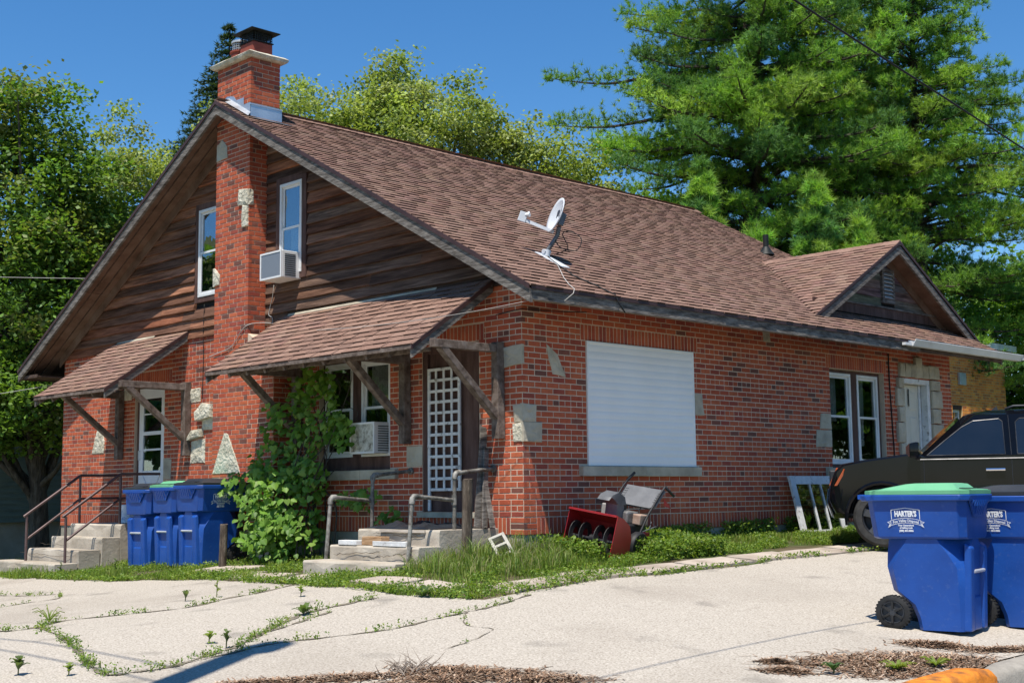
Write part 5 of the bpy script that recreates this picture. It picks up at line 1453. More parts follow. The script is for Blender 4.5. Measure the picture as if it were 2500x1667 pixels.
def prof(nose, inset):
    i = inset
    p_ = [(.60-nose, .42+i), (.68-nose, .60), (.66-nose, .78), (.60-nose, .95), (.50-nose*.7, 1.05-i), (.2, 1.10-i), (-.2, 1.15-i), (-.42, 1.18-i), (-.55, 1.12-i*.4), (-3.3, 1.16-i*.4), (-3.42, 1.05), (-3.46, .6), (-3.40, .40+i)]
    p_ += [(-2.2, .36+i)]
    p_ += [(x, z+0*i) for x, z in reversed(arch(-2.62, .44))]
    return p_
def prof_loop(nose, inset):
    i = inset
    top = [(.60-nose, .42+i), (.68-nose, .60), (.66-nose, .78), (.60-nose, .95), (.50-nose*.7, 1.05-i), (.2, 1.10-i), (-.2, 1.15-i), (-.42, 1.18-i), (-.55, 1.12-i*.4), (-3.3, 1.16-i*.4), (-3.42, 1.05), (-3.46, .6), (-3.40, .40+i), (-3.10, .36+i)]
    rear = [(x, z) for x, z in arch(-2.62, .43)][::-1]      # from back to front
    mid = [(-2.15, .36+i), (-.50, .36+i)]
    front = [(x, z) for x, z in arch(0, .43)][::-1]
    return top+rear+mid+front+[(.46, .40+i)]
m = MB(); rings = []
for y, nose, ins in ((-.88, .06, .03), (-.86, .035, .012), (-.78, .01, .0), (-.45, .0, -.012), (.45, .0, -.012), (.78, .01, .0), (.86, .035, .012), (.88, .06, .03)):
    rings.append([(x, y, z) for x, z in prof_loop(nose, ins)])
m.loft(rings); m.build('body', m_paint, car, smooth=True, auto=38, **K)
m = MB(); m.box((-3.1, -.80, .40), (.45, .80, .42)); m.box((-.46, -.60, .36), (.46, .60, .85)); m.box((-3.1, -.60, .36), (-2.15, .60, .85)); m.build('underbody', m_lidb, car, **K)
def cab(x0, x1, y, z, c=.1): return [(x0, -y+c, z), (x0+c, -y, z), (x1-c, -y, z), (x1, -y+c, z), (x1, y-c, z), (x1-c, y, z), (x0+c, y, z), (x0, y-c, z)]
YB0, YT0, ZB0, ZT0 = .855, .715, 1.11, 1.63
m = MB(); m.loft([cab(-3.36, -.38, .86, 1.08), cab(-3.34, -.44, YB0, ZB0), cab(-3.16, -1.00, YT0, ZT0, .14), cab(-3.05, -1.14, .64, 1.685, .2), cab(-2.9, -1.4, .45, 1.705, .2)])
m.build('cabin', m_paint, car, smooth=True, auto=30, **K)
def side(x, z, t=.004): 
    y = YB0+(YT0-YB0)*(z-ZB0)/(ZT0-ZB0)+t
    return (x, y, z)
def window(poly, nm):
    m = MB(); m.quadlist([side(x, z) for x, z in poly], [tuple(reversed(range(len(poly))))]); w = m.build(nm, m_tint, car, **K)
    m = MB(); m.tube([side(x, z, .005) for x, z in poly+[poly[0]]], .006, 5, caps=False); m.build('window_trim', m_alloy, w, **K)
window([(-.56, 1.135), (-.78, 1.32), (-.98, 1.48), (-1.12, 1.555), (-1.42, 1.575), (-1.46, 1.54), (-1.48, 1.135)], 'side_window')
window([(-1.62, 1.135), (-1.61, 1.53), (-1.66, 1.575), (-2.36, 1.58), (-2.40, 1.54), (-2.46, 1.135)], 'side_window')
window([(-2.58, 1.135), (-2.56, 1.54), (-2.9, 1.56), (-3.1, 1.135)], 'side_window')
m = MB(); m.quadlist([(-.48, -.72, 1.13), (-.48, .72, 1.13), (-.97, .60, 1.60), (-.97, -.60, 1.60)], [(0, 1, 2, 3)]); o = m.build('windscreen', m_tint, car, **K); o.location = (.05, 0, .03)
# belt moulding, door seams, handles
m = MB(); m.tube([(-.45, .885, 1.085), (-3.3, .885, 1.085)], .008, 6); m.build('belt_moulding', m_alloy, car, **K)
for xs_, zt_ in ((-.52, 1.10), (-1.55, 1.70), (-2.52, 1.12)):
    m = MB(); pts = [(xs_, .8815, .45), (xs_, .8815, 1.08)]
    m.tube(pts, .004, 4); m.build('door_seam', m_lidb, car, **K)
m = MB(); m.tube([side(-1.55, 1.11, .002), side(-1.53, 1.62, .002)], .004, 4); m.build('door_seam', m_alloy, car, **K)
for xs_ in (-1.36, -2.34):
    m = MB(); m.tube([(xs_-.11, .905, .95), (xs_+.11, .905, .95)], .020, 8); m.box((xs_-.09, .87, .935), (xs_-.06, .90, .96)); m.box((xs_+.06, .87, .935), (xs_+.09, .90, .96)); m.build('door_handle', m_chrome, car, smooth=True, auto=40, **K)
# mirror
m = MB(); m.loft([[(-.66+a*.05, .90+.02, 1.13+b*.05), (-.66+a*.05, .90+.02, 1.13+b*.05)] for a, b in ((0, 0),)], caps=False) if False else None
m = MB()
def mring(x, hw, hh, cy=1.01, cz=1.20): return [(x, cy-hw, cz-hh), (x, cy+hw, cz-hh), (x, cy+hw*1.1, cz), (x, cy+hw, cz+hh), (x, cy-hw, cz+hh), (x, cy-hw*1.1, cz)]
m.loft([mring(-.34, .05, .045), mring(-.38, .085, .085), mring(-.45, .095, .10), mring(-.48, .09, .095)]); mi = m.build('mirror', m_paint, car, smooth=True, auto=40, **K)
m = MB(); m.loft([mring(-.325, .04, .04), mring(-.37, .088, .086)]); m.build('mirror_cap', m_chrome, mi, smooth=True, auto=40, **K)
m = MB(); m.beam((-.45, .86, 1.10), (-.45, .97, 1.14), .06, .04); m.build('mirror_arm', m_lidb, mi, **K)
# head lamp wraps the corner
m = MB(); m.loft([[(.60, .72, .78), (.50, .86, .78), (.43, .86, .99), (.55, .74, 1.00)], [(.665, .73, .78), (.575, .892, .775), (.45, .894, .985), (.565, .745, 1.005)]]); hl = m.build('headlight', m_lampr, car, **K)
m = MB(); m.loft([[(.62, .40, .80), (.56, .72, .80), (.52, .735, 1.0), (.57, .40, 1.0)], [(.66, .40, .80), (.585, .73, .80), (.54, .745, 1.0), (.61, .40, 1.0)]]); m.build('headlight', m_lampc, car, **K)
m = MB(); m.box((.60, -.42, .72), (.70, .42, .98)); m.build('grille', m_lidb, car, bevel=.02, **K)
m = MB(); m.loft([[(.46, .80, .36), (.62, .60, .36), (.70, .3, .36), (.70, -.3, .36), (.62, -.60, .36), (.46, -.80, .36)], [(.50, .895, .56), (.70, .62, .56), (.765, .3, .56), (.765, -.3, .56), (.70, -.62, .56), (.50, -.895, .56)], [(.48, .895, .74), (.68, .62, .74), (.74, .3, .74), (.74, -.3, .74), (.68, -.62, .74), (.48, -.895, .74)]]); m.build('front_bumper', m_paint, car, smooth=True, auto=35, bevel=.01, **K)
# roof rails
for s_ in (-1, 1):
    m = MB(); m.tube([(-1.5, s_*.60, 1.70), (-1.6, s_*.60, 1.735), (-2.9, s_*.60, 1.73), (-3.0, s_*.60, 1.69)], .016, 6); m.build('roof_rail', m_lidb, car, smooth=True, **K)
m = MB(); m.prism([(-1.30, .1, 1.69), (-1.42, .1, 1.69), (-1.40, .1, 1.77)], (0, .02, 0)); m.build('aerial_fin', m_lidb, car, **K)
# wheels with arch lips
for cx in (0, -2.62):
    for s_ in (1, -1):
        m = MB(); y = s_*.78
        m.lathe([(.25, -.12), (.33, -.12), (RW-.01, -.09), (RW, -.04), (RW, .05), (RW-.012, .09), (.33, .115), (.255, .115)], (cx, y, RW), axis=(0, s_, 0), n=40, caps=False); w = m.build('wheel', m_rubber, car, smooth=True, auto=40, **K)
        m = MB(); m.lathe([(.252, .10), (.24, .085), (.235, -.05), (.05, -.05)], (cx, y, RW), axis=(0, s_, 0), n=36, caps=False); m.lathe([(.05, .02), (.05, .075), (.03, .085)], (cx, y, RW), axis=(0, s_, 0), n=16)
        rm = m.build('rim', m_lidb, w, smooth=True, auto=40, **K)
        for k in range(5):
            a = 2*math.pi*k/5+.3; c, s2 = math.cos(a), math.sin(a); e = (-s2, c)
            q = lambda r_, wd, d: (cx+r_*c+e[0]*wd, y+s_*d, RW+r_*s2+e[1]*wd)
            mm = MB(); mm.hexa([q(.04, -.035, .03), q(.04, .035, .03), q(.245, .055, .05), q(.245, -.055, .05), q(.04, -.032, .075), q(.04, .032, .075), q(.245, .048, .088), q(.245, -.048, .088)]); mm.build('spoke', m_alloy, w, **K)
        m = MB(); pts = [(cx+.445*math.cos(math.pi*(k/16*1.12-.06)), s_*.885, .36+.445*math.sin(math.pi*(k/16*1.12-.06))) for k in range(17)]; m.tube(pts, .028, 6); m.build('arch_lip', m_paint, car, smooth=True, auto=50, **K)
        m = MB(); pts = [(cx+.40*math.cos(math.pi*k/14), s_*.60, .36+.42*math.sin(math.pi*k/14)) for k in range(15)]
        m.quadlist([v_ for p_ in pts for v_ in (p_, (p_[0], s_*.87, p_[2]))], [(2*k, 2*k+1, 2*k+3, 2*k+2) for k in range(14)]); m.build('arch_liner', m_lidb, car, **K)

# ------------------------------------------------------------------ neighbouring buildings
ob_ = thing('tan_brick_building', 'orange tan brick building behind the far end of the house', 'building', (-5.5, 21, -1))
m_tan = pmat('tan_brick', [(.85, .82, .80), (1, 1, 1), (1.15, 1.12, 1.1)], scale=9, rough=.9, bump=.3, bscale=60, tint=True)
TB = [(.80, .27, .05), (.70, .21, .045), (.84, .32, .06), (.64, .18, .04), (.76, .24, .05), (.50, .16, .05)]
BX, BY0, BY1, BZ0, BZ1 = -4.6, 17.2, 22.2, -1.2, 3.75
m = MB(); wall_cells(m, 'S', BY0, BY1, BZ0, BZ1, [(21.0, 21.75, .8, 2.25), (19.3, 19.8, .5, 2.3)], -BX, -BX+.3); bw = m.build('wall', pmat('tan_mortar', [(.55, .34, .15), (.66, .42, .2)], scale=6, rough=.95), ob_)
old = BR; BR = []
courses('S', BY0, BY1, -17, 55, [(21.0, 21.75, .8, 2.25), (19.3, 19.8, .5, 2.3)], BX, hdr=True)
m = MB()
for b in BR:
    f_, e = brick_corners(b); m.quadlist(brick_verts(f_, e, *b[1:5]), BFACES, pick(TB))
o = m.build('bricks', m_tan, bw); o['kind'] = 'stuff'
m = MB(); m.box((-14, BY0+.02, BZ0), (BX-.302, BY1-.02, BZ1)); m.build('core', MAT['mortar'], ob_)
for (a, b, c, d) in ((21.0, 21.75, .8, 2.25), (19.3, 19.8, .5, 2.3)):
    m = MB(); frame(m, 'S', a+.02, b-.02, c+.02, d-.1, .07, -BX+.08, -BX+.14); w = m.build('window', MAT['white_paint'], ob_)
    m = MB(); m.box((BX-.12, a+.09, c+.09), (BX-.115, b-.09, d-.17)); m.build('pane', MAT['white_vinyl'] if a > 20 else MAT['glass'], w)
    m = MB(); m.box((BX-.16, a-.1, d-.1), (BX-.02, b+.1, d)); m.build('lintel', MAT['trimbrown'], ob_)
m = MB(); m.box((BX+.008, 19.62, 2.8), (BX+.07, 19.95, 3.1)); m.build('meter_box', MAT['galv'], ob_, bevel=.01)
m = MB(); m.box((BX+.008, 20.75, 3.42), (BX+.03, 21.35, 3.56)); m.build('vent_grille', MAT['trimbrown'], ob_)
m = MB(); m.box((BX-.05, BY0-.1, BZ1), (BX+.28, BY1+.15, BZ1+.16)); m.build('coping', MAT['gutter'], ob_)
nb = thing('green_sided_house', 'dark green sided neighbouring house in the shade at far left', 'house', (-21, 4, -1))
m_gs = pmat('green_siding', [(.10, .135, .12), (.15, .19, .165)], scale=3, rough=.8, stretch=(1, 1, 5))
m = MB(); m.box((-26, 1.2, -.25), (-18.6, 9, 2.9)); m.build('wall', m_gs, nb)
m = MB(); m.box((-26, 1.25, -1.3), (-18.7, 8.9, -.25)); m.build('foundation', MAT['foundation'], nb)
z = -.25
while z < 2.8:
    m = MB(); m.hexa([(-26, 1.16, z), (-18.56, 1.16, z), (-18.56, 1.21, z), (-26, 1.21, z), (-26, 1.19, z+.135), (-18.56, 1.19, z+.135), (-18.56, 1.21, z+.135), (-26, 1.21, z+.135)]); m.build('clapboard', m_gs, nb)
    m = MB(); m.hexa([(-18.61, 1.2, z), (-18.56, 1.2, z), (-18.56, 9, z), (-18.61, 9, z), (-18.61, 1.2, z+.135), (-18.585, 1.2, z+.135), (-18.585, 9, z+.135), (-18.61, 9, z+.135)]); m.build('clapboard', m_gs, nb)
    z += .135
m = MB(); m.box((-26.4, .8, 2.9), (-18.2, 9.4, 3.05)); m.prism([(-26.4, .8, 3.05), (-18.2, .8, 3.05), (-22.3, .8, 4.6)], (0, 8.6, 0)); m.build('roof', MAT['roof_edge'], nb)
m = MB(); frame(m, 'F', -20.6, -19.8, .8, 2.1, .08, 1.10, 1.155); w = m.build('window', MAT['white_vinyl'], nb)
m = MB(); m.box((-20.52, 1.13, .88), (-19.88, 1.14, 2.02)); m.build('pane', m_tint, w)
# ------------------------------------------------------------------ vegetation
def unit(a): return a/np.maximum(np.linalg.norm(a, axis=-1, keepdims=True), 1e-9)
def rdir(n, up=0.0):
    d = nrg.normal(size=(n, 3)); d[:, 2] += up
    return unit(d)
def leaf_arrays(P, L, W, nup=.6, hang=0.0, fold=.0):
    """rhomb leaves (4 verts, one quad) with random facing; nup pulls the faces upwards"""
    n = len(P)
    nrm = rdir(n, nup*1.6)
    a = np.cross(nrm, rdir(n)); a = unit(a)
    if hang: a[:, 2] -= hang; a = unit(a)
    b = unit(np.cross(nrm, a))
    L = np.broadcast_to(L, (n,))[:, None]; W = np.broadcast_to(W, (n,))[:, None]
    V = np.stack([P, P+a*L*.42+b*W*.5-nrm*fold*W, P+a*L, P+a*L*.42-b*W*.5-nrm*fold*W], 1).reshape(-1, 3)
    F = np.arange(4*n).reshape(-1, 4)
    return V, F
def tints(n, base, var=.18, hue=.10):
    t = np.array(base)[None, :]*(1+nrg.normal(size=(n, 1))*var)
    t[:, 0] *= 1+nrg.normal(size=n)*hue
    return np.clip(t, .004, 1)
M_leaf = leafmat('leaf', .40, .5, spec=.35)
M_needle = leafmat('needle', .40, .6, spec=.25)
M_bark = pmat('bark', [(.03, .024, .018), (.075, .06, .047), (.13, .11, .09)], scale=5, rough=.95, bump=.9, bscale=14, stretch=(3, 3, .7), bdist=.03)
def in_ellipsoid(n, c, r, inner=.45):
    d = rdir(n); u = inner+(1-inner)*nrg.random((n, 1))**.55
    return np.array(c)[None]+d*u*np.array(r)[None]
def broadleaf(name, label, base, blobs, clumps, per, cr, L, W, cols, group=None, limbs=26, trunk_r=.16, cat='tree', flat=.6, hang=.0, nup=1.1, lumps=12):
    """blobs: (centre, radii, weight) envelope; clumps of leaves spread through it"""
    t = thing(name, label, cat, base, group=group)
    nb_ = []
    for c0, r0, w0 in blobs:          # lumpy outline: smaller lobes on the surface of each mass
        nb_.append((c0, tuple(q*.86 for q in r0), w0*.55))
        for d_ in rdir(lumps, .25):
            nb_.append((tuple(np.array(c0)+d_*np.array(r0)*.82), tuple(np.array(r0)*nrg.uniform(.22, .42)), w0*.55/lumps))
    blobs0, blobs = blobs, nb_
    w = np.array([b[2] for b in blobs], float); w /= w.sum()
    C_ = []
    for k, b in enumerate(blobs):
        C_.append(in_ellipsoid(max(1, int(clumps*w[k])), b[0], b[1]))
    C_ = np.concatenate(C_); nc = len(C_)
    top = C_[:, 2].max()
    rad = cr*(0.6+.8*nrg.random(nc))
    cnt = (per*(.5+nrg.random(nc))*(rad/cr)).astype(int)
    idx_ = np.repeat(np.arange(nc), cnt)
    off = np.clip(nrg.normal(size=(len(idx_), 3))*.5, -.85, .85); off[:, 2] *= flat
    P = C_[idx_]+off*rad[idx_][:, None]
    V, F = leaf_arrays(P, L*(.7+.6*nrg.random(len(P))), W*(.7+.6*nrg.random(len(P))), nup, hang)
    cc = np.array(cols); ct = cc[nrg.integers(0, len(cc), nc)]*(1+nrg.normal(size=(nc, 1))*.13)
    T = np.clip(ct[idx_]*(1+nrg.normal(size=(len(P), 1))*.2), .004, 1)
    npmesh('crown', V, F, M_leaf, t, tint=T)
    m = MB(); bp = Vector(base); cen = Vector(np.mean([b[0] for b in blobs0], axis=0))
    ax = [bp+Vector((0, 0, -.3)), bp+Vector((.05, 0, .8)), bp.lerp(cen, .5)+Vector((.1, .1, 0)), cen, Vector((cen.x, cen.y, cen.z+(top-cen.z)*.45))]
    m.tube(smoothpts(ax, 5), list(np.linspace(trunk_r, .012, 21)), 10)
    for c in C_[nrg.choice(nc, min(limbs, nc), replace=False)]:
        c = Vector(c); s0 = nrg.uniform(.25, .75); p0 = bp.lerp(Vector((cen.x, cen.y, top-.8)), s0*min(1, max(.2, (c.z-bp.z)/(top-bp.z))))
        md = p0.lerp(c, .5)+Vector((0, 0, -.15))
        m.tube(smoothpts([p0, md, c], 4), list(np.linspace(trunk_r*.34, .010, 9)), 6)
    m.build('trunk', M_bark, t, smooth=True, auto=60)
    return t
GRN = [(0.126, 0.232, 0.037), (0.103, 0.197, 0.033), (0.157, 0.260, 0.043), (0.180, 0.246, 0.048), (0.084, 0.161, 0.032), (0.193, 0.225, 0.071)]
YEL = [(0.295, 0.364, 0.094), (0.261, 0.330, 0.085), (0.343, 0.398, 0.127), (0.220, 0.288, 0.072), (0.316, 0.357, 0.152)]
MID = [(0.175, 0.312, 0.039), (0.140, 0.261, 0.035), (0.217, 0.348, 0.049), (0.119, 0.217, 0.031)]
broadleaf('maple_tree', 'dark green leafy tree filling the left edge beside the house', (-16.1, 1.7, gz(-16, 1.7)),
          [((-15.9, 1.1, 5.6), (1.9, 2.2, 3.3), 4), ((-17.4, -.4, 5.0), (2.2, 2.2, 3.2), 3), ((-15.4, 2.2, 4.2), (1.5, 1.5, 2.4), 2), ((-16.9, .2, 8.0), (1.3, 1.4, 1.3), 1), ((-15.6, 1.2, 2.2), (1.6, 1.7, 1.2), 1.5), ((-14.9, 2.0, 6.6), (.8, .9, 1.2), .5)],
          680, 135, .55, .115, .088, GRN, limbs=60, trunk_r=.27)
for nm, lab, bl, cl, tr in (
    ('aspen_tree', 'yellow green tree between the dark left tree and the roof', [((-18.9, 5.6, 6.6), (1.7, 1.8, 3.2), 3), ((-17.6, 6.8, 8.1), (1.3, 1.3, 1.9), 1.2), ((-19.6, 4.6, 5.0), (1.4, 1.5, 2.4), 1)], 260, .14),
    ('aspen_tree', 'tall yellow green tree just right of the chimney', [((-16.6, 9.0, 8.6), (2.2, 2.4, 2.7), 3), ((-15.2, 9.9, 9.6), (1.4, 1.4, 1.8), 1)], 250, .16),
    ('aspen_tree', 'rounded yellow green tree behind the middle of the ridge', [((-13.9, 10.6, 8.3), (2.0, 2.1, 2.7), 3), ((-14.6, 10.0, 9.7), (1.2, 1.2, 1.2), .8)], 230, .15),
    ('aspen_tree', 'lowest yellow green tree near the middle of the picture', [((-11.9, 12.9, 7.3), (1.6, 1.7, 2.5), 3), ((-11.3, 13.2, 7.7), (1.3, 1.4, 1.9), 1), ((-12.8, 12.1, 8.7), (.8, .8, 1.0), .6)], 190, .13)):
    b0 = bl[0][0]
    broadleaf(nm, lab, (b0[0], b0[1], -1.0), bl, int(cl*.95), 130, .46, .098, .075, YEL, 'yellow green trees behind the roof', limbs=34, trunk_r=tr, hang=.5)
broadleaf('broadleaf_tree', 'small bright green tree showing left of the big pine', (-13.2, 18.2, -1), [((-13.1, 18.4, 7.4), (1.4, 1.4, 2.2), 1), ((-12.2, 18.9, 6.6), (1.3, 1.3, 1.8), .7)], 90, 90, .5, .14, .10, MID, limbs=14)
broadleaf('broadleaf_tree', 'bright green leafy tree at the right edge behind the SUV', (-3.2, 23.9, -1), [((-3.1, 23.9, 3.6), (1.2, 1.3, 3.2), 2), ((-2.2, 24.4, 4.6), (1.3, 1.3, 3.2), 1), ((-4.4, 25.5, 4.6), (1.2, 1.2, 2.0), .7)], 230, 100, .5, .13, .10, MID, limbs=24)
broadleaf('broadleaf_tree', 'shaded green tree behind the side gable peak', (-7.4, 25.6, -1), [((-7.0, 25.2, 3.8), (2.3, 2.3, 3.4), 2), ((-4.9, 26.5, 3.6), (2.0, 2.0, 3.4), 1.5)], 230, 95, .6, .15, .11, MID, limbs=24)
broadleaf('broadleaf_tree', 'dark leafy trees mass end right of the tan brick building', (-9.5, 30, -1), [((-8.5, 29.5, 4), (3.0, 3, 4.2), 2), ((-14, 26, 4), (3.0, 3, 4.0), 2)], 260, 70, .8, .2, .15, GRN, limbs=14)
# trees across the street, seen only as reflections in the windows
for k, (x, y) in enumerate(((22, 26), (28, 20), (16, 34), (-27, -13), (-33, -22))):
    broadleaf('street_tree', ['leafy tree down the street reflected in the side windows', 'second leafy tree down the street', 'farthest leafy tree down the street', 'leafy tree across the street to the left', 'second leafy tree across the street to the left'][k], (x, y, -1.2), [((x, y, 4.8), (3.4, 3.4, 4.2), 1)], 170, 60, 1.1, .5, .42, GRN, 'trees across the street', limbs=8, trunk_r=.25)

def needle_mesh(name, P, D, parent, k=9, L=.15, W=.014, cols=None, spread=.75, ti=None):
    n = len(P); idx_ = np.repeat(np.arange(n), k)
    d = unit(D[idx_]+nrg.normal(size=(n*k, 3))*spread)
    s = unit(np.cross(d, rdir(n*k)))
    ln = (L*(.65+.6*nrg.random(n*k)))[:, None]
    p0 = P[idx_]+nrg.normal(size=(n*k, 3))*.012
    V = np.stack([p0-s*W*.5, p0+s*W*.5, p0+d*ln], 1).reshape(-1, 3)
    F = np.arange(3*n*k).reshape(-1, 3)
    T = np.clip(ti[idx_]*(1+nrg.normal(size=(n*k, 1))*.16), .004, 1)
    return npmesh(name, V, F, M_needle, parent, tint=T)
PNC = np.array([(0.215, 0.372, 0.057), (0.176, 0.320, 0.057), (0.254, 0.402, 0.063), (0.141, 0.275, 0.061), (0.113, 0.230, 0.066), (0.271, 0.396, 0.074)])
def pine(name, label, base, top, tiers, group=None, lean=(0, 0), tr=.22, L=.155, W=.019, dens=1.0, k=15, cols=PNC, droop=.12, tuft=.12, brown=None, mid=True, padr=1.0):
    """tiers: (z, mean length, branch count); whorled limbs with side twigs carrying needle tufts"""
    t = thing(name, label, 'pine tree', base, group=group)
    bp = Vector(base); tp = Vector(top)
    if mid:
        reg = [q for q in tiers if len(q) == 3]
        tiers = list(tiers)+[((p_[0]+q_[0])/2, (p_[1]+q_[1])/2*.92, max(5, p_[2]-1)) for p_, q_ in zip(reg, reg[1:])]
    axis = lambda z: bp.lerp(tp, min(1, max(0, (z-bp.z)/(tp.z-bp.z))))
    m = MB(); pts = smoothpts([bp+Vector((0, 0, -.3)), bp.lerp(tp, .3)+Vector((.1, -.1, 0)), bp.lerp(tp, .65)+Vector((-.08, .08, 0)), tp], 6)
    m.tube(pts, list(np.linspace(tr, .02, len(pts))), 10)
    P = []; D = []; T = []
    for (z, ln, cnt, *az) in tiers:
        a0 = nrg.uniform(0, 6.28)
        for b in range(cnt):
            a = az[0][b] if az else a0+6.283*b/cnt+nrg.normal()*.25
            l = ln*(nrg.uniform(.68, 1.08) if not az else 1.0)
            o = axis(z+nrg.normal()*.15); h = Vector((math.cos(a), math.sin(a), 0))
            rise = nrg.uniform(-.05, .22)
            q = [o, o+h*l*.35+Vector((0, 0, l*(rise-.02))), o+h*l*.72+Vector((0, 0, l*(rise-droop*.55))), o+h*l+Vector((0, 0, l*(rise-droop*.35)))]
            bpts = smoothpts(q, 5)
            m.tube(bpts, list(np.linspace(max(.016, tr*.26*min(1, l/4)), .006, len(bpts))), 5, caps=False)
            tone = cols[nrg.integers(0, len(cols))]*(1+nrg.normal()*.12)
            nt = max(4, int(l*4.2*dens))
            for j in range(nt):
                s_ = .16+.84*(j+.5)/nt
                i0 = min(len(bpts)-2, int(s_*(len(bpts)-1))); fr = s_*(len(bpts)-1)-i0
                c = bpts[i0].lerp(bpts[i0+1], fr); bd = (bpts[i0+1]-bpts[i0]).normalized()
                sd_ = bd.cross(Vector((0, 0, 1))).normalized()*(1 if j % 2 else -1)
                tl = (.26+.62*(1-s_))*min(1.3, .35+l*.24)*nrg.uniform(.6, 1.25)
                td = (sd_*nrg.uniform(.2, 1.0)+bd*nrg.uniform(.3, .8)+Vector((0, 0, nrg.uniform(-.15, .95)))).normalized()
                nn_ = max(2, int(tl/tuft))
                tn2 = tone*nrg.uniform(.75, 1.25)
                for u in range(nn_):
                    pp = c+td*tl*(u+.6)/nn_+Vector((nrg.uniform(-.06, .06), nrg.uniform(-.06, .06), nrg.uniform(-.05, .09)))
                    P.append(pp); D.append(td*.6+Vector((0, 0, .5))); T.append(tn2*nrg.uniform(.85, 1.15))
                if tl > .4: m.tube([c, c+td*tl*.9], [.009, .004], 3, caps=False)
            npad = max(2, int(l*1.5))
            for j in range(npad):
                s_ = .30+.70*(j+nrg.uniform(.2, .9))/npad
                i0 = min(len(bpts)-2, int(min(.98, s_)*(len(bpts)-1))); c = bpts[i0].lerp(bpts[i0+1], .5)
                pr = nrg.uniform(.22, .42)*min(1.2, .45+l*.22)*padr
                np_ = int(22*padr*nrg.uniform(.6, 1.2)); tn2 = tone*nrg.uniform(.85, 1.25)
                off = np.clip(nrg.normal(size=(np_, 3))*.55, -1, 1)*pr; off[:, 2] = off[:, 2]*.6+pr*.25
                for q in off:
                    P.append(c+Vector(q)); D.append(Vector((q[0]*1.6, q[1]*1.6, .35+q[2]*.8))); T.append(tn2*nrg.uniform(.85, 1.15))
            for u in range(4):
                P.append(bpts[-1]+(bpts[-1]-bpts[-2]).normalized()*.04*u); D.append((bpts[-1]-bpts[-2]).normalized()+Vector((0, 0, .3))); T.append(tone*1.15)
    for u in range(14):
        P.append(tp-Vector((0, 0, .05*u))); D.append(Vector((0, 0, 1))); T.append(cols[0])
    P = np.array([tuple(v) for v in P]); D = unit(np.array([tuple(v) for v in D])); T = np.array(T)
    if brown is not None:
        dd = np.linalg.norm(P-np.array(brown[0])[None], axis=1) < brown[1]
        T[dd] = np.array((.22, .085, .04))*(.8+.4*nrg.random((dd.sum(), 1)))
    needle_mesh('needles', P, D, t, k=k, L=L, W=W, ti=T, spread=.85)
    m.build('trunk', M_bark, t, smooth=True, auto=60)
    return t
def az(*deg): return [R(d) for d in deg]
# image left is about (-.70,-.71): azimuth 225 deg; image right azimuth 45 deg
tA = [(3.0, 3.2, 6), (3.8, 3.4, 6), (4.6, 3.6, 7), (5.5, 3.6, 7), (6.3, 3.4, 7), (7.1, 3.8, 8), (7.9, 3.9, 8), (8.7, 3.9, 8), (9.4, 3.6, 8), (10.0, 3.4, 8), (10.7, 3.6, 8), (11.4, 3.3, 8), (12.1, 3.2, 8), (12.8, 2.9, 8), (13.5, 2.6, 8), (14.3, 2.2, 8), (15.1, 1.7, 7), (15.9, 1.1, 6),
      (10.3, 5.3, 2, az(228, 216)), (9.0, 4.1, 3, az(232, 219, 205)), (11.9, 3.4, 2, az(226, 240)), (9.7, 4.6, 3, az(300, 270, 320)), (8.2, 4.4, 3, az(310, 285, 260))]
pine('white_pine', 'biggest pine towering behind the roof with long left limb', (-9.3, 17.4, -1), (-8.0, 16.9, 16.6), tA, tr=.34, dens=1.12, group='tall pines behind the house')
tB = [(3.0, 3.0, 6), (4.0, 3.1, 7), (4.9, 3.2, 7), (5.8, 3.3, 7), (6.6, 3.3, 8), (7.4, 3.3, 8), (8.2, 3.3, 8), (9.0, 2.9, 8), (9.8, 2.6, 8), (10.6, 2.3, 8), (11.4, 2.1, 8), (12.2, 1.9, 8), (13, 1.7, 7), (13.8, 1.4, 7), (14.6, 1.0, 6), (8.6, 4.0, 3, az(45, 60, 25)), (7.6, 4.3, 3, az(40, 55, 70)), (10.4, 2.9, 3, az(40, 30, 60))]
pine('white_pine', 'right hand tall pine with a browned patch near its top', (-6.4, 21.2, -1), (-5.8, 20.6, 15.2), tB, tr=.28, dens=1.05, group='tall pines behind the house', brown=((-6.05, 22.0, 13.6), .8))
tC = [(4.0, 2.8, 6), (5.2, 3.0, 7), (6.4, 3.0, 8), (7.4, 3.1, 8), (8.4, 3.0, 8), (9.3, 2.9, 8), (10.2, 2.8, 8), (11.2, 2.6, 8), (12.2, 2.3, 7), (13.2, 1.9, 7), (14.2, 1.4, 6)]
pine('white_pine', 'middle tall pine filling between the two larger pines', (-8.2, 20.6, -1), (-7.4, 20.2, 15.0), tC, tr=.24, group='tall pines behind the house')
YP = PNC*np.array([1.1, 1.12, 1.2])
def young(label, x, y, zt_, r, zb=1.2):
    n = int((zt_-zb)/.42); ti = [(zb+(zt_-zb)*k/n, max(.14, r*(1-(k/n)**1.35)), 6) for k in range(n)]
    return pine('young_pine', label, (x, y, -1), (x+.05, y, zt_), ti, group='young pines behind the ridge', tr=.09, L=.17, W=.016, dens=1.6, cols=YP, droop=-.25, tuft=.10, mid=False, padr=.6)
young('leftmost young pine rising behind the far ridge end', -6.7, 12.3, 7.5, 1.5)
young('tallest thin young pine behind the roof slope', -4.4, 13.2, 7.0, 1.25)
young('low bushy young pine right behind the ridge end', -5.3, 12.3, 5.9, 1.6)
young('young pine just left of the side gable ridge', -3.8, 13.9, 6.1, 1.5)
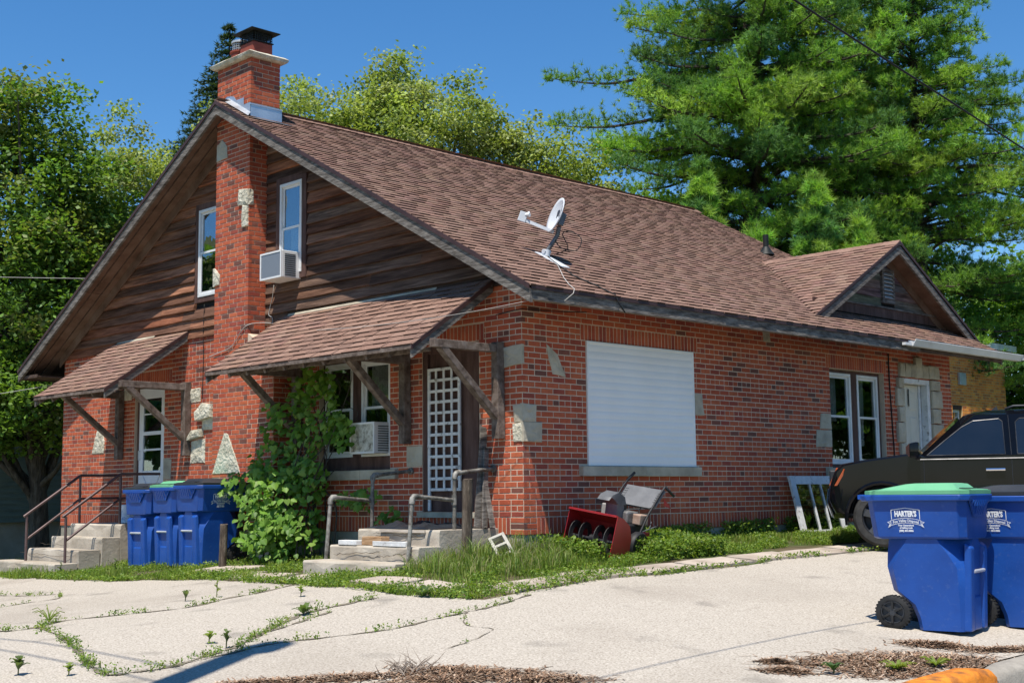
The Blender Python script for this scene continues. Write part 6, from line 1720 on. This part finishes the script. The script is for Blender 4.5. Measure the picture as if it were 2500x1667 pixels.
young('pale young pine behind the side gable roof', -2.9, 13.4, 5.1, 1.1, 2.9)
young('short young pine at the left of the row', -8.1, 12.9, 6.4, 1.2)
# spruce behind the chimney
sp = thing('spruce_tree', 'dark pointed spruce behind the chimney', 'spruce tree', (-22.9, 10.4, -1))
P = []; D = []; T = []
for k in range(26):
    z = 14.5-.02-k*.26; r = .14+.115*k
    for b in range(16+k*2):
        a = nrg.uniform(0, 6.28); rr = r*nrg.uniform(.7, 1.15)
        for u in np.linspace(.15, 1, max(3, int(rr*9))):
            P.append((-22.9+math.cos(a)*rr*u, 10.4+math.sin(a)*rr*u, z-.28*rr*u+nrg.normal()*.03)); D.append((math.cos(a)*.7, math.sin(a)*.7, .1)); T.append(np.array((.045, .075, .028))*nrg.uniform(.7, 1.3))
P = np.array(P)
needle_mesh('needles', P, unit(np.array(D)), sp, k=9, L=.14, W=.03, ti=np.array(T), spread=.6)
m = MB(); m.tube([(-22.9, 10.4, -1.2), (-22.9, 10.4, 14.4)], [.22, .02], 8); m.build('trunk', M_bark, sp, smooth=True)

# ------------------------------------------------------------------ vine and bush on the front
vn = thing('climbing_vine', 'bushy green vine climbing from the bins up to the porch awning', 'vine', (-4.0, -.5, gz(-4, -.5)))
m = MB(); stems = []
for k in range(16):
    x0 = nrg.uniform(-4.5, -3.3); y0 = nrg.uniform(-.75, -.12)
    x1 = nrg.uniform(-4.4, -2.9); h = nrg.uniform(.9, 2.35)
    pts = smoothpts([(x0, y0, gz(x0, y0)-.05), (x0+nrg.normal()*.15, y0*.8, .1), ((x0+x1)/2, y0*.55-.05, h*.35), (x1+nrg.normal()*.1, -.10, h*.8-.2), (x1+nrg.normal()*.2, -.08-nrg.random()*.15, h-.4)], 6)
    m.tube(pts, list(np.linspace(.014, .004, len(pts))), 5); stems.append(pts)
m.build('stems', M_bark, vn, smooth=True)
blobs = [((-4.05, -.75, -.15), (.55, .35, .42), 3.0), ((-4.1, -.62, .30), (.65, .38, .40), 3.2), ((-4.35, -.45, .72), (.50, .32, .38), 1.3), ((-4.15, -.40, 1.25), (.45, .28, .40), .9), ((-3.55, -.28, 1.25), (.50, .20, .48), 1.2), ((-3.75, -.30, 1.75), (.55, .22, .28), .9),
         ((-3.15, -.25, 1.10), (.30, .15, .28), .5), ((-3.65, -.45, .45), (.45, .28, .38), 1.3), ((-3.65, -.5, -.15), (.45, .32, .35), 1.2), ((-2.75, -.22, .22), (.5, .14, .16), .35), ((-2.25, -.18, -.02), (.25, .12, .2), .3), ((-4.85, -.72, .42), (.26, .2, .2), .45), ((-3.6, -.8, -.25), (.4, .3, .3), .8)]
n_all = 2700
w = np.array([b[2] for b in blobs]); w = (w/w.sum()*n_all).astype(int)
P = np.concatenate([in_ellipsoid(w[k], b[0], b[1], .35) for k, b in enumerate(blobs)])
P = P[(P[:, 1] < -.05)]
P = P[np.sin(P[:, 0]*9+P[:, 2]*4)+np.sin(P[:, 2]*8.3+P[:, 1]*7)+np.sin(P[:, 0]*5-P[:, 2]*11) > -1.25]
n = len(P)
# facing outwards and up, drooping tips
nrm = unit(nrg.normal(size=(n, 3))*.45+np.array((.35, -.75, .55))[None])
a = unit(np.cross(np.cross(nrm, np.array((0, 0, -1.0))[None]), nrm)+nrg.normal(size=(n, 3))*.35)
a = unit(a-nrm*(a*nrm).sum(1, keepdims=True)); b = np.cross(nrm, a)
sz = .055+.05*nrg.random(n)
# heart-shaped leaf, folded along its midrib: outline in (along, across) units
HL = [(0.06, 0), (-.10, .22), (-.02, .44), (.22, .52), (.52, .38), (.80, .16), (1.0, 0), (.80, -.16), (.52, -.38), (.22, -.52), (-.02, -.44), (-.10, -.22)]
hv = [(u, w_, -abs(w_)*.35-.18*max(0, u-.4)**2) for u, w_ in HL]
hf = [(0, 1, 2, 3), (0, 3, 4, 5), (0, 5, 6), (0, 6, 7), (0, 7, 8, 9), (0, 9, 10, 11)]
VC = np.array([(0.152, 0.291, 0.037), (0.123, 0.248, 0.035), (0.186, 0.328, 0.046), (0.103, 0.212, 0.031), (0.234, 0.364, 0.072)])
depth = -(P@np.array((.709, -.696, 0)))
front = np.argsort(-(P@np.array((.709, -.696, .15))))[:300]
fs = set(front.tolist())
lm = {}
bigm = MB()
for i in range(n):
    tint = VC[nrg.integers(0, len(VC))]
    if i in fs:
        key = tuple(tint)
        if key not in lm:
            mm = MB(); mm.quadlist(hv, hf, key); o = mm.build('leaf', M_leaf, vn, world=True, smooth=True); lm[key] = o
        else:
            o = lm[key].copy(); COL.objects.link(o)
        o.matrix_basis = Matrix([[a[i, r_]*sz[i], b[i, r_]*sz[i], nrm[i, r_]*sz[i], P[i, r_]] for r_ in range(3)]+[[0, 0, 0, 1]])
    else:
        vs = [tuple(P[i]+sz[i]*(u*a[i]+w_*b[i]+t_*nrm[i])) for u, w_, t_ in hv]
        bigm.quadlist(vs, hf, tuple(tint*nrg.uniform(.8, 1.2)))
o = bigm.build('leaves', M_leaf, vn, smooth=True); o['kind'] = 'stuff'

# ------------------------------------------------------------------ grass and weeds
def gzv(P): return np.array([gz(x, y) for x, y in P])
def blades(name, XY, h, w, cols, lean=.5, z0=0.0, label=None, cat='grass'):
    n = len(XY); g = gzv(XY)+z0
    h = np.broadcast_to(h, (n,))*(.55+.75*nrg.random(n))
    a = nrg.uniform(0, 6.28, n); s = np.stack([np.cos(a), np.sin(a), np.zeros(n)], 1)
    la = nrg.uniform(0, 6.28, n); lv = np.stack([np.cos(la), np.sin(la), np.zeros(n)], 1)*(h*lean*nrg.random(n))[:, None]
    p0 = np.stack([XY[:, 0], XY[:, 1], g-.005], 1)
    mid = p0+lv*.35+np.array((0, 0, 1))[None]*(h*.6)[:, None]; tip = p0+lv+np.array((0, 0, 1))[None]*(h*(1-.25*lean))[:, None]
    ww = (w*(.6+.8*nrg.random(n)))[:, None]
    V = np.stack([p0-s*ww*.5, p0+s*ww*.5, mid+s*ww*.4, mid-s*ww*.4, tip], 1).reshape(-1, 3)
    b = np.arange(n)*5
    F = np.stack([np.stack([b, b+1, b+2, b+3], 1), np.stack([b+3, b+2, b+4, b+4], 1)], 1).reshape(-1, 4)
    # second face is a triangle: keep as separate triangles
    F4 = F[0::2]; F3 = F[1::2][:, :3]
    F = np.concatenate([np.stack([F4[:, 0], F4[:, 1], F4[:, 2]], 1), np.stack([F4[:, 0], F4[:, 2], F4[:, 3]], 1), F3])
    cc = np.array(cols); t = cc[nrg.integers(0, len(cc), n)]*(1+nrg.normal(size=(n, 1))*.15)
    T = np.clip(np.concatenate([t, t, t]), .004, 1)
    o = npmesh(name, V, F, M_leaf, tint=T)
    return tag(o, label, cat, kind='stuff')
def herbs(name, XY, hmax, size, cols, label=None, per=5, z0=0.0):
    """low leafy weeds: little sprigs with several leaves each"""
    n = len(XY); idx_ = np.repeat(np.arange(n), per)
    g = gzv(XY)[idx_]+z0
    hm = np.broadcast_to(hmax, (n,))[idx_]
    P = np.stack([XY[idx_, 0]+nrg.normal(size=n*per)*size*.55, XY[idx_, 1]+nrg.normal(size=n*per)*size*.55, g+.004+hm*nrg.random(n*per)], 1)
    sz_ = size*(.5+.7*nrg.random(n*per))
    V, F = leaf_arrays(P, sz_, sz_*.6, .75)
    cc = np.array(cols); t = np.clip(cc[nrg.integers(0, len(cc), n)][idx_]*(1+nrg.normal(size=(n*per, 1))*.18), .004, 1)
    o = npmesh(name, V, F, M_leaf, tint=t)
    return tag(o, label, 'weeds', kind='stuff')
GC = [(0.192, 0.279, 0.033), (0.162, 0.254, 0.032), (0.233, 0.310, 0.045), (0.131, 0.212, 0.030), (0.273, 0.300, 0.079)]
WC = [(0.159, 0.256, 0.033), (0.131, 0.222, 0.030), (0.196, 0.286, 0.041), (0.103, 0.182, 0.028), (0.234, 0.296, 0.050)]
def noise2(x, y, s=1.0, o=0.0): return (np.sin(x*1.7*s+o)+np.sin(y*2.3*s+1.3+o)+np.sin((x+y)*3.1*s+2+o)+np.sin((x-1.6*y)*1.1*s+o))/4
def scatter(n, x0, x1, y0, y1, keep): 
    X = nrg.uniform(x0, x1, n); Y = nrg.uniform(y0, y1, n)
    k = keep(X, Y); return np.stack([X[k], Y[k]], 1)
ybv = lambda X: np.interp(X, [a_ for a_, _ in YB], [b_ for _, b_ in YB])
def lawn_side(X, Y): return (X < 1.20-.02*Y+.10*np.sin(Y*3)+.07*np.sin(Y*7.7)) & (X > .0) & (noise2(X, Y, 1.3)+1.0 > nrg.random(len(X))*.9)
def lawn_front(X, Y):
    keep = (Y > ybv(X)-.03+.05*np.sin(X*4)) & (Y < -.02)
    keep &= ~((X > -10.2) & (X < -7.93) & (Y > -1.82))      # left stoop
    keep &= ~((X > -2.0) & (X < -.34) & (Y > -1.63))        # porch stoop
    slab_ = ((X > -4.6) & (X < -3.5) & (Y > -1.62) & (Y < -1.05)) | ((X > -2.9) & (X < -1.9) & (Y < -1.55) & (Y > -2.1)) | ((X > -.2) & (X < 1.2) & (Y < -1.95) & (Y > -2.35))
    keep &= ~(slab_ & (nrg.random(len(X)) > .08))
    keep &= ~((X < -2) & (Y > -1.0) & (nrg.random(len(X)) > .45))
    return keep & (noise2(X, Y, 1.1, 2)+.95 > nrg.random(len(X))*.8)
A = scatter(26000, 0, 1.6, -1.2, 6.6, lambda X, Y: lawn_side(X, Y) & (noise2(X, Y, 2.3, 1) > -.45))
blades('grass', A, .06+.09*np.clip(noise2(A[:, 0], A[:, 1], 2.6, 5), 0, 1), .008, GC, label='green grass strip along the long brick wall')
B = scatter(15000, 0, 1.55, -.6, 6.6, lambda X, Y: lawn_side(X, Y) & (noise2(X, Y, 2.0, 3) > -.2))
herbs('weeds', B, .04+.05*nrg.random(len(B)), .030, WC, 'leafy weeds in the strip along the long wall')
A = scatter(34000, -14, 1.85, -2.7, -.02, lawn_front)
blades('grass', A, .055+.10*np.clip(noise2(A[:, 0], A[:, 1], 2.2, 5), 0, 1), .008, GC, label='short grass in front of the stoops and bins')
B = scatter(26000, -14, 1.85, -2.7, -.02, lambda X, Y: lawn_front(X, Y) & (noise2(X, Y, 1.8, 3) > -.22))
herbs('weeds', B, .04+.05*nrg.random(len(B)), .032, WC, 'low leafy weeds in front of the stoops and bins')
# taller grass by the porch post and round the snow blower
A = scatter(4600, -.5, 1.3, -1.75, .25, lambda X, Y: (((X-.35)/.85)**2+((Y+.85)/.95)**2 < 1) & ~((X < -.34) & (Y > -1.6)) & ~((X < 0) & (Y > -.02)))
blades('grass', A, .10+.22*np.clip(.5+noise2(A[:, 0], A[:, 1], 3.5, 1), 0, 1), .008, [(.18, .27, .04), (.22, .29, .06), (.15, .23, .045), (.30, .29, .12)], lean=.75, label='tall grass tufts around the porch corner post')
A = scatter(3200, -10.6, -4.6, -2.3, -1.75, lambda X, Y: noise2(X, Y, 1.5, 4) > .05)
blades('grass', A, .17, .007, GC, lean=.5, label='taller grass below the left stoop and bins')
A = scatter(1300, .0, .16, .3, 6.5, lambda X, Y: (X > 0) & (noise2(X, Y, 2.5, 7) > -.1))
herbs('weeds', np.concatenate([A, scatter(1500, .2, 1.2, .95, 2.2, lambda X, Y: X > .1), scatter(260, .1, .95, .05, .4, lambda X, Y: X > .1)]), .22, .05, WC, 'taller weeds hiding the snow blower wheels', per=6)
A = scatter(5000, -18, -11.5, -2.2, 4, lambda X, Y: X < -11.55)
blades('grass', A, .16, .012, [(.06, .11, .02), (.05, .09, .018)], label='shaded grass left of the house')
# weeds in the cracks of the drive
CR = {'A': ([(-2.9, -5.9), (-1.29, -5.45), (-1.1, -5.17), (-1.27, -4.83), (-.88, -4.38), (-.59, -3.95), (-.76, -3.41), (-.8, -2.97), (-1.0, -2.4)], 1.0),
      'B': ([(-1.1, -5.17), (.2, -5.54), (.92, -5.78), (1.53, -5.99), (1.96, -6.07), (2.03, -5.94), (2.11, -5.71), (1.98, -5.28), (1.86, -4.98), (1.56, -4.54), (1.34, -4.23), (1.08, -3.78), (.99, -3.44), (.95, -2.9)], 1.35),
      'C': ([(1.56, -4.54), (1.5, -4.34), (1.36, -3.98), (1.19, -3.58)], .6),
      'D': ([(2.11, -5.71), (2.05, -5.1), (2.01, -4.77), (2.18, -4.31), (2.32, -3.82), (2.26, -3.26), (2.22, -2.77), (2.16, -2.4), (2.0, -1.94)], .75),
      'E': ([(-6.5, -3.7), (-5.48, -3.65), (-4.86, -3.6), (-4.39, -3.44)], .7), 'F': ([(-3.79, -4.6), (-3.84, -4.06), (-3.79, -3.72), (-4.3, -3.45)], .35), 'G': ([(2.2, -2.9), (2.67, -3.33), (2.96, -3.32), (3.17, -3.7), (3.25, -4.08)], .06)}
XY = []; HX = []; m = MB()
for k_, (pl, dn_) in CR.items():
    pp = [Vector((x, y, 0)) for x, y in pl]; sp_ = smoothpts(pp, 8)
    last = None
    for i, q in enumerate(sp_):
        wd = (.014+.012*math.sin(i*.9+len(k_))+.008*rng.random())*(1.3 if dn_ > .9 else .8)*(.35 if dn_ < .1 else 1)
        q = Vector((q.x+rng.uniform(-.012, .012), q.y+rng.uniform(-.012, .012), gz(q.x, q.y)+.005))
        if last:
            d = (q-last[0]).normalized(); s_ = Vector((-d.y, d.x, 0))
            m.quadlist([last[0]-s_*last[1], last[0]+s_*last[1], q+s_*wd, q-s_*wd], [(3, 2, 1, 0)])
            seg = (q-last[0]).length
            gate = .5+.5*math.sin(i*.55+len(pl))+.25*math.sin(i*1.7)
            cnt = int(seg*62*dn_*max(.08, gate)+rng.random())
            for _ in range(cnt):
                t_ = rng.random(); c = last[0].lerp(q, t_); XY.append((c.x+rng.gauss(0, .022*dn_), c.y+rng.gauss(0, .022*dn_))); HX.append(.02+.05*dn_*max(.15, gate)*rng.random())
        last = (q, wd)
cs = m.build('crack_soil', pmat('crack_dirt', [(.13, .11, .08), (.24, .205, .155)], scale=9, rough=1)); cs['kind'] = 'structure'
XY = np.array(XY); HX = np.array(HX)
herbs('crack_weeds', XY, HX, .024, WC, 'small green weeds growing in the driveway cracks', per=7, z0=.004)
blades('crack_grass', XY[::2], .06, .006, GC, label='short grass blades in the driveway cracks', z0=.004)
XY = []
for _ in range(420):
    y = rng.uniform(-2.3, 5.8); XY.append((xb(y)+rng.gauss(0, .03), y))
for _ in range(1300):
    x = rng.uniform(-12, 1.8); XY.append((x, yb(x)+rng.gauss(0, .035)))
XY = np.array(XY); XY = XY[noise2(XY[:, 0], XY[:, 1], 2.0) > -.25]
herbs('edge_weeds', XY, .05, .035, WC, 'weeds along the edge of the driveway slabs', per=5, z0=.006)
# single broad-leaved plants that stand out on the drive
def rosette(x, y, n, L, W_, upr, cols, label, h=0.0):
    b = MB(); z0 = gz(x, y)+.004
    h *= .7; W_ *= .75
    if h: b.tube([(x, y, z0), (x+.01, y, z0+h)], .005, 5, tint=cols[0])
    for k in range(n):
        a_ = 6.283*k/n*1.618+rng.uniform(-.3, .3); zz = z0+(h*(.25+.75*k/n) if h else .005); l = .55*L*rng.uniform(.5, 1.25)*(1-.45*k/n if h else 1); u = upr*rng.uniform(.7, 1.3)
        d = Vector((math.cos(a_), math.sin(a_), 0)); s_ = Vector((-d.y, d.x, 0)); c = Vector((x, y, zz)); U = Vector((0, 0, 1))
        pts = [(0, .1, 0), (.35, .9, .55), (.7, .75, .85), (1.0, .05, .75)]
        v = []
        for u_, w_, r_ in pts:
            q = c+d*l*u_*math.cos(u)+U*l*(r_*math.sin(u)); v += [q-s_*W_*w_*.5+U*.006, q, q+s_*W_*w_*.5+U*.006]
        f = []
        for i in range(3): f += [(3*i, 3*i+1, 3*i+4, 3*i+3), (3*i+1, 3*i+2, 3*i+5, 3*i+4)]
        b.quadlist(v, f, pick(cols))
    return tag(b.build('weed_plant', M_leaf, None, smooth=True), label, 'plant', 'single weeds on the drive')
DK = [(.11, .16, .05), (.14, .19, .065), (.09, .13, .05)]; LT = [(.19, .27, .05), (.23, .29, .065)]
rosette(-1.18, -3.62, 9, .20, .06, .9, DK, 'dark upright weed at the bend of the left driveway crack', .10)
rosette(-1.05, -3.34, 14, .10, .03, .5, LT, 'tall thin yellow green weed beside the dark upright one', .28)
rosette(.13, -3.15, 10, .13, .05, .5, LT, 'leafy weed near the drive edge before the porch steps', .14)
rosette(1.1, -3.81, 9, .24, .08, .55, [(.12, .18, .05), (.075, .12, .04)], 'broad flat leaved plant in the middle driveway crack')
rosette(1.86, -5.06, 11, .13, .045, .9, DK, 'dark spiky weed at the end of the pole shadow', .17)
rosette(1.55, -5.02, 10, .14, .05, .6, LT, 'pale weed left of the dark spiky one', .12)
rosette(-1.26, -5.0, 26, .34, .012, .8, LT, 'spreading grass tuft on the far left crack')
rosette(1.35, -6.45, 16, .18, .07, .7, DK, 'grey green weed cut by the lower left picture edge', .16)
rosette(1.72, -6.25, 12, .11, .05, .6, LT, 'small weed right of the corner weed', .10)
rosette(1.30, -2.62, 12, .26, .06, .55, [(.085, .15, .03), (.07, .12, .03)], 'dandelion like rosette at the drive edge by the long grass')
rosette(-7.35, -1.98, 16, .10, .05, .4, DK, 'dark weed standing before the left stoop', .28)
rosette(-5.9, -1.9, 18, .11, .05, .4, DK, 'dark bushy weed between left stoop and bins', .32)
rosette(.96, .30, 18, .16, .02, .5, [(.05, .095, .025), (.07, .12, .03)], 'feathery dark weed at the snow blower side', .30)
rosette(.62, .22, 12, .17, .09, .45, [(.17, .24, .04), (.13, .2, .035)], 'yellow green broad weed in front of the snow blower', .20)
rosette(5.72, -2.78, 10, .20, .06, .7, [(.07, .13, .04), (.05, .10, .03)], 'prickly weed beside the orange kerb', .06)
rosette(5.95, -2.35, 30, .22, .03, .5, LT, 'bright grass clump against the orange kerb')
rosette(6.05, -2.0, 26, .20, .03, .5, LT, 'second bright grass clump by the kerb joint')
# stepping slabs of the worn path
pa = bpy.data.objects.new('path', None); COL.objects.link(pa); pa['kind'] = 'structure'
m_slab = pmat('path_concrete', [(.30, .245, .195), (.42, .355, .29), (.5, .43, .36)], scale=3, rough=.95, bump=.5, bscale=40, second=((.2, .16, .12), 1.4, .48, .75, .6))
def pslab(x0, x1, y0, y1):
    m = MB(); n = 4; top = []; 
    c = [(x0, y0), (x1, y0), (x1, y1), (x0, y1)]
    ring = []
    for (ax_, ay_), (bx_, by_) in zip(c, c[1:]+c[:1]):
        for k in range(4): ring.append((ax_+(bx_-ax_)*k/4+rng.uniform(-.03, .03), ay_+(by_-ay_)*k/4+rng.uniform(-.03, .03)))
    z_ = rng.uniform(.012, .03)
    m.loft([[(x, y, gz(x, y)-.06) for x, y in ring], [(x, y, gz(x, y)+z_) for x, y in ring]])
    m.build('paving_slab', m_slab, pa)
for y0, y1 in ((-1.95, -1.05), (-1.0, -.1), (-.05, .85), (.9, 1.85), (1.9, 2.85), (2.9, 3.9), (3.95, 4.9), (4.95, 6.0)): pslab(1.40, 1.82, y0, y1)
for a_ in ((-4.65, -3.5, -1.6, -1.05), (-3.4, -2.9, -1.95, -1.5), (-2.85, -1.95, -2.1, -1.68), (-1.75, -1.0, -2.3, -1.75), (-.2, .55, -2.35, -1.95), (.6, 1.25, -2.4, -1.95)): pslab(*a_)
# pine needle litter on the drive
m_need = pmat('dry_needles', [(.8, .8, .8), (1.1, 1.1, 1.1)], scale=20, rough=1, tint=True, spec=.05)
LT_C = np.array([(.30, .19, .12), (.25, .15, .095), (.36, .25, .17), (.19, .12, .08), (.42, .33, .25)])
def litter(label, cs_, n, hgt=.035):
    """cs_: list of (x, y, rx, ry, rot) lobes"""
    P = []; lobes = np.array(cs_); k = nrg.integers(0, len(lobes), n)
    u = nrg.normal(size=(n, 2))*.42; L_ = lobes[k]; c, s = np.cos(L_[:, 4]), np.sin(L_[:, 4])
    dx, dy = u[:, 0]*L_[:, 2], u[:, 1]*L_[:, 3]
    X = L_[:, 0]+dx*c-dy*s; Y = L_[:, 1]+dx*s+dy*c
    rr = (u**2).sum(1)
    Z = gzv(np.stack([X, Y], 1))+.004+hgt*np.exp(-rr*2.2)*nrg.random(n)
    a_ = nrg.uniform(0, 6.28, n); d = np.stack([np.cos(a_), np.sin(a_), nrg.normal(size=n)*.18], 1); sd_ = np.stack([-np.sin(a_), np.cos(a_), np.zeros(n)], 1)
    ln = (.05+.07*nrg.random(n))[:, None]; p0 = np.stack([X, Y, Z], 1); w_ = .0045
    V = np.stack([p0-d*ln*.5-sd_*w_, p0-d*ln*.5+sd_*w_, p0+d*ln*.5+sd_*w_, p0+d*ln*.5-sd_*w_], 1).reshape(-1, 3)
    o = npmesh('needle_litter', V, np.arange(4*n).reshape(-1, 4), m_need, tint=np.clip(LT_C[nrg.integers(0, 5, n)]*(1+nrg.normal(size=(n, 1))*.2), .01, 1))
    return tag(o, label, 'litter', kind='stuff')
litter('brown needle litter along the lower picture edge', [(3.45, -5.15, .55, .14, .9), (3.8, -4.6, .35, .18, .8), (4.15, -4.4, .5, .2, .7), (4.5, -4.3, .4, .14, .75), (3.1, -5.6, .4, .12, .9), (4.0, -4.75, .4, .2, .8)], 5200, .016)
litter('brown needle litter beside the orange kerb', [(5.75, -1.95, .75, .32, 1.0), (5.6, -2.35, .5, .25, 1.0), (6.0, -1.75, .45, .25, 1.0), (5.9, -2.4, .4, .25, 1.0)], 5200, .016)
litter('small needle litter patch in front of the blue bin', [(5.62, -1.22, .26, .14, .7)], 1800, .02)
litter('thin needle litter right of the blue bin', [(6.02, -.98, .35, .09, 1.1), (6.15, -.7, .3, .1, 1.1)], 1500, .02)
litter('scattered needle litter dots left of the kerb patch', [(5.25, -2.75, .14, .07, .5), (5.45, -2.95, .2, .1, .6)], 900, .03)
for k, (x, y) in enumerate(((3.62, -4.72), (3.75, -4.62))):
    pass
# twig heap
m = MB()
for _ in range(60):
    c = Vector((3.62+rng.gauss(0, .09), -4.75+rng.gauss(0, .08), 0)); c.z = gz(c.x, c.y)+.01; a_ = rng.uniform(0, 6.28); l = rng.uniform(.05, .16)
    m.tube([c, c+Vector((math.cos(a_)*l*.5, math.sin(a_)*l*.5, l*.35)), c+Vector((math.cos(a_)*l, math.sin(a_)*l, l*rng.uniform(.2, .9)))], [.004, .003, .001], 4)
tag(m.build('twig_heap', pmat('dry_twig', [(.16, .12, .09), (.32, .27, .22)], scale=8, rough=1)), 'dry grey twig heap on the driveway litter', 'twigs', kind='stuff')
# tufts of dry weeds leaning by the boards, and a red thing under the neighbour
m = MB(); m.loft([[(-17.9+.16*math.cos(a_)*s_, .7+.12*math.sin(a_)*s_, gz(-17.9, .7)+z_) for a_ in np.linspace(0, 6.283, 13)[:-1]] for s_, z_ in ((.9, 0), (1.0, .05), (.95, .12), (.6, .17))])
tag(m.build('red_object', m_red, None, smooth=True), 'small red object low at the far left edge', 'object')
